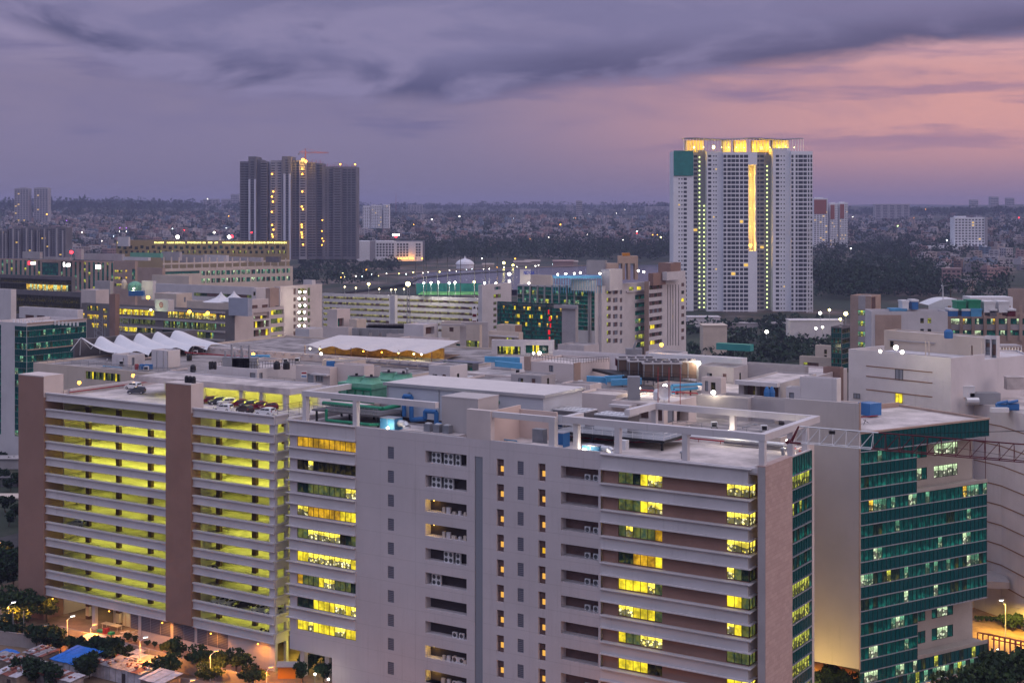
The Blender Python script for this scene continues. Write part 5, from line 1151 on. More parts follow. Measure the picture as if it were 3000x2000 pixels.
# ---- L8 white car park with sports court
b = bx('car_park', 'long white multi-storey car park with dim yellow gaps and a sports court on top', 'car park', C_, 350, 548, -1115, 362, 790, vp1=-6000, wall='white', roof='courtgreen' if 'courtgreen' in M else 'roof', parapet=1.0)
for i in range(6):
    ta, tb = b.t('f', C_(346, 0)[0]), b.t('f', B_(1752, 0)[0]); zt = b.z1 - 1.7 - i * 3.25; b.winm('f', ta, tb, zt - 1.5, zt, 40, rp('PPPRRPPRP', 40), 1.2, False, 'parking_gap'); ta, tb = b.t('f', B_(1692, 0)[0]), b.L1 - .2; b.winm('f', ta, tb, zt - 1.5, zt, 32, rp('PPPPRPR', 32), 1.2, False, 'parking_gap')
b.done()
b = bx('car_park_core', 'plain white stair block at the end of the white car park', 'car park', C_, 352, 424, 330, 622, 765, wall='white'); wx(b, C_, 's', 465, 522, 440, 468, 3, 'bTb'); wx(b, C_, 's', 458, 525, 510, 545, 3, 'VRG'); wx(b, C_, 's', 456, 486, 578, 605, 2, 'RG', rows=5, dy=55); b.done()
b = bx('car_park_pier', 'narrow white pier where the two wings of the white car park meet', 'pier', B_, 1745, 518, 1702, 1752, 782, wall='white'); b.done()
mb = MB(); q = P(*B_(1960, 560), 805); q2 = P(*C_(345, 540), 800); mb.para((q.x, q.y, q.z + 3), (q2.x - q.x, 0, 0), (0, 30, 0), (0, 0, .15)); single('sports_court', mb, M['courtg2'] if 'courtg2' in M else M['green'], 'green sports court on top of the white car park', 'court')
for i, x in enumerate((1940, 2010, 2035, 2135, 2230, 2350, 2480, 2580, 2690)): 
    mb = MB(); q = P(*B_(x, 525), 803); mb.tube(q, q + UZ * 22, .18, 5); single('court_pole', mb, M['black'], 'tall dark fence pole around the sports court', 'pole', 'fence poles of the sports court')
mb = MB(); q = P(*B_(1940, 525), 838); q2 = P(*C_(345, 525), 838); mb.para((q.x, q.y, q.z + 1), (q2.x - q.x, 0, 0), (0, .1, 0), (0, 0, 6.5)); single('court_net', mb, M['net'] if 'net' in M else M['green'], 'green net closing the back of the sports court', 'net')
cl = [(1285, 440, 'lampw', 'f'), (1388, 450, 'lampw', 'f'), (1505, 415, 'lampy', 'y'), (1603, 460, 'lampw', 'f'), (1713, 465, 'lampw', 'f'), (1752, 465, 'lampw', 'f'), (1830, 460, 'lampw', 'f'), (2012, 405, 'lampc', 'c'), (2078, 402, 'lampw', 'c'), (2145, 398, 'lampw', 'c'), (2245, 405, 'lampc', 'c'), (2300, 400, 'lampw', 'c'), (2475, 395, 'lampy', 'c'), (2570, 405, 'lampc', 'c'), (2675, 407, 'lampw', 'c')]
for x, y, m, kd in cl:
    o = roof_lamp({'f': 'white lamp on a short mast along the car park roof', 'y': 'tall yellow lamp on the white car park roof', 'c': 'floodlight mast lighting the sports court'}[kd], P(*B_(x, y), 800), 3500 if kd == 'c' else 1200, (1, .95, .8) if m != 'lampy' else (1, .85, .3), (.6 if kd != 'f' else .42) * (1.3 if kd == 'y' else 1), 'lampm' if kd == 'f' else m, 'lamps on the white car park' if kd != 'y' else None, pole=12 if kd == 'c' else 6)
# tall lattice mast with yellow lamp in front of the car park
mb = MB(); q = P(*B_(1868, 780), 520); tpz = P(*B_(1866, 425), 520).z
for a in range(3): mb.tube((q.x + .8 * math.cos(a * 2.1), q.y + .8 * math.sin(a * 2.1), q.z), (q.x + .35 * math.cos(a * 2.1), q.y + .35 * math.sin(a * 2.1), tpz), .12, 4)
z = q.z
while z < tpz - 1: mb.tube((q.x - .7, q.y, z), (q.x + .7, q.y, z + 1), .07, 4); mb.tube((q.x + .7, q.y, z), (q.x - .7, q.y, z + 1), .07, 4); z += 1.2
single('lattice_mast', mb, M['metalg'], 'thin grey lattice mast topped by a yellow lamp', 'mast'); lamp_thing('mast_lamp', 'yellow lamp at the tip of the lattice mast', P(*B_(1866, 415), 520), .9, 'lampy', None, 'lamp')
# ---- L9 teal glass office with pilasters
b = bx('pilaster_glass_office', 'dark teal glass office with pale vertical fins on its upper floors', 'office building', C_, 1390, 440, 675, 1452, 672, wall='white', parapet=.7)
for i in range(10): wx(b, C_, 'f', 678, 1385, 428 + i * 38, 464 + i * 38, 36, rp('TTTDTT', 36) if i not in (1, 3) else rp('TTOVTTOTTT', 36), dep=.1, barm='mull', bw=.05)
for x in (735, 797, 865, 930, 1000, 1065, 1135, 1205, 1335, 1352): bxp(b, C_, 'f', x - 4, x + 5, 425, 590 if x < 1300 else 960, .8, 'grey', 'fin')
b.done()
b = bx('low_glass_office', 'lower dark teal glass block with bright yellow windows', 'office building', C_, 1088, 612, 490, 1100, 640, wall='darkwall', parapet=.4)
for i in range(11): wx(b, C_, 'f', 492, 1084, 572 + i * 36, 606 + i * 36, 34, (rp('TTDDT', 34) if i % 2 == 0 or i > 6 else rp('TTDYTTaDT', 34)), dep=.1, barm='mull', bw=.06)
for x in (520, 672, 810, 945): bxp(b, C_, 'f', x - 3, x + 3, 580, 940, .3, 'mull', 'fin')
b.done()
b = bx('stone_pier', 'grey stone pier closing the lower teal glass block', 'pier', C_, 1210, 612, 1086, 1218, 632, wall='grey'); bxp(b, C_, 'f', 1020, 1236, 604, 634, .9, 'grey', 'cap'); b.done()
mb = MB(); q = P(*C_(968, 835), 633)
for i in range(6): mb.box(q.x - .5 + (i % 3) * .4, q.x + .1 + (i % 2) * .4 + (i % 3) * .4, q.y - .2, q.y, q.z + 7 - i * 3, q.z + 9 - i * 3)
M['redrefl'] = emit('red_reflection_glow', (.8, .02, .03), .9, False); single('red_reflection', mb, M['redrefl'], 'red glowing reflection strip on the lower teal glass', 'sign')  # red reflection on the glass, imitated with glowing boxes
# roof of L9
for (x0, xc, x1, y0, y1, d, m, lb) in ((1312, 1480, 1486, 198, 290, 700, 'grey', 'grey louvred screen box above the teal glass office'), (1448, 1525, 1642, 282, 440, 676, 'white', 'white stair house rising above the teal glass office'), (1165, 1385, 1400, 380, 440, 668, 'white', 'low white parapet box on the teal glass office'), (800, 985, 1000, 335, 425, 690, 'cream', 'cream roof house with small window behind the teal glass')):
    b = bx('roof_house', lb, 'roof house', C_, xc, y0, x0, x1, d, (y1 - y0) / 3.136 * d / F + 2, wall=m, parapet=.2); b.done()
mb = MB(); q, q2 = P(*C_(1005, 360), 668), P(*C_(1450, 345), 668); mb.para(q, (q2.x - q.x, 0, 0), (0, 14, 0), (0, 0, .8))
for i in range(20): mb.tube((q.x + (q2.x - q.x) * i / 19, q.y, q.z - 7), (q.x + (q2.x - q.x) * i / 19, q.y, q.z), .15, 4)
single('roof_canopy', mb, M['duct'], 'dark blue roof canopy with a row of floodlights', 'canopy')
for x, y in ((1047, 327), (1122, 320), (1200, 318), (1256, 310), (1435, 318), (782, 407), (1787, 292), (1838, 302)): roof_lamp('white floodlight along the blue roof canopy' if x < 1300 else 'white lamp near the brown roof frame', P(*C_(x, y), 664), 700, r=.5, group='floodlights on the teal office roof')
mb = MB(); q = P(*C_(700, 415), 669); mb.box(q.x, q.x + 5, q.y, q.y + .4, q.z, q.z + 7); single('billboard', mb, M['white'], 'white billboard below blue lettering on the teal office roof', 'billboard')
mb = MB(); q = P(*C_(705, 350), 667); hh = 4.8; Q0 = q.copy()
def lbar(x0, z0, x1, z1, w=.8): mb.para((q.x + x0, q.y, q.z + z0), (w, 0, 0), (0, .3, 0), (x1 - x0, 0, z1 - z0))
def hbar(x0, x1, z, w=.7): mb.box(q.x + x0, q.x + x1, q.y, q.y + .3, q.z + z, q.z + z + w)
lbar(0, 0, 0, hh); lbar(.3, hh, 2.2, 0); lbar(2.4, 0, 2.4, hh)                       # N
lbar(3.8, 0, 3.8, hh); lbar(6, 0, 6, hh); hbar(4.2, 6.2, 0); hbar(4.2, 6.2, hh - .7)   # O
lbar(7.5, 0, 7.5, hh); lbar(8.2, 2.4, 9.8, hh); lbar(8.2, 2.4, 9.8, 0)               # K
lbar(11, 0, 11, hh)                                                                  # I
lbar(12.4, 0, 13.6, hh); lbar(14.8, 0, 13.6, hh); hbar(13, 14.8, 1.3)                  # A
mb.v = [(Q0.x + 1.5 + (x - Q0.x) * .32, y, Q0.z + 1.2 + (z - Q0.z) * .34) for x, y, z in mb.v]
M['signb'] = emit('sign_blue', (.02, .07, .5), .5); single('roof_lettering', mb, M['signb'], 'dark blue letters standing on the teal office roof', 'sign')
# ---- L10 white hotel-like tower block
b = bx('white_office', 'tall white block with square windows and green banded bays', 'office building', C_, 1450, 432, 1392, 1872, 674, wall='white', parapet=.8)
for x0, x1 in ((1498, 1536), (1555, 1598), (1618, 1640)): wx(b, C_, 's', x0, x1, 468, 508, 2 if x1 - x0 > 30 else 1, 'VRb' if x0 < 1500 else 'bR', rows=7, dy=75, dep=.5)
wx(b, C_, 's', 1758, 1864, 515, 556, 6, 'TDTTbT', rows=7, dy=73.5, dep=.3, pats=['TTDTTT', 'TDTTTT', 'TTTTTD', 'OOVTTT', 'TTODTT', 'VGVVGD', 'TTTVVT']); wx(b, C_, 's', 1702, 1745, 442, 478, 2, 'VV'); wx(b, C_, 's', 1775, 1815, 438, 470, 2, 'YY'); bxp(b, C_, 's', 1672, 1868, 478, 492, .8, 'white'); b.done()
b = bx('white_office', 'far white block with dark balcony strips and tall narrow slits', 'office building', C_, 1885, 392, 1868, 2226, 700, wall='tan', wallside='white', parapet=.8)
wx(b, C_, 's', 1888, 2008, 430, 468, 6, 'RbRRKR', rows=8, dy=72.5, dep=.8, pats=['RKRRKR', 'KRRKRR', 'RRKRRK', 'bRbRbR', 'RKRRKR', 'RYYRKR', 'RRKRRK', 'RYYRKR'])
for x in (2055, 2078, 2102, 2128, 2155): wx(b, C_, 's', x, x + 7, 420, 980, 1, 'R' if x != 2102 else 'RaRRaRR', split=8, dep=.4)
wx(b, C_, 's', 2183, 2210, 405, 438, 1, 'R', rows=8, dy=70, dep=.4, pats=['R', 'K', 'Y', 'R', 'R', 'K', 'R', 'R']); b.done()
for (x0, xc, x1, y0, y1, d, m, lb) in ((1880, 1925, 2040, 318, 392, 700, 'brown', 'brown hut with white door on the far white block'), (1972, 2085, 2178, 222, 325, 710, 'brown', 'dark brown tank room topping the far white block'), (2036, 2050, 2220, 305, 345, 706, 'white', 'white parapet box on the far white block')):
    b = bx('roof_house', lb, 'roof house', C_, xc, y0, x0, x1, d, (y1 - y0) / 3.136 * d / F + 2, wall=m, parapet=.2); b.done()
o = thing('roof_frame', 'orange brown concrete frame with tanks on the white block roof', 'roof frame', P(*C_(1695, 370), 690)); k_ = 690 / F / 3.136
def cxz(x, y, d=690): p = P(*C_(x, y), d); return p.x, p.z
for x0, x1, y0, y1, nm, m in ((1606, 1785, 158, 225, 'frame_beam', 'tan'), (1640, 1665, 225, 375, 'frame_post', 'tan'), (1690, 1715, 225, 375, 'frame_post', 'tan'), (1755, 1785, 225, 375, 'frame_post', 'tan'), (1500, 1606, 225, 280, 'tank_wall', 'tan'), (1648, 1662, 132, 158, 'drum', 'ochred'), (1666, 1680, 132, 158, 'drum', 'ochred'), (1684, 1698, 132, 158, 'drum', 'ochred'), (1702, 1714, 132, 158, 'drum', 'ochred')):
    xa, za = cxz(x0, y1); xb, zb = cxz(x1, y0); mb = MB(); mb.box(xa, xb, 690 if nm != 'drum' else 692, 698, za, zb); part(nm, mb, M['ochred'] if m == 'ochred' and 'ochred' in M else M['tan'], o)
# ---- L11 white tensile tent
tent = thing('tensile_tent', 'white five peaked tensile tent on the terrace block roof', 'tent', P(400, 1050, 395))
P1 = Vector((-114.4, 397.7, 46.5)); dv_ = Vector((4.1, 4.83, 0)); ax = Vector((.56, -.83, 0)); VL = 26.5
def tz_(i, t, s):    # s across -0.5..0.5, t along 0 (peak) .. 1 (low end)
    ridge = 3.1 * (1 - t) ** 1.6 + 1.2 * t ** 2.2 + .5; val = .9 * (1 - t) + .2 + .35 * t
    c = math.cos(math.pi * s) ** 1.25; return val + (ridge - val) * c
for i in range(-1, 5):
    mb = MB(); base = P1 + dv_ * i; N1, N2 = 12, 12
    def tp_(a, c):
        t, s = a / N1, c / N2 - .5; off = (1 - t) * 2.6 * (0.25 - s * s) * 4 - .8; off2 = 2.2 * t * (s * s * 4) * 1.2
        return base + ax * (VL * t - (off if t < 1e-6 else off * (1 - t)) + off2 * (t ** 3)) + dv_ * (s * (2.1 if i == 4 and s > 0 else 1)) + UZ * tz_(i, t, s)
    for a in range(N1):
        for c in range(N2 // 2 if i == -1 else 0, N2): mb.quad(tp_(a, c), tp_(a + 1, c), tp_(a + 1, c + 1), tp_(a, c + 1))
    part('membrane', mb, M['tent'], tent, smooth=True)
    mb = MB(); pk = tp_(0, N2 // 2); mb.tube(pk, pk - UZ * 5 - ax * 1.0, .14, 5); mb.tube(pk, base + dv_ * .5 - ax * 2 + UZ * .2, .1, 5); mb.tube(pk, base - dv_ * .5 - ax * 2 + UZ * .2, .1, 5); part('mast', mb, M['metalw'], tent)
    mb = MB(); lo_ = tp_(N1, N2 // 2); mb.tube(lo_, base + ax * (VL - 2) - UZ * .2, .12, 5)
    for c in (0, N2): mb.tube(tp_(N1, c), base + ax * (VL + 1.5) + dv_ * (c / N2 - .5) - UZ * .3, .12, 5)
    part('strut', mb, M['metalw'], tent)
mb = MB(); q = P1 - ax * 4 - dv_ * 1.2; mb.para(Vector((q.x, q.y, 40)), dv_ * 6.6, -ax * 1.2, (0, 0, 9.5)); part('back_wall', mb, M['darkwall'], tent)
for i, (x, y, r) in enumerate(((2030, 505, 4.5), (2150, 498, 4.0))):
    q = P(*A_(x, y + 70), 640); mb = MB(); mb.lathe((q.x, q.y, q.z), [(8.4, 0), (5.2, .7), (2.7, 1.7), (1, 3.0), (.15, 4.4)], 8, cap=False); single('small_tent', mb, M['tent'], 'peaked white canopy on the cream roof terrace' if i == 0 else 'second peaked canopy, half behind the grey blue box', 'tent', smooth=True)
# ---- boxes on the terrace
b = bx('roof_house', 'white cube house with blue door before the tent', 'roof house', A_, 1172, 1070, 1028, 1330, 362, 5.2, wall='white', parapet=.5); wx(b, A_, 's', 1210, 1236, 1090, 1160, 1, 'b'); wx(b, A_, 'f', 1128, 1138, 1092, 1180, 1, 'K', bars=False); b.done()
b = bx('roof_house', 'white water tank house with pipes before the tent', 'roof house', A_, 1535, 1028, 1392, 1655, 358, 7.6, wall='white', parapet=.3); b.done()
mb = MB()
for x in (1440, 1500, 1540): q = P(*A_(x, 1030), 355); mb.tube(q, q - UZ * 6.5, .12, 5)
single('drain_pipe', mb, M['metalg'], 'blue grey pipes down the water tank house', 'pipe')
for i in range(3): mb = MB(); q = P(*A_(1255 + i * 42, 1185), 352); mb.lathe((q.x, q.y, 46), [(.5, 0), (.55, .9), (.4, 1.3)], 8); single('drum', mb, M['bluepaint'] if i else M['redpipe'], ['red drum beside the white cube house', 'blue drum between the two white houses', 'blue drum by the pipes of the tank house'][i], 'drum')
mb = MB(); q = P(*A_(1340, 1185), 352); mb.box(q.x - 1.5, q.x + 1.5, q.y, q.y + 1, 46, 47.2); single('pump_set', mb, M['bluepaint'], 'blue pump set between the white houses', 'pump')
mb = MB(); q0, q1 = P(*A_(1700, 1050), 385), P(*A_(2330, 1060), 372); mb.path([Vector((q0.x, q0.y, 46.9)), Vector((q1.x, q1.y, 46.9))], .2, 6); single('fire_pipe', mb, M['redpipe'], 'red pipe along the terrace block roof edge', 'pipe')
roof_lamp('orange lamp on a post between tent and roof houses', P(*B_(445, 1058), 372), 500, (1, .55, .12), .45, 'lampo', None, pole=3)
# ---- white house row behind the covered parking
b = bx('roof_house', 'long white roof house with tanks and black drums on top', 'roof house', B_, 480, 1197, 18, 836, 322, 6.2, wall='white', parapet=.35); wx(b, B_, 'f', 412, 465, 1226, 1285, 1, 'b'); wx(b, B_, 's', 500, 532, 1230, 1290, 1, 'b'); b.done()
b = bx('roof_house', 'beige roof house with sign board and louvred door hood', 'roof house', B_, 1150, 1185, 836, 1192, 318, 7, wall='beige', parapet=.3); wx(b, B_, 'f', 1018, 1088, 1252, 1310, 3, 'b'); wx(b, B_, 'f', 938, 1000, 1236, 1320, 1, 'b', bars=False); bxp(b, B_, 'f', 1002, 1150, 1228, 1242, 1.2, 'white', 'hood'); b.done()
mb = MB(); q = P(*B_(885, 1275), 316); mb.box(q.x, q.x + 1.3, q.y - .1, q.y, q.z, q.z + 1.5, 0); mb.box(q.x + .1, q.x + 1.2, q.y - .14, q.y - .1, q.z + .9, q.z + 1.3, 1); mb.box(q.x + .1, q.x + 1.2, q.y - .14, q.y - .1, q.z + .2, q.z + .5, 2); single('sign_board', mb, [M['metalw'], M['redpipe'], M['bluepaint']], 'small red and blue sign board on the beige roof house', 'sign')
b = bx('roof_house', 'large pale box house beside the beige one', 'roof house', B_, 1465, 1165, 1190, 1556, 316, 7.0, wall='beige', parapet=.3); b.done()
for i, (x, y, m) in enumerate(((48, 1165, 'dark'), (70, 1162, 'dark'), (96, 1165, 'dark'))): mb = MB(); q = P(*B_(x, y), 322); mb.lathe((q.x, q.y, q.z - .8), [(.28, 0), (.32, .2), (.32, 1.5), (.2, 1.8)], 10); single('vent_stack', mb, M['black'], 'tall black drum on the white roof house corner', 'drum', 'three tall black drums', smooth=True)
for i, x in enumerate((662, 750)): mb = MB(); q = P(*B_(x, 1180), 324); mb.lathe((q.x, q.y, q.z - .4), [(.75, 0), (.8, .3), (.75, 1.4), (.4, 1.8), (.2, 1.9)], 14); single('water_tank', mb, M['black'], ['round black water tank on the white house nearer its middle', 'round black water tank on the white house near its end'][i], 'water tank', smooth=True)
for i, (x, y) in enumerate(((240, 1150), (330, 1160), (400, 1155))): mb = MB(); q = P(*B_(x, y), 328); mb.box(q.x - 2, q.x + 2, q.y, q.y + 2.5, q.z - 2, q.z + 1.6); mb.tube((q.x, q.y + 1, q.z + 1.6), (q.x, q.y + 1, q.z + 4.5), .3, 6); mb.tube((q.x - 1.5, q.y + 1, q.z), (q.x - 1.5, q.y + 1, q.z + 3), .25, 6); single('roof_fan', mb, M['metalg'], 'grey exhaust fan set on the long white roof house', 'fan', 'exhaust fans on the long roof house')
mb = MB(); q = P(*B_(500, 1085), 352); mb.box(q.x - 2.2, q.x + 2.4, q.y, q.y + 2, q.z - 1, q.z + .4); single('blue_plant', mb, M['duct'], 'low blue plant cover behind the exhaust fans', 'plant cover')
mb = MB(); q = P(*B_(1150, 1150), 350); mb.box(q.x - .9, q.x + 1.2, q.y, q.y + 1.2, q.z - 1, q.z + .7); single('blue_plant', mb, M['bluepaint'], 'blue box beside the large pale box house', 'plant cover')
mb = MB(); q = fr(135, 72, 46.2); mbox(mb, 143, 154, 66, 74, 46.2, 46.4); single('rooflight', mb, M['pA'] if False else M['cream'], 'pale lit rooflight between roof house and tent terrace', 'rooflight'); roof_lamp('lamp over the pale rooflight', fr(149, 76, 49.5), 700, (1, .85, .5), .35)
def railing(label, pts, h=1.1, m='metalg', n=12):
    mb = MB()
    for a, c in zip(pts, pts[1:]):
        for z in (h * .55, h): mb.tube(a + UZ * z, c + UZ * z, .05, 4)
        for i in range(n + 1): q = a + (c - a) * (i / n); mb.tube(q, q + UZ * h, .05, 4)
    return single('railing', mb, M[m], label, 'railing')
railing('black railing on the long white roof house', [P(*B_(130, 1188), 330), P(*B_(480, 1192), 326), P(*B_(830, 1162), 330)], 1.6, 'black', 14)
# skylight panels
for i in range(3):
    mb = MB(); o_ = fr(119 + i * 9.5, 88, 46.5); mb.para(o_, E1 * 8.8, E2 * 16, UZ * .25 + Vector((0, 0, 0))); 
    for j in range(7): mb.para(o_ + E2 * (j * 2.5) + UZ * .25, E1 * 8.8, E2 * .14, UZ * .05, 1)
    single('roof_panel', mb, [M['panel'], M['metalg']], ['slate grey roof panel field, one nearest the teal glass box', 'slate grey roof panel field, middle one', 'slate grey roof panel field nearest the lit canopy'][i], 'roof panel')
# ---- wavy canopy restaurant
o = thing('canopy_restaurant', 'roof restaurant glowing amber under a wavy white canopy', 'restaurant', P(1080, 1030, 425)); nW = 36
f0, f1 = G(884, 1016, 49.0), G(1257, 1035.5, 49.0); bk = Vector((7, 24, 0)); mb = MB()
def wv(i, j):
    p = f0 + (f1 - f0) * (i / nW) + bk * (j / 4); w = math.sin(i / nW * 2 * math.pi * 5); return p + UZ * (.4 * w * (1 - j / 4) ** 2 + .9 * (j / 4) + .2)
for i in range(nW):
    for j in range(4): mb.quad(wv(i, j), wv(i + 1, j), wv(i + 1, j + 1), wv(i, j + 1))
part('canopy', mb, M['sheet'], o, smooth=True)
mb = MB(); mb.para(f0 + bk * .45 - UZ * 2.7, (f1 - f0), bk * .03, UZ * 2.9); part('back_wall', mb, M['amberwall'] if 'amberwall' in M else M['tan'], o)
mb = MB(); mb.para(f0 - bk * .1 - UZ * 2.75, (f1 - f0), bk * 1.1, UZ * .1); part('floor', mb, M['paving'], o)
for i in range(9): mb = MB(); q = f0 + (f1 - f0) * (i / 8) + bk * .08; mb.tube(q - UZ * 2.7, q + UZ * .3, .13, 6); part('column', mb, M['brown'], o)
for x, y, e, m, c in ((862, 1015, 700, 'lampw', (1, .9, .5)), (1010, 1025, 600, 'lampy', (1, .8, .25)), (1420, 1062, 420, 'lampo', (1, .6, .1)), (1590, 1055, 700, 'lampo', (1, .62, .1)), (1745, 1075, 900, 'lampy', (1, .72, .15)), (1880, 1075, 1300, 'lampy', (1, .8, .25)), (1950, 1065, 900, 'lampw', (1, .85, .4))):
    roof_lamp('warm lamp under the wavy canopy', f0 + (f1 - f0) * max(.02, min(.97, (B_(x, y)[0] - 884) / 373)) + bk * .15 - UZ * .75, e * .4, c, .22, m, 'lamps under the wavy canopy')
# ---- L14 beige blocks between car park and canopy
b = bx('beige_block', 'beige roof block with tall stair house in front of the white car park', 'office building', B_, 1832, 880, 1320, 1836, 470, wall='beige', parapet=.8); wx(b, B_, 'f', 1368, 1490, 903, 945, 8, 'YaYVYYaY'); wx(b, B_, 'f', 1562, 1686, 920, 958, 8, 'YYTDTTTT'); b.done()
b = bx('roof_house', 'tall beige stair house with dark doorway before the white car park', 'roof house', B_, 1215, 650, 1125, 1336, 482, 20, wall='beige', parapet=.3); wx(b, B_, 'f', 1200, 1214, 730, 800, 1, 'R') if False else wx(b, B_, 's', 1222, 1278, 730, 805, 2, 'TR', dep=.8); b.done()
b = bx('roof_house', 'low beige wing before the tall stair house', 'roof house', B_, 1320, 815, 1085, 1330, 478, wall='beige'); b.done()
b = bx('roof_house', 'small beige plant room beside the tall stair house', 'roof house', B_, 1395, 742, 1325, 1482, 480, 8, wall='cream', parapet=.2); b.done()
b = bx('tank_room', 'pale block with corner vents over the wavy canopy end', 'roof house', B_, 960, 828, 832, 1088, 500, 12, wall='white', parapet=.3); b.done()
for i in range(10): mb = MB(); q = P(*B_(1380 + i * 46, 868 + i * 1.0), 474 + (i % 2) * 4); mb.box(q.x - 1, q.x + 1.2, q.y, q.y + 1.4, q.z - .8, q.z + 1.8); single('roof_condenser', mb, M['metalg'], 'dark roof condenser in the row behind the beige parapet', 'condenser', 'condensers on the beige block')
mb = MB()
for i in range(24): q = P(*B_(1490 + i * 15, 830 - (i % 3) * 12), 500); mb.box(q.x - .8, q.x + .8, q.y, q.y + 1, q.z - 4, q.z + 1)
single('condenser_bank', mb, M['darkwall'], 'long dark bank of plant on the beige block roof', 'plant')
b = bx('beige_block', 'beige wing with two dark green windows above the canopy end', 'office building', B_, 2156, 925, 1786, 2252, 440, wall='beige', parapet=.6); wx(b, B_, 'f', 1826, 1956, 962, 1006, 8, 'DTDDTDDT'); wx(b, B_, 'f', 2020, 2150, 976, 1018, 8, 'TTDTTTDT'); b.done()
b = bx('roof_house', 'white roof house beside a brick lined recess', 'roof house', B_, 2010, 790, 1828, 2145, 455, 12, wall='white', parapet=.3); wx(b, B_, 's', 2030, 2110, 812, 880, 1, 'R', bars=False, dep=1.5) ; b.done()
# ---- L15 grey frames
b = bx('frame_office', 'cream office part with green glass behind grey portal frames', 'office building', C_, 330, 770, -20, 345, 452, wall='cream', parapet=.4)
wx(b, C_, 'f', 205, 325, 930, 990, 6, 'GVGGDV'); wx(b, C_, 'f', 205, 330, 1000, 1085, 6, 'TYTVTT'); wx(b, C_, 'f', 112, 150, 960, 1080, 2, 'YTTT', split=3); wx(b, C_, 'f', 50, 90, 810, 850, 2, 'R'); b.done()
o = thing('portal_structure', 'tall grey double portal frame before the cream office', 'roof frame', P(*C_(270, 1080), 440))
def cbox(o, nm, m, x0, x1, y0, y1, d, th=1.2):
    p = P(*C_(x0, y1), d); q = P(*C_(x1, y0), d); mb = MB(); mb.box(p.x, q.x, d, d + th, p.z, q.z); return part(nm, mb, M[m], o)
cbox(o, 'beam', 'grey', 160, 408, 766, 788, 440); cbox(o, 'post', 'grey', 352, 408, 788, 1080, 440); cbox(o, 'post', 'grey', 150, 206, 790, 1085, 438); cbox(o, 'beam', 'grey', -40, 190, 782, 800, 436)
sb = MB(); p = P(*C_(260, 760), 436); q = P(*C_(304, 598), 436)
sb.box(p.x, q.x, 436, 436.4, p.z, q.z, 0); w_ = q.x - p.x; h_ = q.z - p.z
sb.poly([(p.x + w_ * .2, 435.9, p.z + h_ * .74), (p.x + w_ * .8, 435.9, p.z + h_ * .74), (p.x + w_ * .5, 435.9, p.z + h_ * .9)], 1); sb.box(p.x + w_ * .1, p.x + w_ * .9, 435.88, 435.95, p.z + h_ * .28, p.z + h_ * .44, 2); sb.box(p.x + w_ * .1, p.x + w_ * .9, 435.88, 435.95, p.z, p.z + h_ * .06, 2)
single('banner_sign', sb, [M['metalw'], M['black'], M['maroon']], 'tall white banner sign with black triangle on the portal frame', 'sign')
b = bx('low_office', 'low cream office with stepped eaves beside the lower teal glass', 'office building', C_, 690, 862, 412, 722, 455, wall='cream', parapet=.6); wx(b, C_, 'f', 455, 530, 925, 985, 5, 'TDTTT'); wx(b, C_, 'f', 575, 650, 905, 960, 5, 'VGVDT'); bxp(b, C_, 'f', 425, 690, 880, 892, 1.0, 'white'); b.done()
b = bx('roof_house', 'small cream roof house with brick side on the low office', 'roof house', C_, 655, 795, 488, 718, 468, 6, wall='cream', wallside='brown', parapet=.3); b.done()
# ---- L16 white portal block and long white wall
b = bx('portal_office', 'white portal block with yellow lit green glass behind', 'office building', C_, 1008, 935, 440, 1016, 390, vp1=-30000, wall='white', parapet=.3)
wx(b, C_, 'f', 490, 706, 985, 1068, 14, 'DVDVVYVVYVDDVD', dep=1.4); wx(b, C_, 'f', 750, 962, 975, 1050, 14, 'TTTTYTYYTTTTTD', dep=1.4); b.done()
o = b.o; lamp_thing('wall_lamp', 'slanted white lamp at the portal block roof edge', P(*C_(880, 1048), 386), .5, 'lampw', None, 'lamp'); lamp_thing('wall_lamp', 'small lamp under the portal block glass', P(*C_(825, 1050), 386), .35, 'lampw', None, 'lamp')
b = bx('long_wall_block', 'long white windowless wall with a sooty stain', 'office building', C_, 1868, 1078, 1004, 1880, 345, wall='white2' if 'white2' in M else 'white', parapet=.4); b.done()
mb = MB(); q = P(*C_(1740, 1050), 352); mb.box(q.x - 2, q.x + 2, q.y - 3, q.y - 1, q.z - 2, q.z + 1.4); mb.tube((q.x, q.y - 2, q.z + 1.4), (q.x + .6, q.y - 2, q.z + 3), .3, 6); single('roof_fan', mb, M['metalg'], 'blue grey fan unit before the long white wall', 'fan')
# ---- L17 beige block with brown strips, teal glass box, blue ducts
b = bx('brown_strip_block', 'beige roof block with a brown vertical strip and pale gridded roof', 'roof house', C_, 1192, 1150, 742, 1522, 326, 8.5, wall='beige', roof='roof', parapet=.5); wx(b, C_, 'f', 966, 1006, 1150, 1218, 2, 'b'); bxp(b, C_, 'f', 742, 800, 1075, 1200, .2, 'tan', 'brown_panel'); bxp(b, C_, 's', 1192, 1250, 1140, 1390, .25, 'tan', 'brown_panel'); b.done()
railing('thin black railing around the gridded beige roof', [P(*C_(800, 1098), 342), P(*C_(1190, 1146), 327), P(*C_(1515, 1126), 336)], 1.2, 'black', 14)
b = bx('teal_box', 'small teal glass box between roof houses', 'roof house', C_, 268, 1152, -2, 276, 352, 11, wall='darkwall', parapet=.3)
for i in range(4): wx(b, C_, 'f', -15, 262, 1122 + i * 36, 1155 + i * 36, 12, rp('TTTDT', 12), dep=.1, barm='mull', bw=.05)
b.done()
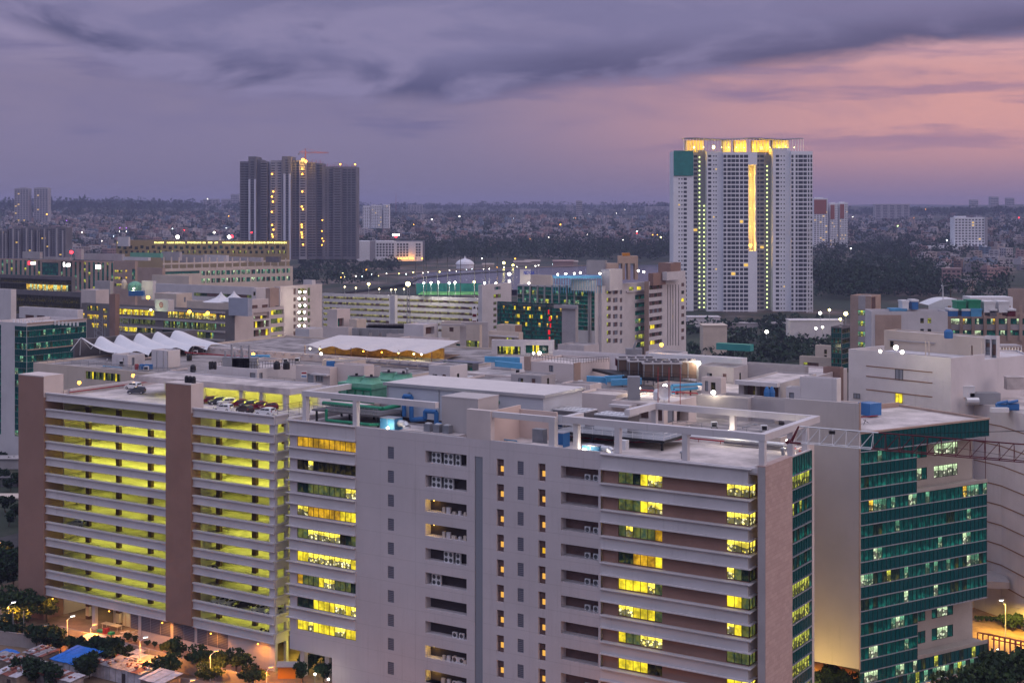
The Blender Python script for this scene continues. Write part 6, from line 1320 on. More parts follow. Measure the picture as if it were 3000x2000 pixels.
for i, (pts, lb) in enumerate((([(375, 1100, 350), (700, 1110, 350)], 'pale blue duct lying behind the beige block'), ([(470, 1140, 345), (720, 1165, 345)], 'second pale blue duct, nearer the beige block'), ([(1315, 1282, 312), (1480, 1290, 312), (1500, 1310, 310)], 'pale blue duct bending under the black chiller deck'), ([(1480, 1282, 318), (1660, 1275, 318)], 'pale blue duct between two others by the chiller deck'), ([(1540, 1315, 308), (1820, 1300, 308)], 'long pale blue duct nearest the wall lamps'))):
    mb = MB()
    for a, c in zip(pts, pts[1:]): pa, pb = P(*C_(a[0], a[1]), a[2]), P(*C_(c[0], c[1]), c[2]); mb.para(pa - UZ * .8, pb - pa, (0, 1.5, 0), (0, 0, 1.3))
    single('air_duct', mb, M['duct'], lb, 'duct')
# chiller deck
o = thing('steel_platform', 'black steel deck carrying brown chillers in the roofscape', 'platform', P(*C_(1900, 1290), 318)); dk = P(*C_(1640, 1258), 318); dk2 = P(*C_(2325, 1312), 306)
mb = MB(); mb.para(dk - UZ * .6, dk2 - dk, (-6, 16, 0), (0, 0, .6)); part('platform_deck', mb, M['black'], o)
mb = MB()
for i in range(14): q = dk + (dk2 - dk) * (i / 13); mb.tube(q, q + UZ * 1.3, .05, 4); mb.tube(q - UZ * .6, q - UZ * 2.4, .12, 4) if i % 3 == 0 else None
mb.tube(dk + UZ * 1.3, dk2 + UZ * 1.3, .05, 4); mb.tube(dk + UZ * .7, dk2 + UZ * .7, .05, 4); part('railing', mb, M['black'], o)
for i, (x, y, d) in enumerate(((1700, 1215, 320), (1835, 1235, 316), (1600, 1190, 328), (1990, 1215, 322))):
    q = P(*C_(x, y), d); lb = ['brown chiller on the black deck, behind the nearest one', 'brown chiller nearest the deck railing', 'brown chiller half hidden at the deck end', 'brown chiller at the far side of the black deck'][i]
    c = thing('chiller', lb, 'chiller', q, 'brown chillers on the black deck'); mb = MB(); mb.box(q.x, q.x + 8.5, q.y, q.y + 3.4, q.z - 1.6, q.z + 2.0); part('coil', mb, M['choco'] if 'choco' in M else M['brown'], c)
    mb = MB(); mb.para((q.x - .2, q.y - .2, q.z + 2.0), (8.9, 0, 0), (0, 3.8, 0), (0, 0, .3)); part('top', mb, M['grey'], c); mb = MB()
    for j in range(4): mb.lathe((q.x + 1.2 + j * 2.05, q.y + 1.7, q.z + 2.3), [(.85, 0), (.85, .35), (.7, .36)], 10)
    part('fan_cowl', mb, M['darkwall'], c); mb = MB()
    for j in range(5): mb.box(q.x + j * 2.05, q.x + j * 2.05 + .25, q.y - .08, q.y, q.z - 2.6, q.z + 2)
    part('frame', mb, M['metalg'], c)
mb = MB(); q = P(*C_(1580, 1125), 330); mb.box(q.x, q.x + 5, q.y, q.y + 2, q.z - 1, q.z + .6); single('red_plant', mb, M['maroon'], 'dark red plant cover behind the brown chillers', 'plant cover')
# ---- L18 white box with corrugated roof
b = bx('white_shed', 'long white plant shed with corrugated roof and a tilted floodlight', 'roof house', K_, 1760, -130, 1040, 1800, 335, 7, wall='metalw', roof='sheet', parapet=.15); b.done()
roof_lamp('tilted bright floodlight at the white plant shed', P(2046, 1064, 322), 1600, r=.55, pole=4.5)
roof_lamp('orange lamp behind the white plant shed', P(*C_(2000, 972), 352), 300, (1, .6, .2), .5, 'lampo')
b = bx('grey_roof_house', 'low grey roof house at the end of the plant shed', 'roof house', K_, 2240, -70, 1790, 2260, 330, 6, wall='grey', parapet=.3); b.done()
# ---- L19 roofscape just behind the front block
b = bx('roof_house', 'grey stair house with doors behind the plant room', 'roof house', K_, 800, 152, 505, 935, 264, 5.0, wall='beige', parapet=.3); b.done()
b = bx('roof_house', 'grey stair house with open porch and a dish on its roof', 'roof house', K_, 1162, 222, 760, 1412, 254, 5.2, wall='beige', roof='roof', parapet=.25); wx(b, K_, 'f', 955, 1045, 215, 330, 1, 'R', bars=False, dep=1.8); wx(b, K_, 'f', 1072, 1150, 235, 350, 1, 'R', bars=False, dep=1.8); wx(b, K_, 'f', 872, 915, 255, 335, 1, 'b'); wx(b, K_, 's', 1192, 1242, 270, 365, 1, 'b'); wx(b, K_, 's', 1262, 1352, 275, 370, 1, 'r', bars=False, dep=1.8); bxp(b, K_, 'f', 768, 925, 212, 232, 1.4, 'white', 'hood'); b.done()
mb = MB(); q = P(*K_(1168, 132), 258); mb.lathe((0, 0, 0), [(.05, 0), (.9, .15), (1.3, .42)], 14, cap=False); mb.v = [(q.x + x, q.y - z * 1.0 + .3, q.z + y) for x, y, z in mb.v]; mb.tube((q.x, q.y + .3, q.z), (q.x, q.y + .8, q.z - 2.2), .07, 5); single('satellite_dish', mb, M['metalw'], 'white satellite dish on the porch stair house', 'dish', smooth=True)
q = P(*K_(1110, 150), 259); mb = MB(); mb.lathe((q.x, q.y, q.z - 1), [(.4, 0), (.7, .4), (.7, 1.6), (.4, 2.1)], 8); single('drum', mb, M['metalw'], 'pale drum beside the satellite dish', 'drum')
for x in (1118, 1202, 1288): mb = MB(); q = P(*K_(x, 180), 257); mb.tube((q.x, q.y, q.z - 1.2), (q.x, q.y, q.z + 5.8), .07, 5); single('red_post', mb, M['redpipe'], 'thin red post on the porch stair house roof', 'post', 'red posts by the dish')
mb = MB(); q = P(*K_(890, 160), 262); mb.box(q.x, q.x + 2.2, q.y, q.y + 2, q.z - 1, q.z + 3.6); single('roof_cabinet', mb, M['metalg'], 'tall grey tank cabinet between two stair houses', 'cabinet')
for u, v, lb in ((1870, 1137, 'white roof lamp beside the tall grey tank cabinet'), (1948, 1131, 'white roof lamp behind the satellite dish'), (2090, 1150, 'white roof lamp by the small house with two doors')): roof_lamp(lb, P(u, v, 270), 420, r=.45)
for i, (x0, x1, y) in enumerate(((1225, 1450, 95), (1240, 1420, 125))): mb = MB(); q0, q1 = P(*K_(x0, y + 30), 276), P(*K_(x1, y - 10), 280); mb.path([q0 - UZ * 1, q0 + UZ * 1.2, q1 + UZ * .5], .32, 8); single('blue_pipe', mb, M['duct'], ['upper light blue pipe behind the dish', 'lower light blue pipe behind the dish'][i], 'pipe', smooth=True)
mb = MB(); q0, q1 = P(*K_(980, 110), 274), P(*K_(1420, 135), 272); mb.path([q0, q1], .12, 6)
for i in range(9): q = q0 + (q1 - q0) * i / 8; mb.tube(q, q - UZ * 1.4, .08, 5)
single('fire_pipe', mb, M['redpipe'], 'red pipe on posts behind the dish', 'pipe')
b = bx('blank_wall_block', 'plain grey wall block behind the roof frame, nearer the stair houses', 'wall', K_, 1806, 178, 1412, 1830, 266, 6.5, wall='grey', parapet=.3); b.done()
b = bx('blank_wall_block', 'plain grey wall block behind the roof frame corner', 'wall', K_, 2216, 196, 1812, 2236, 262, 7.0, wall='grey', parapet=.3); b.done()
b = bx('roof_house', 'small pale house with two doors among the roofs', 'roof house', K_, 1600, 22, 1452, 1632, 286, 4.6, wall='beige', parapet=.25); wx(b, K_, 'f', 1476, 1502, 40, 118, 1, 'b'); wx(b, K_, 'f', 1522, 1558, 50, 110, 1, 'K'); b.done()
b = bx('roof_house', 'flat canopied house with deep shaded porch', 'roof house', K_, 2050, 62, 1735, 2330, 290, 5, wall='grey', parapet=.25); wx(b, K_, 'f', 1775, 1862, 62, 150, 2, 'RK', bars=False, dep=2); wx(b, K_, 'f', 1872, 2040, 72, 160, 3, 'RKR', bars=False, dep=2); bxp(b, K_, 'f', 1728, 2052, 30, 62, 1.5, 'white', 'canopy'); b.done()
for i, x in enumerate((1952, 1990)): mb = MB(); q = P(*K_(x, 152), 284); mb.lathe((q.x, q.y, q.z - .8), [(.6, 0), (.65, 1.5), (.4, 2.2), (.15, 2.6)], 9); single('gas_bottle', mb, M['bluepaint'], ['dark bottle shaped drum by the shaded porch', 'second dark bottle shaped drum by the shaded porch'][i], 'drum', smooth=True)
b = bx('roof_house', 'white block house with a dark post before the pale block', 'roof house', K_, 2486, 28, 2203, 2512, 283, 9, wall='white', parapet=.3); b.done()
b = bx('roof_house', 'narrow white house with green exit door beside the shaded porch', 'roof house', K_, 2205, 95, 2098, 2214, 287, 4.2, wall='white', parapet=.2); wx(b, K_, 'f', 2120, 2160, 128, 178, 1, 'b'); b.done()
b = bx('brown_panel_wall', 'small brown wall panel behind the white block house', 'wall', E_, 540, 1268, 375, 545, 345, wall='brown'); b.done()
# ---- L20 right cluster
b = bx('stair_tower', 'brown stair tower with four green lit landings', 'tower', E_, 846, 560, 642, 942, 598, wall='tan', parapet=.5); bxp(b, E_, 'f', 722, 790, 556, 690, .1, 'grey', 'pale_strip'); wx(b, E_, 'f', 716, 790, 700, 748, 3, 'x' if False else 'OVO', rows=4, dy=104); bxp(b, E_, 'f', 722, 790, 752, 800, .1, 'grey', 'pale_strip', 4, 104); wx(b, E_, 's', 850, 890, 560, 690, 2, 'R', split=3); b.done()
b = bx('white_office', 'white office with brown panel and four small windows', 'office building', E_, 1600, 715, 850, 1608, 562, vp1=-60000, wall='white', roof='roofgrey', parapet=.9); bxp(b, E_, 'f', 885, 1142, 745, 1070, .15, 'tan', 'brown_panel')
for x in (1330, 1402): wx(b, E_, 'f', x, x + 36, 778, 828, 1, 'K' if x < 1400 else 'VK'); wx(b, E_, 'f', x, x + 36, 884, 934, 1, 'K')
b.done()
b = bx('pilaster_office', 'brown pilastered office with two rows of white lit windows', 'office building', E_, 2420, 748, 1602, 2430, 588, vp1=-60000, wall='tan', parapet=.9)
pt_ = ['WWWW', 'aWTT', 'TWTT', 'TTWa', 'TTTW', 'TTTW', 'TWTT']
for i in range(7): x = 1632 + i * 117; wx(b, E_, 'f', x, x + 84, 782, 838, 4, pt_[i]); wx(b, E_, 'f', x, x + 84, 898, 948, 4, ['TOTT', 'TWTT', 'WWWT', 'TTTT', 'TWWT', 'OTTT', 'TT'][i]); bxp(b, E_, 'f', x, x + 84, 842, 890, .05, 'grey', 'pale_panel')
for i in range(8): x = 1602 + i * 117; bxp(b, E_, 'f', x - 2, x + 28, 655, 1000, .5, 'tan', 'pilaster')
b.done()
b = bx('brown_roof_block', 'brown roof block at the picture edge behind blue roof units', 'roof house', E_, 2420, 495, 2192, 2430, 610, 20, wall='tan'); b.done()
for i, (x0, x1, y0, y1, m, lb) in enumerate(((1705, 1795, 612, 665, 'green', 'dark green roof unit next to the white shed'), (1822, 1940, 602, 660, 'green', 'large dark green roof unit beside grey units'), (1975, 2085, 615, 690, 'metalw', 'white roof unit in the middle of its row'), (2120, 2225, 615, 690, 'metalw', 'white roof unit at the row end'), (1635, 1715, 690, 728, 'bluepaint', 'blue roof cover at the pilaster office edge'), (1755, 1835, 690, 728, 'bluepaint', 'blue roof cover, second along the edge'), (1842, 1950, 685, 730, 'duct', 'lighter blue roof cover, third along the edge'), (2030, 2100, 690, 728, 'darkwall', 'dark roof cover, fourth along the edge'), (2205, 2285, 690, 728, 'maroon', 'dark red roof cover, fifth along the edge'), (1060, 1210, 688, 710, 'duct', 'low blue covers on the white office roof'), (1265, 1325, 600, 660, 'bluepaint', 'pair of blue drums on the white office roof'), (1168, 1230, 608, 665, 'metalw', 'white drum on the white office roof'))):
    p, q = P(*E_(x0, y1), 572), P(*E_(x1, y0), 572); o = thing('roof_unit', lb, 'roof unit', ((p.x + q.x) / 2, 574, p.z)); mb = MB(); mb.box(p.x, q.x, 574, 580, p.z - 1.5, q.z - .8); part('casing', mb, M[m], o); mb = MB(); mb.box(p.x - .2, q.x + .2, 573.8, 580.2, q.z - .8, q.z); part('top', mb, M[m] if m in ('green', 'duct') else M['metalw'], o)
mb = MB(); p, q = P(*E_(1410, 650), 590), P(*E_(1690, 590), 590); n = 14
for i in range(n):
    x0_, x1_ = p.x + (q.x - p.x) * i / n, p.x + (q.x - p.x) * (i + 1) / n; h = lambda t: p.z + (q.z - p.z) * min(1, math.sin(min(1, t * 1.4) * math.pi / 2)); mb.quad((x0_, 590, h(i / n)), (x1_, 590, h((i + 1) / n)), (x1_, 604, h((i + 1) / n)), (x0_, 604, h(i / n))); mb.quad((x0_, 590, p.z - 3), (x1_, 590, p.z - 3), (x1_, 590, h((i + 1) / n)), (x0_, 590, h(i / n)))
single('curved_shed', mb, M['metalw'], 'white curved sheet roof on the office with green units', 'shed')
mb = MB(); p, q = P(*E_(1820, 640), 600), P(*E_(2240, 572), 600); mb.box(p.x, q.x, 600, 610, p.z - 3, q.z); single('white_screen', mb, M['metalw'], 'long white roof screen behind the roof units', 'screen')
# wind turbine, palm
o = thing('wind_turbine', 'small white three bladed wind turbine over the roofs', 'wind turbine', P(*E_(1555, 640), 585)); hub = P(*E_(1552, 462), 585)
mb = MB(); mb.tube(P(*E_(1555, 640), 585), hub, .2, 6); part('mast', mb, M['metalw'], o)
for ang in (8, 105, 128 + 110): mb = MB(); d = Vector((math.cos(math.radians(ang + 0)), 0, math.sin(math.radians(ang)))); mb.tube(hub, hub + d * 3.4, .22, 4, 0, .08); part('blade', mb, M['metalg'], o)
mb = MB(); mb.tube(hub, hub + Vector((0, 1.4, 0)), .35, 8); part('nacelle', mb, M['metalw'], o)
def palm(p, h, label, rnd):
    o = thing('palm_tree', label, 'palm tree', p, None); t = MB(); t.tube(p, Vector(p) + Vector((.4, 0, h)), .3, 6, 0, .2); part('trunk', t, M['bark'], o); mb = MB(); c = Vector(p) + Vector((.4, 0, h))
    for i in range(26):
        a = rnd.random() * 6.28; el = rnd.uniform(-.5, 1.1); L_ = rnd.uniform(3.6, 5.2); d = Vector((math.cos(a) * math.cos(el), math.sin(a) * math.cos(el), math.sin(el))); s = Vector((-math.sin(a), math.cos(a), 0)); p0 = c
        for j in range(5): p1 = p0 + (d + UZ * (-.22 * j)).normalized() * L_ / 5; w0, w1 = .55 * (1 - abs(j - 1.5) / 5), .55 * (1 - abs(j - .5) / 5) if j < 4 else .05; mb.quad(p0 - s * w0, p0 + s * w0, p1 + s * w1 - UZ * .15, p1 - s * w1 - UZ * .15, i % 2); p0 = p1
    part('crown', mb, [M['leafcity'], M['leafdark']], o); return o
prd = random.Random(2)
for i, (u, v, y, h) in enumerate(((2828, 850, 800, 19), (2850, 862, 810, 16), (2784, 838, 850, 14), (2848, 806, 1000, 16))): q = P(u, v, y); palm((q.x, q.y, q.z - h), h, ['tall dark palm in front of the tiled houses', 'palm leaning beside the tall one', 'smaller palm near the wind turbine', 'palm higher up among the houses'][i], prd)
# ---- L21/22 dark glass tower and small buildings
b = bx('dark_glass_tower', 'narrow black glass tower beside the pale block', 'tower', E_, 556, 865, 452, 640, 440, wall='darkwall', parapet=.4)
for i in range(9): wx(b, E_, 'f', 456, 552, 872 + i * 50, 918 + i * 50, 5, 'S' if i % 2 else 'TK', dep=.1, barm='mull'); wx(b, E_, 's', 560, 636, 885 + i * 50, 930 + i * 50, 4, 'S' if i % 2 else 'K', dep=.1, barm='mull')
b.done()
b = bx('beige_house', 'small beige block with one dark window between trees and roofs', 'house', E_, 452, 1052, 296, 462, 470, wall='cream', parapet=.4); wx(b, E_, 'f', 384, 412, 1085, 1130, 1, 'K'); wx(b, E_, 'f', 384, 412, 1140, 1175, 1, 'K'); b.done()
b = bx('beige_house', 'low beige house with pale roof beams among trees', 'house', E_, 450, 1170, 142, 460, 450, wall='cream', parapet=.5); wx(b, E_, 'f', 180, 330, 1210, 1260, 4, 'VRRR'); b.done()
b = bld('green_roof_shed', 'teal sheeted shed on stilts beside the trees', 'shed', 2198, 1010, 2098, 2208, y=560, wall='netp' if 'netp' in M else 'green', roof='palegreen', parapet=.1, z0=30); b.done()
for i, (u0, u1, v0, v1, y, m, lb) in enumerate(((2015, 2110, 930, 960, 1050, 'tw', 'white low podium wall at the foot of the white tower'), (2110, 2330, 948, 962, 1040, 'grey', 'long grey podium wall with yellow lamps'), (2315, 2470, 940, 975, 900, 'white', 'white low building with lamps beside the white tower'), (2060, 2130, 955, 985, 800, 'cream', 'cream low building among trees under the white tower'))):
    p, q = P(u0, v1, y), P(u1, v0, y); mb = MB(); mb.box(p.x, q.x, y, y + 14, 0, q.z); mb.box(p.x - .4, q.x + .4, y - .4, y + 14.4, q.z, q.z + .5); single('low_building', mb, M['white'] if m == 'tw' else M[m], lb, 'building')
for i, (u, v, y, r, e) in enumerate(((2070, 958, 950, 1.0, 1500), (2246, 972, 900, 1.1, 2500), (2478, 919, 820, 1.2, 2500), (2410, 958, 880, .7, 800), (2430, 908, 900, .8, 0), (2403, 917, 900, 1.0, 0), (2462, 935, 850, .8, 800), (2390, 962, 850, .8, 600), (2152, 1010, 640, .3, 0), (2232, 1069, 420, .5, 600))):
    roof_lamp('bright yard lamp among the trees below the white tower' if i < 9 else 'orange yard lamp between trees and roofs', P(u, v, y), e, (1, .85, .45), r, 'lampy' if i % 2 == 0 else 'lampw', 'yard lamps below the white tower' if i < 9 else None, pole=7)
# ---- small fittings scattered over the flat roofs
cr = random.Random(33)
b = bx('service_frame', 'white service frame with blue panels beside the stair house', 'roof house', E_, 2084, 962, 1962, 2094, 312, 15, wall='white', parapet=.2); wx(b, E_, 'f', 1968, 2015, 985, 1140, 1, 'bRb', split=4, dep=.8, bars=True); wx(b, E_, 'f', 2030, 2075, 985, 1300, 1, 'RbR', split=6, dep=.8); b.done()
b = bx('roof_house', 'white stepped roof house with a steel ladder at the picture edge', 'roof house', E_, 2420, 1150, 2085, 2430, 325, 7, wall='white', vp1=-30000, parapet=.3); wx(b, E_, 'f', 2290, 2345, 1215, 1260, 2, 'R'); b.done()
o = thing('plant_rack', 'dark plant rack with small white lights above the stepped roof house', 'plant', P(*E_(2200, 1160), 340)); mb = MB(); q0, q1 = P(*E_(2088, 1160), 340), P(*E_(2320, 1045), 340); mb.box(q0.x, q1.x, 340, 344, q0.z - 3, q1.z - 3.5); part('cabinet', mb, M['darkwall'], o)
for i in range(9): mb = MB(); x_ = q0.x + (q1.x - q0.x) * i / 8; mb.box(x_ - .12, x_ + .12, 339.7, 340, q0.z - 3, q1.z); part('post', mb, M['metalw'], o)
for i in range(7): mb = MB(); x_ = q0.x + (q1.x - q0.x) * (i + .3) / 7.4; mb.box(x_, x_ + cr.uniform(.5, 1.2), 339.6, 339.8, q1.z - 2.0, q1.z - 1.7); part('light_strip', mb, M['lampm'], o)
mb = MB(); mb.box(q0.x, q1.x, 339.6, 344, q1.z - .4, q1.z); part('top_beam', mb, M['grey'], o)
for i, (u, v, y, w, h, m, lb) in enumerate(((2905, 1085, 330, 4, 2.5, 'metalg', 'grey box unit on the roof beside the service frame'), (2960, 1100, 322, 3, 2, 'darkwall', 'dark box unit on the roof near the picture edge'), (2985, 1128, 305, 5, 1.6, 'roof', 'low pale plinth on the wing roof'), (2835, 1150, 303, 3, 1.2, 'metalw', 'small white unit by the glowing duct'))): q = P(u, v, y); mb = MB(); mb.box(q.x - w / 2, q.x + w / 2, y, y + 2, q.z - 1, q.z + h); mb.box(q.x - w / 2 - .1, q.x + w / 2 + .1, y - .1, y + 2.1, q.z + h, q.z + h + .15); single('roof_unit', mb, M[m], lb, 'roof unit')
def fit_vent(p): mb = MB(); mb.lathe(p, [(.28, 0), (.28, .8), (.5, .85), (.45, 1.1), (.1, 1.25)], 8); return single('roof_vent', mb, M['metalg'], 'small capped vent standing on a campus roof', 'vent', 'small vents on the campus roofs')
def fit_cond(p): mb = MB(); mb.box(p.x, p.x + 1.1, p.y, p.y + .8, p.z + .15, p.z + 1.15, 0); mb.box(p.x + .1, p.x + 1.0, p.y - .03, p.y, p.z + .3, p.z + 1.0, 1); mb.box(p.x, p.x + .1, p.y, p.y + .8, p.z, p.z + .15, 1); mb.box(p.x + 1, p.x + 1.1, p.y, p.y + .8, p.z, p.z + .15, 1); return single('roof_condenser', mb, [M['metalw'], M['black']], 'small white condenser standing on a campus roof', 'condenser', 'small condensers on the campus roofs')
def fit_tank(p): mb = MB(); mb.lathe(p, [(.7, 0), (.74, .3), (.7, 1.3), (.35, 1.7), (.15, 1.75)], 10); return single('water_tank', mb, M['black'], 'small black water tank on a campus roof', 'water tank', 'small black tanks on the campus roofs', smooth=True)
def fit_kerb(p):
    a = cr.choice((E1, E2)); b2 = E2 if a is E1 else E1; mb = MB(); L = cr.uniform(4, 12); mb.para(p, a * L, b2 * .35, UZ * .45); return single('roof_kerb', mb, M['beige'], 'low kerb dividing the surface of a campus roof', 'kerb', 'kerbs on the campus roofs')
def fit_pipe(p):
    a = cr.choice((E1, E2)); L = cr.uniform(5, 16); mb = MB(); mb.path([p + UZ * .3, p + a * L + UZ * .3, p + a * L + (E2 if a is E1 else E1) * cr.uniform(-4, 4) + UZ * .3], cr.uniform(.08, .16), 5)
    for j in range(int(L // 2)): mb.tube(p + a * (j * 2), p + a * (j * 2) + UZ * .3, .05, 4)
    return single('roof_pipe', mb, M[cr.choice(('redpipe', 'metalg', 'duct', 'metalw'))], 'thin service pipe running over a campus roof', 'pipe', 'service pipes on the campus roofs')
for (s0, s1, d0, d1, n) in ((14, 112, 36, 82, 46), (122, 212, 48, 92, 40), (44, 114, 90, 140, 26)):
    for i in range(n): p = fr(cr.uniform(s0, s1), cr.uniform(d0, d1), 46.2 if d0 < 80 else 45.65); p.z -= .35 if d0 < 80 else 0; p.z = max(p.z, 45.6) ; cr.choice((fit_vent, fit_cond, fit_cond, fit_tank, fit_kerb, fit_pipe, fit_pipe))(p)
for i in range(26): p = fr(cr.uniform(3, 75), cr.uniform(4, 25), 46.2); (cr.choice((fit_vent, fit_cond, fit_pipe))(p) if not (18 < (p - O).dot(E1) < 44) and (p - O).dot(E1) > 40 and 10 > (p - O).dot(E2) else fit_vent(p)) if i % 2 else None
hw = 0
for s, d, w, dp, h, m in ((100, 42, 7, 6, 3.2, 'beige'), (97, 56, 9, 5, 2.4, 'grey'), (104, 68, 6, 7, 4.0, 'white'), (82, 72, 8, 6, 2.8, 'grey'), (64, 62, 7, 5, 3.0, 'beige'), (124, 62, 8, 6, 3.0, 'grey'), (138, 74, 9, 6, 2.6, 'cream'), (152, 60, 6, 5, 3.4, 'beige'), (50, 104, 9, 8, 3.6, 'grey'), (62, 120, 8, 7, 2.8, 'beige'), (86, 110, 11, 8, 3.2, 'cream'), (102, 126, 8, 8, 4.2, 'grey'), (108, 100, 6, 6, 2.8, 'white'), (76, 128, 9, 6, 3.4, 'white'), (28, 62, 8, 6, 2.6, 'grey'), (46, 70, 7, 6, 3.2, 'cream')):
    z0_ = 45.7; c_ = fr(s, d); q_ = Bld('roof_house', 'small flat roofed plant house among the rear roofs', 'roof house', c_, E1, E2, w, dp, z0_ + h, z0_, wall=m, roof='roofgrey', group='small plant houses on the rear roofs', parapet=.2)
    q_.winm('f', w * .2, w * .2 + 1.0, z0_ + .5, z0_ + 2.1, 1, 'R', .2, False, 'door'); q_.winm('f', w * .6, w * .6 + 1.3, z0_ + 1.1, z0_ + 2.0, 2, 'bK', .15); q_.winm('s', dp * .4, dp * .4 + .9, z0_ + .5, z0_ + 2.1, 1, 'K', .15); q_.done()
railing('thin grey railing along the terrace block edge', [fr(122, 46, 46.2), fr(215, 46, 46.2)], 1.1, 'metalg', 30); railing('thin grey railing along the rear block edge', [fr(14, 34.5, 46.2), fr(112, 34.5, 46.2)], 1.1, 'metalg', 34)
o = thing('beam_edge', 'long pale roof edge beam with brackets before the wavy canopy', 'roof edge', fr(165, 92, 46.2)); mb = MB(); mbox(mb, 120, 216, 88.5, 89.4, 45.8, 47.6); part('beam', mb, M['beige'], o); mb = MB()
for i in range(30): mbox(mb, 121 + i * 3.2, 121.6 + i * 3.2, 87.8, 88.5, 47.0, 47.4)
part('bracket', mb, M['grey'], o)
# ================================================================== street, shanties and trees at the foot of the blocks
def D_(x, y): return x / 3.136, 1500 + y / 3.136
def H_(x, y): return 2250 + x / 3.136, 1500 + y / 3.136
def L_(x, y): return 750 + x / 3.136, 1500 + y / 3.136
def GD(cv, x, y, z=0.0): return G(*cv(x, y), z)
def sheet(name, pts, z, m):
    mb = MB(); mb.poly([(p[0], p[1], z) for p in pts]); return structure(name, mb, M[m])
sheet('yard_ground', [fr(190, -60), fr(60, -60), fr(60, 30), fr(190, 30)], .02, 'soil')
sheet('service_road', [fr(190, -9.5), fr(75, -9.5), fr(75, 5), fr(190, 5)], .06, 'paving')
sheet('east_pavement', [P(2380, 1900, 330), P(3400, 1900, 330), P(3400, 1900, 180), P(2380, 1900, 180)], .03, 'paving')
sheet('campus_ground', [fr(230, 34), fr(-8, 34), fr(-8, 150), fr(230, 150)], .025, 'asphalt')
# compound wall along the service road
wa, wb, wc = GD(D_, 545, 1050, 2.6), GD(D_, 1545, 1305, 2.6), GD(D_, 365, 1135, 2.6); we, wd_ = GD(D_, 0, 1090, 2.6), GD(D_, 2330, 1520, 2.6)
o = thing('compound_wall', 'grey compound wall with slotted panels between road and shanties', 'wall', (wa.x, wa.y, 0))
for p, q in ((wa, wb), (wa, wc), (wb, wd_), (wc, we)):
    d = q - p; n = Vector((-d.y, d.x, 0)).normalized() * .25; mb = MB(); mb.para((p.x, p.y, 0), (d.x, d.y, 0), n, (0, 0, 2.6)); mb.para((p.x, p.y, 2.6), (d.x, d.y, 0), n * 1.4, (0, 0, .12)); part('wall_panel', mb, M['concrete'], o)
d = (wb - wa).normalized()
for i in range(9): mb = MB(); mb.para(wa + d * (i * 6.5) - UZ * 2.6 - Vector((0, .12, 0)), d * .35, (0, -.12, 0), (0, 0, 2.75)); part('pier', mb, M['grey'], o)
# street lamps
def street_lamp(label, head, h, arm, e, col, m, group='street lamps along the service road', r=.3):
    b = Vector((head[0] - arm, head[1], 0)); o = thing('street_lamp', label, 'street lamp', b, group); mb = MB(); mb.tube((0, 0, 0), (0, 0, h - .8), .11, 6, 0, .08); mb.tube((0, 0, h - .8), (arm, 0, h), .07, 5); part('pole', mb, M['metalw'], o, local=True)
    hb = MB(); hb.para((arm - .25, -.18, h - .05), (.9, 0, .1), (0, .36, 0), (0, 0, .16)); hd = part('lamp_head', hb, M['metalw'], o, local=True); lb = MB(); lb.para((arm - .2, -.14, h - .1), (.75, 0, .08), (0, .28, 0), (0, 0, .05)); part('lens', lb, M[m], hd, local=True)
    if e: l = bpy.data.lights.new('glow', 'SPOT'); l.energy = e * 1.8; l.color = col; l.shadow_soft_size = .3; l.spot_size = math.radians(158); l.spot_blend = .45; lo = bpy.data.objects.new('glow', l); COL.objects.link(lo); lo.parent = o; lo.location = (arm + .2, .2, h - .5)
    return o
SO = (1, .34, .025)
for i, (x, y, h, e) in enumerate(((660, 952, 7, 2600), (1330, 1145, 7, 2600), (1978, 1272, 7, 2600), (118, 825, 7, 2600))):
    street_lamp(['street lamp at the corner of the compound wall', 'street lamp beside the lit wall edge and cabins', 'street lamp glowing behind the roadside trees', 'street lamp behind the spreading tree at the picture edge'][i], GD(D_, x, y, h), h, .9, e, SO, 'lampw' if i != 2 else 'lampo')
for i, (x, y, e) in enumerate(((2480, 1420, 1500), (1760, 1540, 1500), (420, 1040, 1800), (860, 1030, 900), (230, 900, 1500))):
    p = GD(D_, x, y, 4.5); street_lamp('low orange road lamp hidden among the trees', (p.x, p.y, 4.5), 4.5, .6, e, SO, 'lampo', 'low orange lamps among the trees')
for i, (x, y) in enumerate(((120, 965), (217, 985))): mb = MB(); p = GD(D_, x, 1200, 0); mb.tube((p.x, p.y, 0), (p.x, p.y, 6.3), .11, 6); single('flag_pole', mb, M['metalg'], ['bare pale pole nearest the picture edge', 'bare pale pole next to the spreading tree'][i], 'pole')
for i, (x, y) in enumerate(((690, 1376), (690, 1430), (542, 1440), (542, 1486), (665, 1532))): roof_lamp('small white garden lamp under the raised office end', GD(L_, x, y, 2.2), 45, (1, .95, .7), .2, 'lampw', 'garden lamps under the office', pole=2.0)
lg = bpy.data.lights.new('glow', 'POINT'); lg.energy = 3000; lg.color = (1, .85, .12); lg.shadow_soft_size = 1; lo = bpy.data.objects.new('glow', lg); COL.objects.link(lo); lo.location = fr(94, 9, 4.2); lo.parent = pg; lo.location = fr(94, 9, 4.2) - pg.location
for i, s in enumerate((156, 139, 124, 111, 99)): roof_lamp('added orange lamp under the lowest parking band, lighting the road', fr(s, -.9, 4.95), 1100, SO, .13, 'lampo', 'added orange lamps under the parking band', down=True)  # lamps added to spread the orange glow over the road
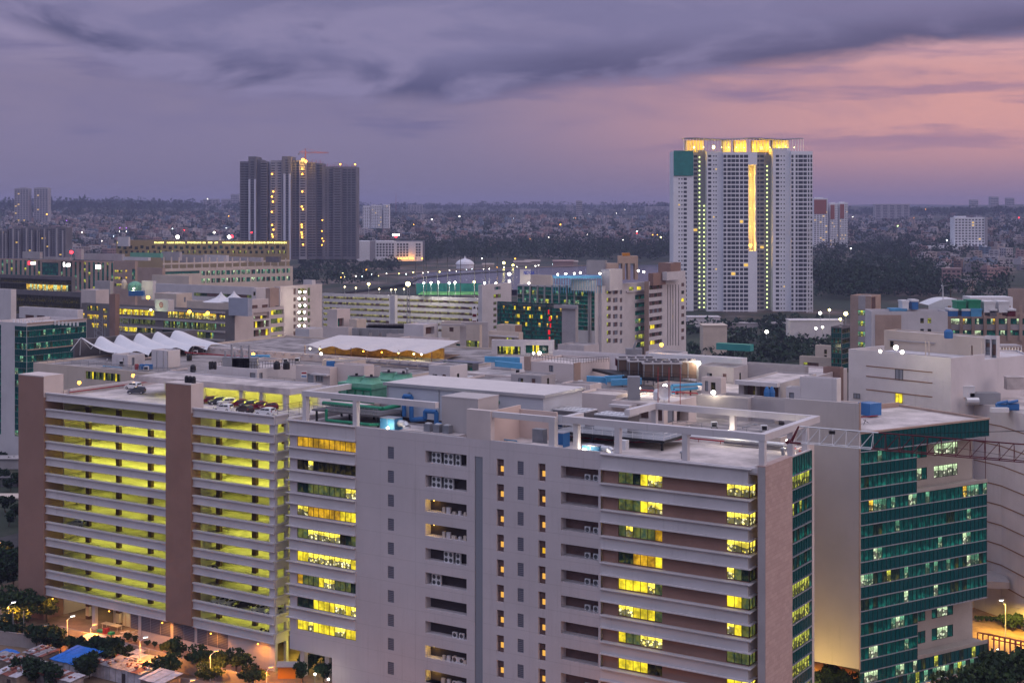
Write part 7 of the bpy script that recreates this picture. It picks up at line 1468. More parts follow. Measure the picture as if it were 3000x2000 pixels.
# clutter below the first bay
o = thing('work_table', 'pale trestle table in front of the timber frames', 'table', fr(143, 2.5)); mb = MB(); mbox(mb, 139.6, 144.6, 1.8, 3.2, .95, 1.05); part('table_top', mb, M['cream'], o)
for s in (139.8, 144.2):
    for dd in (1.9, 3.0): mb = MB(); mbox(mb, s, s + .12, dd, dd + .12, 0, .95); part('leg', mb, M['cream'], o)
for i, (s, dd, m, w, h) in enumerate(((141.6, -.5, 'green', 1.5, .5), (140.4, -.6, 'redpipe', .9, 1.1), (138.9, -.5, 'green', 1.0, .5), (142.3, -.2, 'ochred', 1.1, .3))): mb = MB(); mbox(mb, s, s + w, dd, dd + 1, 0, h); single('crate', mb, M[m], ['green crate before the trestle table', 'red crate between two green ones', 'green crate nearest the rubble sacks', 'orange low crate before the trestle table'][i], 'crate')
mb = MB(); rr = random.Random(3)
for i in range(90): c = fr(rr.uniform(131.6, 136.8), rr.uniform(-1.6, 2.2), rr.uniform(.1, 1.1) * rr.random()); s_ = rr.uniform(.3, .8); mb.para(c, (s_, rr.uniform(-.2, .2), 0), (rr.uniform(-.2, .2), s_ * .6, 0), (0, 0, s_ * .45), rr.randint(0, 1))
single('rubble_sacks', mb, [M['cream'], M['beige']], 'heap of pale sacks and rubble at the louvred wall corner', 'heap')
o = thing('kiosk', 'small orange lit kiosk under the office columns', 'kiosk', GD(L_, 300, 1530)); p = GD(L_, 200, 1530); mb = MB(); mb.box(p.x, p.x + 3.2, p.y, p.y + 2.4, 0, 2.2); part('wall', mb, M['ochred'], o); mb = MB(); mb.para((p.x - .3, p.y - .3, 2.2), (3.8, 0, 0), (0, 1.5, .6), (0, 0, .08)); mb.para((p.x - .3, p.y + 2.7, 2.2), (3.8, 0, 0), (0, -1.5, .6), (0, 0, .08)); part('roof', mb, M['grey'], o)
# cabins and shanties
M['tin'] = mat('rusty_tin_sheet', (.34, .32, .35), .6, .3, var=.35, scale=1.2); M['tinr'] = mat('rust_red_tin', (.26, .09, .07), .8, var=.3, scale=1); M['tarp'] = mat('blue_tarpaulin', (.012, .16, .62), .5, var=.25, scale=1.5); M['tinw'] = mat('pale_tin_sheet', (.55, .52, .58), .6, .1, var=.25, scale=1.0); M['wood'] = mat('old_board_wall', (.24, .19, .16), .9, var=.35, scale=1)
def shack(name, label, x, y, w, dp, h, roofm, wallm, group=None, tilt=.35, patch=0, seed=0, ang=0.0, door=True):
    """corner x,y = the roof's front right corner in the photo"""
    p = GD(D_, x, y, h); e = E1.copy(); i2 = E2.copy(); p.z = 0; o = thing(name, label, 'shack' if name != 'site_cabin' else 'cabin', p + e * w / 2 + i2 * dp / 2, group); rnd = random.Random(seed)
    mb = MB(); mb.para(p + e * .2 + i2 * .2, e * (w - .4), i2 * (dp - .4), UZ * (h - .05)); part('wall', mb, M[wallm], o)
    up = UZ * tilt; mb = MB(); n = max(3, int(w / .9))
    for i in range(n):
        a, c = i / n, (i + 1) / n; j = rnd.uniform(-.06, .06); mb.para(p + e * (w * a) + UZ * (h + j) - i2 * rnd.uniform(0, .25), e * (w * (c - a) + .05), i2 * (dp + .3) + up, UZ * .06, 1 if rnd.random() < patch else 0)
    rf = part('roof', mb, [M[roofm], M['tinr']], o)
    if patch:
        mb = MB()
        for i in range(int(w * 3)): q = p + e * rnd.uniform(.1, w - .6) + i2 * rnd.uniform(.1, dp - .4) ; q.z = h + .08 + tilt * .5; s = rnd.uniform(.2, .7); mb.para(q, e * s, i2 * s * rnd.uniform(.4, 1) + UZ * .04, UZ * rnd.uniform(.1, .35), rnd.randint(0, 2))
        part('roof_debris', mb, [M['tinw'], M['tinr'], M['wood']], rf)['kind'] = 'stuff'
    if door: mb = MB(); q = p + e * w * .3 - i2 * -.14; mb.para(q, e * 1.0, i2 * -.04 + i2 * .08, UZ * 1.9); part('door', mb, M['dark'], o)
    if wallm == 'tinw':
        mb = MB()
        for i in range(int(w / 1.6)): mb.para(p + e * (i * 1.6 + .4) + i2 * .1, e * .08, i2 * .1, UZ * (h - .2))
        part('sheet_seam', mb, M['grey'], o)
    return o
shack('shanty', 'shanty under a bright blue tarpaulin with white board wall', 700, 1405, 7.0, 6.2, 3.0, 'tarp', 'tinw', None, .9, door=False)
shack('shanty', 'tin roofed shanty beside the blue tarpaulin one', 390, 1330, 5.4, 4.2, 3.0, 'tin', 'wood', None, .3, .25, 2)
shack('shanty', 'patched long tin roof shanty with rust red sheets', 1300, 1490, 14.5, 4.6, 2.6, 'tin', 'tinw', None, .4, .32, 3)
shack('shanty', 'pale sheeted shanty roof at the end of the patched row', 1480, 1580, 5.5, 5.0, 2.6, 'tinw', 'wood', None, .5, .0, 4)
shack('shanty', 'low shanty roof weighed down with scrap along its length', 650, 1560, 12.5, 3.2, 2.3, 'tinw', 'tin', None, .3, .35, 5)
shack('shanty', 'shanty with rusty roof cut by the picture edge', 330, 1440, 13, 3.2, 2.4, 'tin', 'wood', None, .3, .35, 6)
shack('shanty', 'pale tin hut in the lower corner of the shanty row', 150, 1520, 6, 4.6, 2.6, 'tinw', 'wood', None, .6, .1, 7)
shack('shanty', 'blue edged hut roof at the picture edge above the corner hut', 60, 1340, 4, 3, 2.4, 'tarp', 'wood', None, .3, 0, 8)
for i, (x, y, w, dp, h, rm, wm, lb) in enumerate(((850, 1190, 4.6, 3.4, 2.6, 'tinw', 'tin', 'pale roofed site cabin against the compound wall'), (820, 1240, 2.2, 1.6, 1.9, 'tinw', 'tin', 'small box in front of the pale roofed cabin'), (1100, 1250, 2.8, 2.2, 2.3, 'tinw', 'tin', 'small pale cabin before the slotted wall panel'), (1065, 1290, 2.4, 1.8, 1.9, 'tinw', 'tin', 'lower grey box beside the small pale cabin'), (1265, 1305, 2.4, 2, 2.4, 'tinw', 'tin', 'cabin roof catching orange lamp light'), (1300, 1345, 3.0, 2.0, 2.2, 'tinw', 'tin', 'second cabin roof in the orange light'), (1395, 1395, 4.2, 3.2, 2.6, 'tin', 'bluegrey', 'blue grey ribbed cabin below the street lamp'), (1510, 1440, 3.2, 2.6, 2.4, 'tinw', 'tin', 'pale cabin next to the roadside trees'))): shack('site_cabin', lb, x, y, w, dp, h, rm, wm, None, .15, 0, 20 + i)
p, q = GD(D_, 1130, 1455, 1.8), GD(D_, 2330, 1600, 1.8); mb = MB(); d = q - p; mb.para((p.x, p.y, 0), (d.x, d.y, 0), (0, .25, 0), (0, 0, 1.8)); single('low_wall', mb, M['concrete'], 'low grey wall between shanties and roadside trees', 'wall')
# trees and bushes
tr = [make_tree(101, 4.2, 2.6, 3.2, 1500, .62, 'x', 9, flat=.45), make_tree(102, 3.4, 4.0, 2.6, 1300, .55, 'x', 8, flat=.7), make_tree(103, 2.3, 2.8, 1.2, 900, .5, 'x', 7, ('leafdark', 'leafcity'), .8)]
used = [False] * 3
def tree(k, p, s, label, group=None, rot=0.0):
    if used[k]: return dup(tr[k], p, rot, label, group, s)
    used[k] = True; o = tr[k]; o.location = p; o.rotation_euler = (0, 0, rot); o.scale = (s, s, s); o['label'] = label
    if group: o['group'] = group
    return o
tl_ = random.Random(6)
spots = [(0, 60, 1000, 1.25, 'spreading tree at the picture edge beside the corner tower'), (0, 250, 1010, 1.15, 'spreading flat tree before the pale corner pier'), (0, 430, 1010, .85, 'spreading tree with lit yellow branch tips'), (1, 420, 960, .8, 'taller tree rising behind the flat spreading ones'), (0, 150, 1120, 1.0, 'dark spreading tree behind the bare poles'), (1, 1600, 1400, 1.15, 'upright tree at the cabins, tallest of the roadside row'), (0, 1560, 1520, 1.0, 'low tree beside the upright roadside one'), (0, 1820, 1480, 1.1, 'roadside tree in front of the orange glow'), (0, 2010, 1520, 1.1, 'roadside tree next to the glowing lamp'), (0, 2170, 1500, 1.05, 'roadside tree below the parking corner column'), (1, 2240, 1450, .6, 'small tree at the parking corner'), (0, 1900, 1620, 1.0, 'roadside tree at the lower picture edge, near the low wall'), (0, 2300, 1640, 1.0, 'roadside tree at the lower picture edge by the kiosk')]
for k, x, y, s, lb in spots: tree(k, GD(D_, x, y), s * (.72 if x > 1400 else .9), lb, None, tl_.random() * 6)
for i, (x, y, s) in enumerate(((330, 1260, 1.1), (450, 1270, 1.2), (560, 1300, 1.2), (680, 1340, 1.1), (760, 1380, 1.0), (860, 1370, 1.1), (950, 1400, 1.2), (1050, 1410, 1.3), (1000, 1450, 1.1), (1120, 1390, .9), (760, 1560, 1.3), (820, 1530, .9), (230, 1560, 1.1), (330, 1600, 1.2), (480, 1620, 1.2), (120, 1200, 1.0), (20, 1180, 1.2), (60, 620, 1.7), (120, 700, 1.5), (20, 720, 1.6), (40, 420, 1.1), (90, 480, 1.0), (80, 130, 1.0), (1400, 1570, .9), (1500, 1580, .8))): tree(2, GD(D_, x, y), s, 'dark round bush among the shanties and cabins' if y > 800 else 'dark tree in the gap beside the corner tower', 'bushes among the shanties' if y > 800 else 'trees beside the corner tower', i * 1.1)
for i, (x, y, s) in enumerate(((1175, 1195, .45), (1250, 1205, .4), (1350, 1230, .3), (1420, 1245, .3), (1490, 1262, .3))): tree(2, GD(D_, x, y), s, 'small shrub in the bed along the louvred wall', 'shrubs along the louvred wall', i * 2.0)
for i, (x, y, s) in enumerate(((480, 1490, .9), (590, 1380, .8), (640, 1410, .9), (720, 1460, .9), (760, 1540, 1.0), (430, 1560, .9), (620, 1560, .9))): tree(2, GD(L_, x, y), s, 'garden bush under the raised office end', 'garden bushes under the office', i * 1.7)
tree(1, Vector((GD(L_, 1310, 1600).x, GD(L_, 1310, 1600).y, 0)), 1.0, 'lone tree top before the blank lilac wall')
# lit gap at the left picture edge
b = bx('yard_wall', 'orange lit yard wall beside the corner tower', 'wall', D_, 196, 205, -40, 215, 385, 6, wall='concrete', parapet=.2); b.done()
mb = MB(); p = P(0, 1550, 395)
for i in range(5): mb.para((p.x - 2 + i * .8, p.y, p.z - 3 + i * .5), (10 - i, 0, -.6), (0, .9, .5), (0, 0, .08), i % 2)
single('solar_panel', mb, [M['panel'], M['metalw']], 'tilted grey panel frame behind the orange yard wall', 'panel')
p = G(12, 1590, 4); street_lamp('orange lamp lighting the yard wall', (p.x, p.y - 4, 5), 5, .5, 2200, SO, 'lampo', None)
for i, (u, v, y, w, h, m, lb) in enumerate(((25, 1345, 470, 16, 3, 'grey', 'grey shed roof in the gap beside the corner tower'), (20, 1460, 420, 9, 3, 'cream', 'cream umbrella like roof in the gap beside the tower'), (40, 1400, 440, 8, 2.4, 'darkwall', 'dark low roof in the gap beside the tower'), (30, 1660, 350, 7, 3, 'metalw', 'pale low roof behind the trees beside the tower'))): q = P(u, v, y); mb = MB(); mb.box(q.x - w / 2, q.x + w / 2, q.y, q.y + 6, 0, q.z); mb.box(q.x - w / 2 - .5, q.x + w / 2 + .5, q.y - .5, q.y + 6.5, q.z, q.z + .3); single('low_shed', mb, M[m], lb, 'shed')
# ---- right hand corner: lit wall, walkway frames, trees
q = G(2931, 1757, 7.5); street_lamp('tall lamp washing the pale block foot with yellow light', q, 7.5, -1.0, 5200, (1, .60, .06), 'lampw', None)
q = G(3040, 1770, 7.5); street_lamp('second tall lamp washing the pale block at the picture edge', q, 7.5, -1.0, 5200, (1, .58, .06), 'lampw', None)
sheet('terrace_path', [G(2840, 1800, 0), G(3120, 1800, 0), G(3120, 1985, 0), G(2860, 1985, 0)], .07, 'paving')
for i in range(11): q = G(2945 + i * 11, 1838 + (i % 3) * 5, 0); tree(2, q, .62 + .12 * (i % 3), 'leafy hedge bush along the lit path', 'hedge bushes on the lit path', i * 1.3)
for i in range(5): q = G(2866 + i * 13, 1822, 0); tree(2, q, .32, 'small bush at the foot of the yellow wall', 'small bushes at the yellow wall', i * .9)
o = thing('pergola', 'rust red steel pergola frames over a walkway', 'pergola', G(2950, 1930, 0))
for i in range(9):
    q = G(2912 + i * 16, 1925 + i * 3.5, 0); e = Vector((-2.6, 1.6, 0)); h = UZ * 4.3; mb = MB(); mb.tube(q, q + h, .13, 5); mb.tube(q + h, q + h + e, .12, 5); mb.tube(q + h + e, q + e, .12, 5); part('frame', mb, M['maroon'], o)
mb = MB(); mb.tube(G(2905, 1922, 0) + UZ * 3.4, G(3050, 1954, 0) + UZ * 3.4, .12, 5); part('rail', mb, M['maroon'], o)
roof_lamp('violet white lamp between the pergola posts', G(2934, 1925, 1.6), 500, (.9, .8, 1), .5, 'lampw', None, pole=1.4)
roof_lamp('small lamp in the planting by the pergola', G(2924, 1905, 1.2), 200, (1, .9, .6), .35, 'lampw', None, pole=1.0)
mb = MB(); q = G(2881, 1935, 1.6); mb.box(q.x - .5, q.x + .5, q.y, q.y + .4, q.z - 1.6, q.z + 1.6); single('notice_board', mb, M['black'], 'tall dark board at the glass block corner', 'board')
for i, (u, v, s) in enumerate(((2900, 1990, 1.1), (2955, 1975, 1.2), (2990, 1960, 1.2), (2840, 2005, 1.0), (2780, 2015, 1.0), (2920, 1900, .5))): q = G(u, v, 5.0); tree(0, (q.x, q.y, 0), s * 1.15, 'dark spreading tree before the glass block foot', 'trees before the glass block', i * 1.2)
for i, (u, v, s) in enumerate(((2410, 1985, 1.0), (2450, 1975, 1.0), (2490, 1990, 1.0), (2400, 2010, .9))): q = G(u, v, 3.5); tree(1, (q.x, q.y, 0), s * .8, 'tree under the blank side wall', 'trees under the blank wall', i * 1.4)
p = G(2700, 1990, 5); street_lamp('orange lamp at the glass block entrance', (p.x, p.y - 3, 5.5), 5.5, .6, 2600, SO, 'lampo', None); p = G(2440, 1950, 4); street_lamp('orange lamp under the blank wall', (p.x, p.y, 4.5), 4.5, .6, 1400, SO, 'lampo', None)
roof_lamp('orange road lamp in front of the office end', (fr(66, -12).x, fr(66, -12).y, 2.5), 500, SO, .3, 'lampo', None, pole=2.5); roof_lamp('orange road lamp farther along the office front', (fr(22, -10).x, fr(22, -10).y, 4), 1300, SO, .3, 'lampo', None, pole=4)
q = gC + E1 * 6 - E2 * 7; roof_lamp('warm yard lamp before the blank side wall', Vector((q.x, q.y, 4)), 3200, (1, .66, .16), .3, 'lampm', None, pole=4)
for i, (u, v, s_) in enumerate(((8, 1420, 1.2), (30, 1440, 1.0), (52, 1425, 1.1), (15, 1500, 1.2), (45, 1520, 1.1), (5, 1360, 1.0), (40, 1370, .9))): tree(2, G(u, v, 0), s_, 'dark tree in the gap beside the corner tower', 'trees beside the corner tower', i * 1.2)
# ================================================================== ground, water, far city
PROF = [(-400, 0), (1050, 0), (1350, 11), (1420, 13.6), (1960, 13.8), (2300, 24), (3000, 40), (4000, 60), (5000, 77), (6500, 99), (9000, 119), (13000, 135)]
def tz(x, y):
    for (a, za), (b, zb) in zip(PROF, PROF[1:]):
        if y <= b:
            t = max(0, (y - a) / (b - a)); z = za + (zb - za) * t; break
    else: z = PROF[-1][1]
    k = min(1, max(0, (y - 2200) / 2500))
    z += k * (7 * math.sin(x / 610 + y / 1300) + 5 * math.sin(x / 270 - y / 700 + 1) + 3 * math.sin(x / 131 + 2))
    if y > 1100: z += max(0, (x / y) - .2) * 60 * min(1, (y - 1100) / 600) + max(0, -.2 - x / y) * 50 * min(1, (y - 1100) / 600)
    return z
def GT(u, v):
    k = (u - CU) / F; y0 = 300.; y = 300.
    while y < 12500:
        if CZ - (v - HV) / F * y <= tz(k * y, y): break
        y0 = y; y *= 1.02
    for _ in range(20):
        m = (y0 + y) / 2
        if CZ - (v - HV) / F * m <= tz(k * m, m): y = m
        else: y0 = m
    return Vector((k * y, y, tz(k * y, y)))
ys = [-150, -50, 50, 150, 250, 350, 450, 600, 750, 900, 1050] + [1050 * 1.045 ** i for i in range(1, 58)]
mb = MB(); grid = []
for y in ys:
    hw = max(900, y * .62 + 300); grid.append([(hw * (i / 40 - 1), y) for i in range(81)])
for A, B in zip(grid, grid[1:]):
    for i in range(80): mb.quad(*[(x, y, tz(x, y)) for x, y in (A[i], A[i + 1], B[i + 1], B[i])])
def groundfn(k, p, o, b):
    n = k.noise(p, .012, 7, .62); n2 = k.noise(p, .0016, 4, .5)
    c = k.ramp(n, [(.30, (.018, .032, .020)), (.47, (.035, .045, .028)), (.55, (.10, .075, .06)), (.62, (.20, .16, .15)), (.8, (.26, .20, .18))])
    return k.mix(k.smooth(n2, .42, .6), c, (.024, .038, .025, 1))
M['ground'] = mat('ground_cover', (.06, .06, .04), .95, fn=groundfn)
structure('ground', mb, M['ground'], smooth=True)
mb = MB(); mb.poly([G(u, v, 14.2) for u, v in ((1180, 822), (1226, 803), (1320, 792), (1491, 785), (1715, 779), (1985, 774), (2060, 792), (1960, 832), (1700, 846), (1420, 850), (1230, 838))])
M['water'] = mat('lake_water', (.05, .05, .06), .22, spec=.6, bump=.08)
structure('lake_water', mb, M['water'])
def ribbon(name, px, z, w, m):
    pts = [G(u, v, z) if z is not None else GT(u, v) for u, v in px]; mb = MB()
    for a, b in zip(pts, pts[1:]):
        d = (b - a).normalized(); n = Vector((-d.y, d.x, 0)) * w / 2; up = UZ * (.25 if z is None else 0)
        mb.quad(a + n + up, b + n + up, b - n + up, a - n + up)
    return structure(name, mb, m)
ribbon('lake_road', [(820, 862), (960, 846), (1180, 830), (1210, 815), (1340, 802), (1500, 792)], 14.9, 14, M['asphalt'])
ribbon('embankment_path', [(1000, 812), (1200, 798), (1400, 788), (1560, 783), (1760, 776)], 14.9, 10, M['paving'])

# ---- forest and small trees beyond the campus
HM = {k: mat('house_' + k, c, .9, var=.12, scale=.05) for k, c in dict(white=(.42, .39, .42), cream=(.36, .30, .28), pink=(.34, .23, .22), grey=(.21, .20, .22), blue=(.17, .23, .31), brown=(.19, .13, .11)).items()}
M['winfar'] = mat('dark_house_window', (.035, .035, .045), .5)
fr_ = random.Random(5)
def inlake(u, v): return 1170 < u < 2070 and 772 < v < 855
def clump(mb, p, r, h, n, leaf, rnd):
    if r > 14: leaf *= 2.2
    for i in range(n):
        v = Vector((rnd.gauss(0, 1), rnd.gauss(0, 1), rnd.gauss(0, 1))).normalized() * rnd.uniform(.55, 1)
        mb.leaf((p.x + v.x * r, p.y + v.y * r, p.z + h * .6 + v.z * h * .42), leaf * rnd.uniform(.7, 1.3), rnd, 0 if rnd.random() < .7 else 1)
def forest(name, regions, seed):
    mb = MB(); rnd = random.Random(seed)
    for (u0, u1, v0, v1, n, r, h) in regions:
        for i in range(n):
            u, v = rnd.uniform(u0, u1), v0 + (v1 - v0) * rnd.random() ** .8
            if inlake(u, v): continue
            p = GT(u, v); s = rnd.uniform(.65, 1.3); clump(mb, p, r * s, h * s * rnd.uniform(.8, 1.25), 26 if p.y < 2600 else 14, 2.6 if p.y < 2600 else 4.5, rnd)
    return structure(name, mb, [M['leafcity'], M['leafdark']], kind='stuff')
forest('lakeside_forest', [(1020, 1990, 722, 768, 900, 8, 19), (880, 1250, 762, 800, 130, 6, 11), (840, 1100, 800, 838, 60, 5, 9), (1180, 1430, 826, 850, 26, 5, 8), (1330, 1420, 812, 830, 10, 5, 8)], 11)
forest('park_forest', [(2080, 2330, 952, 962, 40, 3, 4), (2375, 2720, 730, 880, 620, 7, 16), (2700, 2960, 770, 880, 120, 6, 12), (2560, 2860, 700, 760, 260, 7, 14), (2005, 2330, 960, 1080, 90, 4, 7), (2220, 2440, 940, 1060, 80, 4, 7)], 12)
forest('hillside_trees', [(0, 3000, 616, 640, 1500, 10, 15), (0, 3000, 640, 680, 1300, 8, 12), (0, 1050, 680, 730, 420, 6, 11), (1050, 2000, 680, 725, 520, 6, 12), (2380, 3000, 660, 740, 300, 6, 12), (0, 700, 700, 770, 140, 5, 9)], 13)

forest('skyline_trees', [(0, 2380, 605, 618, 640, 24, 26), (0, 560, 604, 616, 200, 26, 34), (2380, 3000, 618, 628, 130, 18, 15)], 14)
# ---- far houses
def house_mesh(name, m, w, d, h, rnd, stair):
    mb = MB(); mb.box(-w / 2, w / 2, -d / 2, d / 2, -4, h); mb.box(-w / 2 - .3, w / 2 + .3, -d / 2 - .3, d / 2 + .3, h, h + .9)
    if stair: mb.box(-w / 2 + .4, -w / 2 + 4, -d / 2 + 1, d / 2 - 2, h + .9, h + 3.4); mb.tube((w / 4, 0, h + .9), (w / 4, 0, h + 2.6), .8, 8, 1)
    nf = int(h // 3.1); nw = max(2, int(w // 3.2))
    for f in range(nf):
        for i in range(nw):
            x = -w / 2 + w * (i + .5) / nw; z = f * 3.1 + 1.1; hw = w / nw * rnd.uniform(.22, .38)
            mb.quad((x - hw, -d / 2 - .06, z), (x + hw, -d / 2 - .06, z), (x + hw, -d / 2 - .06, z + 1.3), (x - hw, -d / 2 - .06, z + 1.3), 1)
            y = -d / 2 + d * (i + .5) / nw
            for sx in (-1, 1): mb.quad((sx * (w / 2 + .06), y - hw, z), (sx * (w / 2 + .06), y + hw, z), (sx * (w / 2 + .06), y + hw, z + 1.3), (sx * (w / 2 + .06), y - hw, z + 1.3), 1)
    return mb
protos = []; hr = random.Random(21)
hlab = {'white': 'small whitewashed flat roofed house far off on the city hillside', 'cream': 'small cream flat roofed house far off on the city hillside', 'pink': 'small pinkish flat roofed house far off on the city hillside', 'grey': 'small grey concrete house far off on the city hillside', 'blue': 'small bluish painted house far off on the city hillside', 'brown': 'small brown house far off on the city hillside'}
for c in hlab:
    for j in range(2):
        w, d, h = hr.uniform(9, 15), hr.uniform(9, 13), hr.choice([6.4, 9.5, 9.5, 12.6])
        o = part('city_house', house_mesh('house', c, w, d, h, hr, j), [HM[c], M['winfar']], None); tag(o, hlab[c], 'house', c + ' houses of the far city'); protos.append([o, False])
hreg = [(0, 700, 640, 760, 80), (0, 1020, 626, 700, 50), (1050, 1975, 650, 722, 110), (2385, 3000, 640, 700, 40), (2680, 3000, 740, 850, 75), (2880, 3000, 820, 870, 14)]
cw = [0, 0, 0, 0, 1, 1, 2, 2, 3, 3, 4, 4, 5, 5, 6, 7, 8, 10]
nh = 0
for (u0, u1, v0, v1, n) in hreg:
    for i in range(n):
        if nh >= 296: break
        u, v = hr.uniform(u0, u1), v1 - (v1 - v0) * hr.random() ** 1.4
        p = GT(u, v); q = protos[hr.choice(cw)]; rot = hr.choice([0, .3, -.4, .8]) + hr.uniform(-.1, .1); s = hr.uniform(.75, 1.2)
        if q[1]: dup(q[0], p, rot, scale=s)
        else: q[0].location = p; q[0].rotation_euler = (0, 0, rot); q[1] = True
        nh += 1
for q in protos:
    if not q[1]: bpy.data.objects.remove(q[0])
mb = MB(); hm = list(HM.values())
for (u0, u1, v0, v1, n) in [(0, 1050, 628, 690, 620), (0, 700, 680, 745, 220), (1050, 1980, 640, 715, 620), (2380, 3000, 632, 720, 330), (2660, 3000, 730, 800, 70)]:
    for i in range(n):
        u, v = hr.uniform(u0, u1), v0 + (v1 - v0) * hr.random(); p = GT(u, v); a = hr.uniform(-.6, .6)
        w, d, h = hr.uniform(8, 17), hr.uniform(8, 14), hr.choice([4, 7, 7, 10, 10, 13]); ex = Vector((math.cos(a), math.sin(a), 0)); ey = Vector((-ex.y, ex.x, 0))
        mi = hr.choice([0, 0, 0, 1, 1, 2, 3, 3, 4, 5]); mb.para(p - UZ * 4, ex * w, ey * d, UZ * (h + 4), mi)
        if hr.random() < .5: mb.para(p + UZ * h, ex * w * .3, ey * d * .4, UZ * 2.5, mi)
        for f in range(int(h // 3.2)): mb.para(p + ex * w * .12 - ey * .08 + UZ * (f * 3.2 + 1.2), ex * w * .3, ey * .1, UZ * 1.2, 6); mb.para(p + ex * w * .6 - ey * .08 + UZ * (f * 3.2 + 1.2), ex * w * .25, ey * .1, UZ * 1.2, 6)
structure('distant_town', mb, hm + [M['winfar']], kind='stuff')

# ---- helpers for towers: local frame facing the viewer
class Tow:
    def __init__(s, name, label, cat, u0, u1, vb, y, group=None, z0=None):
        s.y = y; s.x0 = (u0 - CU) / F * y; s.x1 = (u1 - CU) / F * y; s.z0 = CZ - (vb - HV) / F * y if z0 is None else z0
        s.o = thing(name, label, cat, ((s.x0 + s.x1) / 2, y + 10, s.z0), group); s.k = y / F; s.w = []
    def X(s, u): return (u - CU) * s.k
    def Z(s, v): return CZ - (v - HV) * s.k
    def box(s, u0, u1, v0, y0, y1, m, name='wall', v1=None):
        mb = MB(); mb.box(s.X(u0), s.X(u1), s.y + y0, s.y + y1, s.z0 if v1 is None else s.Z(v1), s.Z(v0)); return part(name, mb, M[m] if isinstance(m, str) else m, s.o)
    def col(s, u0, u1, vt, vb, n, frac, yf, mats, rnd=None, lit=0.0, litm=None, side=False):
        zt, zb = s.Z(vt), s.Z(vb); ph = (zt - zb) / n
        for i in range(n):
            z = zt - ph * (i + 1) + ph * (1 - frac) * .5; m = mats
            if rnd is not None and rnd.random() < lit: m = litm
            s.w.append((s.X(u0), s.X(u1), s.y + yf, z, z + ph * frac, m))
    def windows(s, dep=.25):
        s.w.sort(key=lambda w: -(w[1] - w[0]) * (w[4] - w[3]))
        def add(mb, w, mi): mb.box(w[0], w[1], w[2] - .06, w[2] + .1, w[3], w[4], mi)
        for w in s.w[:100]: mb = MB(); add(mb, w, 0); part('window', mb, M[w[5]], s.o)
        rest = s.w[100:]
        if rest:
            ks = sorted({w[5] for w in rest}); mb = MB()
            for w in rest: add(mb, w, ks.index(w[5]))
            part('window_grid', mb, [M[k] for k in ks], s.o)['kind'] = 'stuff'
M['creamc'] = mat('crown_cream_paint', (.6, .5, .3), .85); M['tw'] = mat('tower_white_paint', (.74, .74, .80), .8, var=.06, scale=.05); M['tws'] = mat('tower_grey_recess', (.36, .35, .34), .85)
M['tdark'] = mat('tower_dark_opening', (.035, .045, .065), .35, spec=.5); M['tlit'] = emit('tower_lit_window', (1, .62, .12), .9, False); M['tgreen'] = emit('stair_light_glow', (.78, 1, .35), 2.2, False)
M['net'] = mat('green_scaffold_net', (.03, .22, .20), .8, var=.2, scale=.2); M['tdk2'] = mat('tower_unfinished_concrete', (.16, .16, .19), .85, var=.2, scale=.05); M['tblue'] = mat('tower_pale_blue_pilaster', (.52, .54, .66), .8)
M['tmid'] = mat('tower_grey_plaster', (.34, .33, .37), .85, var=.1, scale=.05); M['trust'] = mat('tower_rust_red_paint', (.30, .10, .07), .85)
# tall finished tower pair
def tx(x): return 1900 + x / 2.6133
def ty(y): return 380 + y / 2.6133
t = Tow('apartment_tower', 'tallest white residential high-rise with yellow lit crown and golden slot', 'tower', tx(197), tx(1260), 935, 1154)
rn = random.Random(3); VB = 1418
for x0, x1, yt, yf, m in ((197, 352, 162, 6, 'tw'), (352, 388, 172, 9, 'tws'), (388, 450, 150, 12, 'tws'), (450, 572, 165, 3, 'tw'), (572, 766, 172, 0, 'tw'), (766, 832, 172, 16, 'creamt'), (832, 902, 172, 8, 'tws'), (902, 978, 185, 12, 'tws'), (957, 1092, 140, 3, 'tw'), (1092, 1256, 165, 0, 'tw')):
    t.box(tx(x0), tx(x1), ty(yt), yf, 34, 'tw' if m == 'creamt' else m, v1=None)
NF = 37
for x0, x1, yf in ((236, 246, 6), (257, 267, 6), (276, 300, 6), (355, 384, 9), (460, 484, 3), (499, 508, 3), (517, 526, 3), (846, 862, 8), (868, 896, 8), (980, 1005, 3), (1017, 1026, 3), (1040, 1048, 3)):
    small = x1 - x0 < 12; t.col(tx(x0), tx(x1), ty(185 if x0 > 350 else 360), ty(VB), NF if x0 > 350 else 32, .32 if small else .55, yf, 'tdark', rn, .018, 'tlit')
for xs, yf in (((574, 596, 604, 630, 634, 664, 668, 692, 700, 724, 730, 762), 0), ((1094, 1110, 1126, 1142, 1148, 1182, 1186, 1212, 1220, 1232, 1240, 1253), 0)):
    for a, b in zip(xs[::2], xs[1::2]): t.col(tx(a), tx(b), ty(188), ty(VB), NF, .68, yf, 'tdark', rn, .01, 'tlit')
t.windows()
for x, n in ((405, 36), (440, 36), (928, 34), (962, 26)):
    for i in range(n):
        yy_ = 1400 - i * (1225 / 36); mb = MB(); mb.box(t.X(tx(x - 5)), t.X(tx(x + 5)), t.y + 11.9, t.y + 12.05, t.Z(ty(yy_ + 5)), t.Z(ty(yy_ - 6)))
        if i < 25: part('stair_light', mb, M['tgreen'], t.o)
        else: part('stair_light', mb, M['tgreen'], t.o) if i % 1 == 0 and n != 36 or x in (405, 928) else None
mb = MB(); mb.box(t.X(tx(199)), t.X(tx(350)), t.y + 5.2, t.y + 5.6, t.Z(ty(352)), t.Z(ty(158))); part('scaffold_net', mb, M['net'], t.o)
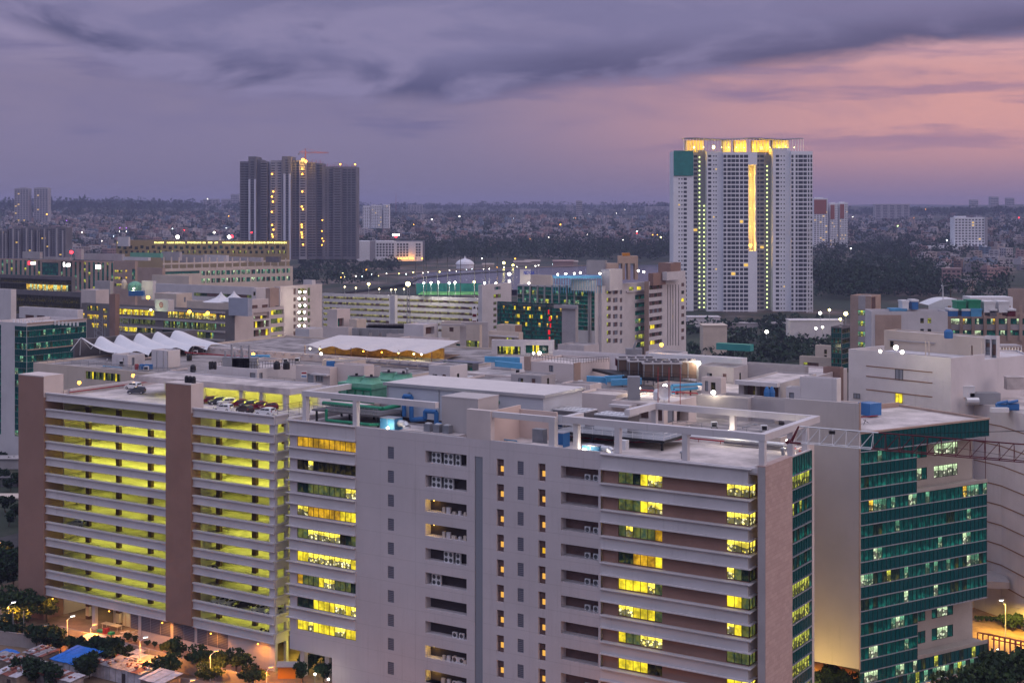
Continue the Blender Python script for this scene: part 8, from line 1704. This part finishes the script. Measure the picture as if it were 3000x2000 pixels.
t.box(tx(766), tx(832), ty(172), 0, 16, 'tw', 'slot_head', v1=ty(270)); t.box(tx(766), tx(832), ty(928), 0, 16, 'tw', 'slot_base')
t.box(tx(824), tx(832), ty(270), 5, 16, 'tw', 'slot_side', v1=ty(928))
def flood(name, label, p, e, col=(1, .55, .06), r=.6, m='lampo', group='floodlights of the tall white tower', soft=1.0, mount=True):
    mb = MB(); mb.lathe((0, 0, 0), [(r * .5, -r), (r, -.2 * r), (r * .9, r * .5), (r * .3, r * .8)], 8)
    o = thing(name, label, 'floodlight', p, group); part('lamp_head', mb, M[m], o, local=True)
    b = MB(); b.box(-r * .6, r * .6, -r * .6, r * .6, -r * 1.6, -r * 1.02); part('bracket', b, M['metalg'], o, local=True)
    if e:
        l = bpy.data.lights.new(name, 'POINT'); l.energy = e; l.color = col; l.shadow_soft_size = soft; lo = bpy.data.objects.new('glow', l); COL.objects.link(lo); lo.parent = o; lo.location = (0, -r * 1.8, 0)
    return o
for i, yv in enumerate((885, 740, 600, 460, 340)):
    flood('floodlight', 'orange floodlight low in the golden slot of the white tower' if i == 0 else 'small floodlight in the golden slot of the white tower', (t.X(tx(790)), t.y + 6, t.Z(ty(yv))), 6500 if i == 0 else 3600, r=1.4 if i == 0 else .25)
# crown: ring roof on slender columns
mb = MB(); ring = []
for i in range(41):
    f = i / 40; x = 280 + (1205 - 280) * f; ring.append((t.X(tx(x)), t.y + 10 - 9 * abs(math.sin(f * 2 * math.pi)) ** .7, t.Z(ty(64 - 6 * math.sin(f * 6.283 * 2 + 1)))))
for a, b in zip(ring, ring[1:]): mb.quad(a, b, (b[0], t.y + 32, b[2]), (a[0], t.y + 32, a[2])); mb.quad((a[0], a[1], a[2] - .9), (b[0], b[1], b[2] - .9), b, a)
part('crown_roof', mb, M['tmid'], t.o)
for i in range(0, 41, 1):
    mb = MB(); mb.tube((ring[i][0], ring[i][1] + .6, t.Z(ty(165))), (ring[i][0], ring[i][1] + .6, ring[i][2] - .5), .28, 5); part('crown_column', mb, M['tw'], t.o)
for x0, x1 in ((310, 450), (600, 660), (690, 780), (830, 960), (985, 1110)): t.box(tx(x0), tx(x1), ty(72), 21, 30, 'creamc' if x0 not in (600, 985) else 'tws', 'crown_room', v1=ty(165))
for i, (x, yv, e) in enumerate(((365, 130, 22000), (517, 126, 16000), (893, 132, 14000), (1080, 120, 12000), (760, 130, 9000), (640, 128, 9000), (1150, 128, 7000), (440, 128, 7000), (580, 128, 7000), (700, 128, 7000), (830, 128, 7000), (960, 128, 7000), (1030, 128, 7000))):
    flood('floodlight', ['floodlight under the crown at the tower end with green netting', 'bright floodlight under the crown above the stair light column', 'bright floodlight under the crown over the golden slot', 'dim floodlight under the crown at the end without netting', 'dim floodlight in the middle of the crown', 'dim floodlight under the crown beside the open stair', 'dim floodlight under the far crown end', *['small hidden floodlight under the tower crown'] * 6][i], (t.X(tx(x)), t.y + 18 if x > 600 else t.y + 14.5, t.Z(ty(yv))), e * .26, (1, .58, .04), r=1.3 if i in (1, 2) else .6 if i < 3 else .25, m='lampy' if i != 2 else 'lampo')
for i, x in enumerate((548, 604, 738, 1072)): flood('floodlight', 'orange uplight at the foot of the white tower', (t.X(tx(x)), t.y - 3.5, t.Z(ty(1412))), 30000, (1, .5, .1), r=1.1, group='uplights at the foot of the white tower')
t.box(tx(300), tx(1190), ty(1418), -3, 36, 'tws', 'podium')
for i in range(22):
    x = 320 + i * 39; mb = MB(); mb.box(t.X(tx(x)), t.X(tx(x + 14)), t.y - 3.1, t.y - 2.9, t.Z(ty(1432)), t.Z(ty(1420))); 
    if rn.random() < .7: part('podium_light', mb, M['lampo'], t.o)
mb = MB(); zz = t.z0
for x in (1200, 1245): mb.tube((t.X(tx(x)), t.y - 6, zz), (t.X(tx(x)), t.y - 6, t.Z(ty(1140))), .35, 4)
for j in range(28):
    z = zz + j * 3.0; mb.tube((t.X(tx(1200)), t.y - 6, z), (t.X(tx(1245)), t.y - 6, z), .25, 4); mb.tube((t.X(tx(1200)), t.y - 6, z), (t.X(tx(1245)), t.y - 6, z + 3), .2, 4)
single('hoist_mast', mb, M['metalw'], 'pale lattice hoist mast standing beside the white tower', 'hoist mast')
# towers under construction
def fx(x): return 600 + x / 3.92
def fy(y): return 400 + y / 3.92
t = Tow('unfinished_tower', 'dark unfinished high-rise slab with crane on top and orange work lights', 'tower', fx(395), fx(1740), 760, 1745)
for x0, x1, yt, yf, m in ((395, 500, 285, 4, 'tdk2'), (500, 590, 230, 0, 'tdk2'), (590, 640, 262, 6, 'tdk2'), (640, 715, 285, 2, 'tdk2'), (715, 750, 290, 12, 'tblue'), (750, 885, 272, 3, 'tmid'), (885, 990, 228, 0, 'tdk2'), (990, 1080, 272, 5, 'tdk2'), (1080, 1165, 275, 2, 'tmid'), (1165, 1270, 298, 5, 'tdk2'), (1270, 1345, 305, 8, 'tdk2'), (1345, 1475, 345, 4, 'tdk2'), (1475, 1565, 345, 1, 'tdk2'), (1565, 1735, 345, 4, 'tdk2')):
    t.box(fx(x0), fx(x1), fy(yt), yf, 40, m)
rn = random.Random(8)
for x0, x1, yt, yf, n in ((408, 440, 310, 4, 37), (452, 494, 310, 4, 37), (525, 565, 280, 0, 38), (645, 705, 300, 2, 37), (760, 800, 290, 3, 37), (832, 870, 290, 3, 37), (925, 960, 260, 0, 38), (1000, 1030, 290, 5, 37), (1040, 1072, 290, 5, 37), (1095, 1150, 290, 2, 37), (1180, 1225, 310, 5, 36), (1232, 1265, 310, 5, 36), (1280, 1335, 320, 8, 36), (1380, 1395, 370, 4, 35), (1420, 1465, 370, 4, 35), (1490, 1550, 370, 1, 35), (1580, 1625, 370, 4, 35), (1640, 1670, 370, 4, 35), (1685, 1725, 370, 4, 35)):
    t.col(fx(x0), fx(x1), fy(yt), fy(1380), n, .55, yf, 'tdark' if x0 < 1400 or x0 > 1480 else 'tdark')
t.windows()
mb = MB()
for j in range(37):
    z = t.Z(fy(300 + j * 29.2)); 
    for x0, x1, yf in ((397, 498, 3.2), (640, 714, 1.2), (752, 884, 2.3), (1082, 1162, 1.2), (1180, 1265, 4.3), (1480, 1562, .3)): mb.box(t.X(fx(x0)), t.X(fx(x1)), t.y + yf, t.y + yf + .8, z - .15, z + .35)
part('balcony_rail', mb, M['tmid'], t.o)
for x0, x1, yt in ((503, 524, 490), (567, 588, 490), (904, 928, 428), (964, 988, 428)): t.box(fx(x0), fx(x1), fy(yt), -1.2, -.1, 'tblue', 'pilaster')
for x, ys_ in ((780, (430, 632, 690, 748, 865, 1015, 1068, 1125, 1150)), (1122, (372, 432, 632, 805, 835, 1012, 1040, 1100, 1125, 1155, 1240)), (1355, (960, 1085, 1170, 1200, 1245))):
    for yv in ys_: flood('work_light', 'orange work light glowing on a floor of the unfinished tower', (t.X(fx(x + rn.uniform(-10, 10))), t.y - 1.6, t.Z(fy(yv))), 0, r=.95 if x != 1355 else .65, m='lampo', group='orange work lights on the unfinished tower')
for x, yv, e in ((1130, 265, 9000), (1162, 285, 9000), (1728, 322, 0), (1558, 320, 0)): flood('work_light', 'big orange floodlight on the top of the unfinished tower', (t.X(fx(x)), t.y - 2, t.Z(fy(yv))), e, r=1.6 if e else .9, group='orange floodlights on top of the unfinished tower')
mb = MB()
for i in range(60):
    x = 1180 + i * 9.2; yv = 298 if x < 1340 else 340; a = (t.X(fx(x)), t.y + 6 + rn.uniform(0, 20), t.Z(fy(yv + 10))); mb.tube(a, (a[0], a[1], a[2] + rn.uniform(2, 6)), .14, 4)
part('starter_bar', mb, M['redpipe'], t.o)
def tower_crane(label, p, ht, jib, cj, m, ang):
    o = thing('tower_crane', label, 'crane', p); ex = Vector((math.cos(ang), math.sin(ang), 0))
    mb = MB(); mb.box(-.7, .7, -.7, .7, 0, ht); part('mast', mb, M[m], o, local=True)
    mb = MB(); mb.tube((0, 0, ht), (0, 0, ht + 5.5), .5, 4); part('cat_head', mb, M[m], o, local=True)
    mb = MB()
    for dz_ in (0, 1.6): mb.tube(-ex * cj + UZ * (ht + dz_), ex * jib + UZ * (ht + dz_ * .6), .3, 4)
    for i in range(int(jib // 3)): mb.tube(ex * i * 3 + UZ * ht, ex * (i * 3 + 1.5) + UZ * (ht + 1.5), .16, 4); mb.tube(ex * (i * 3 + 1.5) + UZ * (ht + 1.5), ex * (i * 3 + 3) + UZ * ht, .16, 4)
    part('jib', mb, M[m], o, local=True)
    mb = MB(); mb.tube(UZ * (ht + 5.5), ex * jib * .7 + UZ * (ht + 1.2), .12, 4); mb.tube(UZ * (ht + 5.5), -ex * cj + UZ * (ht + 1.2), .12, 4); part('tie_bar', mb, M[m], o, local=True)
    mb = MB(); mb.para(-ex * cj + UZ * (ht - 2.2) - Vector((1, 1, 0)), (2.2, 0, 0), (0, 2, 0), (0, 0, 2.2)); part('counterweight', mb, M['tmid'], o, local=True)
    return o
M['craneo'] = mat('orange_red_crane_paint', (.42, .12, .07), .6)
tower_crane('orange red tower crane on top of the unfinished tower', (t.X(fx(1138)), t.y + 12, t.Z(fy(290))), 11, 29, 8, 'craneo', 0.05)
# other far towers: (name label u0 u1 vtop vbase y wall cols rows lit)
def slab(name, label, cat, u0, u1, vt, vb, y, m, nx, ny, top=None, group=None, lit=.03, d=22, frac=.5, seed=0, mw='tdark', vbot=None):
    t = Tow(name, label, cat, u0, u1, vb, y, group); rn = random.Random(seed); t.box(u0, u1, vt, 0, d, m)
    if top: t.box(u0 + (u1 - u0) * top[0], u0 + (u1 - u0) * top[1], vt - top[2], 3, d - 3, m, 'stair_head', v1=vt)
    w = (u1 - u0) / nx
    for i in range(nx): t.col(u0 + w * (i + .2), u0 + w * (i + .8), vt + 3, vb - 2, ny, frac, 0, mw, rn, lit, 'tlit')
    t.windows(); return t
slab('distant_tower', 'dark twin tower beside the empty sky, wider of the pair', 'tower', 42, 83, 552, 650, 3300, 'tmid', 5, 18, (.3, .8, 2), 'dark twin towers on the skyline', seed=1)
slab('distant_tower', 'dark twin tower with a lower step at its side', 'tower', 99, 140, 551, 650, 3300, 'tmid', 5, 18, (.2, .9, 2), 'dark twin towers on the skyline', seed=2)
for i, (u0, u1, vt) in enumerate(((595, 640, 583), (648, 676, 583), (676, 700, 569))): slab('distant_tower', ['pale hazy block with one lit sign on its roof edge', 'low hazy block beside the unfinished tower', 'taller hazy block against the unfinished tower'][i], 'tower', u0, u1, vt, 640, 5600, 'tmid', 5, 10, seed=3 + i, lit=0)
for i, (u0, u1, vt) in enumerate(((1063, 1085, 603), (1087, 1098, 600), (1098, 1118, 601), (1123, 1140, 599))): slab('apartment_slab', ['white slab of the apartment row, widest one', 'narrow grey link of the apartment row', 'white slab of the apartment row, in its middle', 'white slab of the apartment row at its far end with a red beacon'][i], 'apartment block', u0, u1, vt, 668, 2900, 'tw', 4, 14, None, 'white apartment row', seed=7 + i)
for i, (u0, u1, vt, vb) in enumerate(((1660, 1680, 600, 640), (1688, 1706, 588, 640), (1500, 1580, 612, 628), (1890, 1975, 605, 640), (2563, 2665, 598, 640), (2844, 2866, 585, 640), (2902, 2926, 576, 640), (2950, 2972, 580, 640), (2977, 2999, 606, 640), (1195, 1238, 600, 625))):
    slab('distant_tower', ['faint low tower beside the slim skyline tower', 'slim lone tower on the skyline between the two big towers', 'long low hazy block on the skyline', 'wide hazy block just past the edge of the white tower', 'wide hazy slab on the skyline beyond the red striped towers', 'shortest of three evenly spaced skyline towers', 'tallest of three evenly spaced skyline towers', 'middle height skyline tower of the evenly spaced three', 'low hazy block ending the skyline', 'very faint block above the smoky hills'][i], 'tower', u0, u1, vt, vb, 5400 if i not in (1, 4) else 4300, 'tmid', 5, 8, seed=20 + i, lit=0)
for i, (u0, u1, vt) in enumerate(((2384, 2425, 581), (2432, 2456, 596), (2460, 2484, 594))):
    t = slab('striped_tower', ['white tower with rust red upper floors touching the tallest tower', 'white and rust red tower, narrow one in the middle', 'white and rust red tower at the end of its row'][i], 'tower', u0, u1, vt, 725, 2300, 'tw', 5, 24, (.2, .7, 3), 'white and rust red towers', seed=40 + i, lit=.06)
    t.box(u0 + 1, u0 + (u1 - u0) * (.55 if i else .9), vt + 4, -.35, -.1, 'trust', 'painted_panel', v1=vt + 46)
t = slab('apartment_slab', 'white twelve storey block with square windows above the palm trees', 'apartment block', 2797, 2885, 637, 730, 2100, 'tw', 9, 11, (.1, .4, 4), seed=50, frac=.5); t.box(2885, 2893, 636, -1, 22, 'tmid', 'dark_end_wall')
t.box(2716, 2886, 719, -8, 0, 'tw', 'podium')
# cluster of mid-rise flats at the far left
for i, (u0, u1, vt) in enumerate(((0, 22, 675), (26, 62, 668), (66, 100, 666), (105, 118, 672), (120, 150, 668), (152, 192, 667))):
    t = slab('apartment_slab', ['dark flats cut by the picture edge', 'dark flats with pale balcony column, second from the picture edge', 'dark flats with white stair strip, third from the picture edge', 'narrow dark flats, fourth from the picture edge', 'dark flats with pale balcony column, fifth from the picture edge', 'flats at the end of the dark row with white balcony frames'][i], 'apartment block', u0, u1, vt, 757, 1500, 'tdk2', 4, 14, (.2, .6, 4), 'dark flats in a row', seed=60 + i, lit=.02)
    t.box(u0 + (u1 - u0) * .3, u0 + (u1 - u0) * .42, vt + 2, -1, -.1, 'tmid', 'balcony_column'); t.box(u0 + (u1 - u0) * .75, u0 + (u1 - u0) * .85, vt + 8, -1, -.1, 'tmid', 'balcony_column')
# hotel with lit facade near the lake
t = Tow('hotel_building', 'white gridded building floodlit orange with red sign on its roof', 'hotel', 1040, 1242, 765, 1900)
t.box(1040, 1083, 706, 0, 30, 'tw'); t.box(1083, 1100, 705, 1, 30, 'tmid'); t.box(1100, 1160, 706, 0, 30, 'tw'); t.box(1150, 1240, 706, 2, 30, 'tdk2'); t.box(1160, 1238, 708, 0, 2, 'tw')
for u in [1103 + 9 * i for i in range(6)]: t.col(u, u + 6, 712, 752, 5, .7, 0, 'tdark')
for u in [1163 + 9 * i for i in range(4)] + [1218, 1226]: t.col(u, u + 6, 712, 752, 5, .7, 0, 'tdark')
t.windows()
for i, u in enumerate((1168, 1176, 1184, 1192, 1203, 1210, 1237)): flood('floodlight', 'small orange uplight against the gridded hotel wall', (t.X(u), t.y - 3.5, t.Z(757)), 2600 if i == 4 else 350, (1, .36, .04), r=.9, group='orange uplights at the hotel')
mb = MB(); mb.box(t.X(1150), t.X(1169), t.y + 2, t.y + 2.6, t.Z(690), t.Z(686)); mb.box(t.X(1156), t.X(1163), t.y + 1.6, t.y + 1.9, t.Z(695), t.Z(690), 1); mb.box(t.X(1159), t.X(1160), t.y + 2.6, t.y + 3, t.Z(706), t.Z(690), 2)
single('roof_sign', mb, [M['lampw'], M['lampr'], M['metalg']], 'white and red lit sign on the hotel roof', 'sign')
# lattice mast and radio mast
mb = MB(); p = P(1160, 620, 4800); mb.tube((p.x, p.y, 60), (p.x, p.y, CZ + (620 - 568) / F * 4800), 1.2, 4, 0, .5); single('radio_mast', mb, M['redpipe'], 'thin radio mast on the far skyline', 'mast')
# ---- points of light over the city
LP = [('o', 137, 628, 3000, 3.0), ('o', 670, 633, 3000, 2.2), ('w', 1346, 634, 3600, 3.2), ('w', 1265, 643, 3400, 3.0), ('o', 1212, 658, 3000, 2.0), ('o', 1642, 658, 3000, 3.2), ('y', 1936, 695, 2300, 2.4), ('o', 1912, 688, 2400, 1.6), ('o', 1926, 688, 2400, 1.6), ('w', 1866, 678, 2500, 2.2), ('r', 1866, 684, 2500, 1.6), ('o', 1509, 758, 1950, 2.0), ('w', 1412, 757, 1950, 1.2), ('o', 1074, 791, 1700, 2.4), ('y', 1003, 801, 1650, 2.4), ('y', 988, 801, 1650, 1.5), ('w', 630, 682, 2400, 1.2), ('w', 627, 681, 1100, 1.6), ('r', 737, 681, 1000, 1.2), ('r', 540, 674, 2300, 2.0), ('w', 240, 681, 2500, 1.8), ('c', 505, 670, 2500, 1.5), ('w', 350, 678, 2500, 1.4), ('w', 370, 678, 2500, 1.4), ('p', 351, 668, 2500, 1.2), ('p', 370, 668, 2500, 1.2), ('p', 195, 646, 3000, 1.5), ('c', 332, 692, 2300, 1.0), ('w', 298, 706, 2000, 1.0), ('c', 663, 668, 2400, 1.2), ('w', 2493, 728, 1900, 2.0), ('c', 2469, 821, 1500, 1.6), ('c', 2774, 704, 2100, 2.2), ('o', 2743, 802, 1700, 1.6), ('o', 2991, 815, 1600, 2.0), ('o', 2712, 613, 5000, 2.5), ('o', 2733, 612, 5000, 2.5), ('o', 2822, 612, 5000, 2.5), ('o', 2572, 678, 3200, 1.8), ('o', 2695, 679, 3200, 2.0), ('g', 2630, 662, 3000, 3.0), ('r', 2985, 638, 3600, 3.5), ('w', 2630, 692, 2600, 1.2), ('o', 1745, 695, 2500, 1.0), ('w', 1608, 695, 2400, 1.2), ('w', 1720, 687, 2500, 1.2), ('w', 1806, 625, 4300, 2.0), ('c', 1505, 640, 3500, 1.2), ('w', 1825, 703, 2300, 1.2), ('o', 1553, 700, 2300, 1.0), ('w', 1830, 614, 4300, 1.0), ('w', 608, 583, 5500, 2.5)]
M['lampp'] = emit('lamp_violet', (.45, .15, 1), 8); M['lampg'] = emit('lamp_green', (.6, 1, .3), 10)
LM = dict(o='lampo', w='lampw', y='lampy', r='lampr', c='lampc', p='lampp', g='lampg'); LN = dict(o='orange', w='white', y='yellow', r='red', c='cool white', p='violet', g='green')
def city_lamp(k, u, v, y, r, group=None, label=None, pole=9):
    p = P(u, v, y); return lamp_thing('street_lamp', label or LN[k] + ' lamp glowing far off among houses and trees', p, r, LM[k], group or LN[k] + ' lamps in the far city', 'street lamp', pole=pole)
for k, u, v, y, r in LP: city_lamp(k, u, v, y, r * .42, )
lr = random.Random(9)
for i in range(90):
    u, v = lr.uniform(0, 3000), lr.uniform(625, 735)
    if 700 < u < 1045 or 1975 < u < 2385: continue
    p = GT(u, v); city_lamp(lr.choice('oowwyc'), u, v - 1.5, p.y - 10, lr.uniform(.25, .6) * p.y / 3000)
for i in range(26):
    f = i / 25; u = 990 + f * 620 + lr.uniform(-9, 9); v = 812 - f * 36 + lr.uniform(-3, 3); city_lamp(lr.choice('wwyyco'), u, v, (CZ - 20) * F / (v + 8 - HV), lr.uniform(.22, .5), 'lamps along the lakeside path', 'small lamp on the path along the lake')
for k, u, v, r in (('y', 1476, 770, 1.7), ('y', 1503, 777, 1.3), ('w', 1340, 783, .9), ('w', 1375, 784, .9), ('y', 1540, 790, 1.), ('w', 1492, 803, 1.7)): city_lamp(k, u, v, 1500 if v > 800 else 1800, r, 'lamps along the lakeside path', 'bright lamp on the lakeside path')
# domed pavilion by the water
p = GT(1362, 786); mb = MB(); mb.lathe((p.x, p.y, p.z), [(11, 0), (11, 5), (12, 5.2), (10.5, 8), (7, 10.5), (2, 12), (.8, 13.5), (.2, 16)], 18); single('domed_pavilion', mb, M['tw'], 'white domed pavilion on the lakeside path', 'pavilion', smooth=True)
for u, v, w, h in ((1430, 783, 14, 3), (1530, 778, 22, 4), (1560, 775, 20, 4), (1650, 780, 26, 6), (1670, 779, 20, 5)):
    q = GT(u, v); mb = MB(); mb.box(q.x - w / 2, q.x + w / 2, q.y, q.y + 8, q.z - 1, q.z + h); mb.para((q.x - w / 2 - 1, q.y - 1, q.z + h), (w + 2, 0, 0), (0, 5, 2), (0, 0, .4)); mb.para((q.x - w / 2 - 1, q.y + 9, q.z + h), (w + 2, 0, 0), (0, -5, 2), (0, 0, .4))
    single('lakeside_shed', mb, HM['cream'] if w < 24 else HM['pink'], 'low long shed on the far bank of the lake', 'shed', 'sheds on the far bank')
# haze: one closed box of thin air
hz = MB(); hz.box(-7600, 7600, -260, 12650, -1.0, 205.0)
hm_ = bpy.data.materials.new('thin_haze'); hm_.use_nodes = True; k = NG(hm_.node_tree); hm_.node_tree.nodes.clear()
pv = k.node('ShaderNodeVolumePrincipled'); pv.inputs['Color'].default_value = (.48, .51, .84, 1); pv.inputs['Density'].default_value = 0.000105; pv.inputs['Anisotropy'].default_value = 0.0
ho = k.node('ShaderNodeOutputMaterial'); k.l.new(pv.outputs[0], ho.inputs['Volume'])
haze = part('haze', hz, hm_); haze['kind'] = 'stuff'
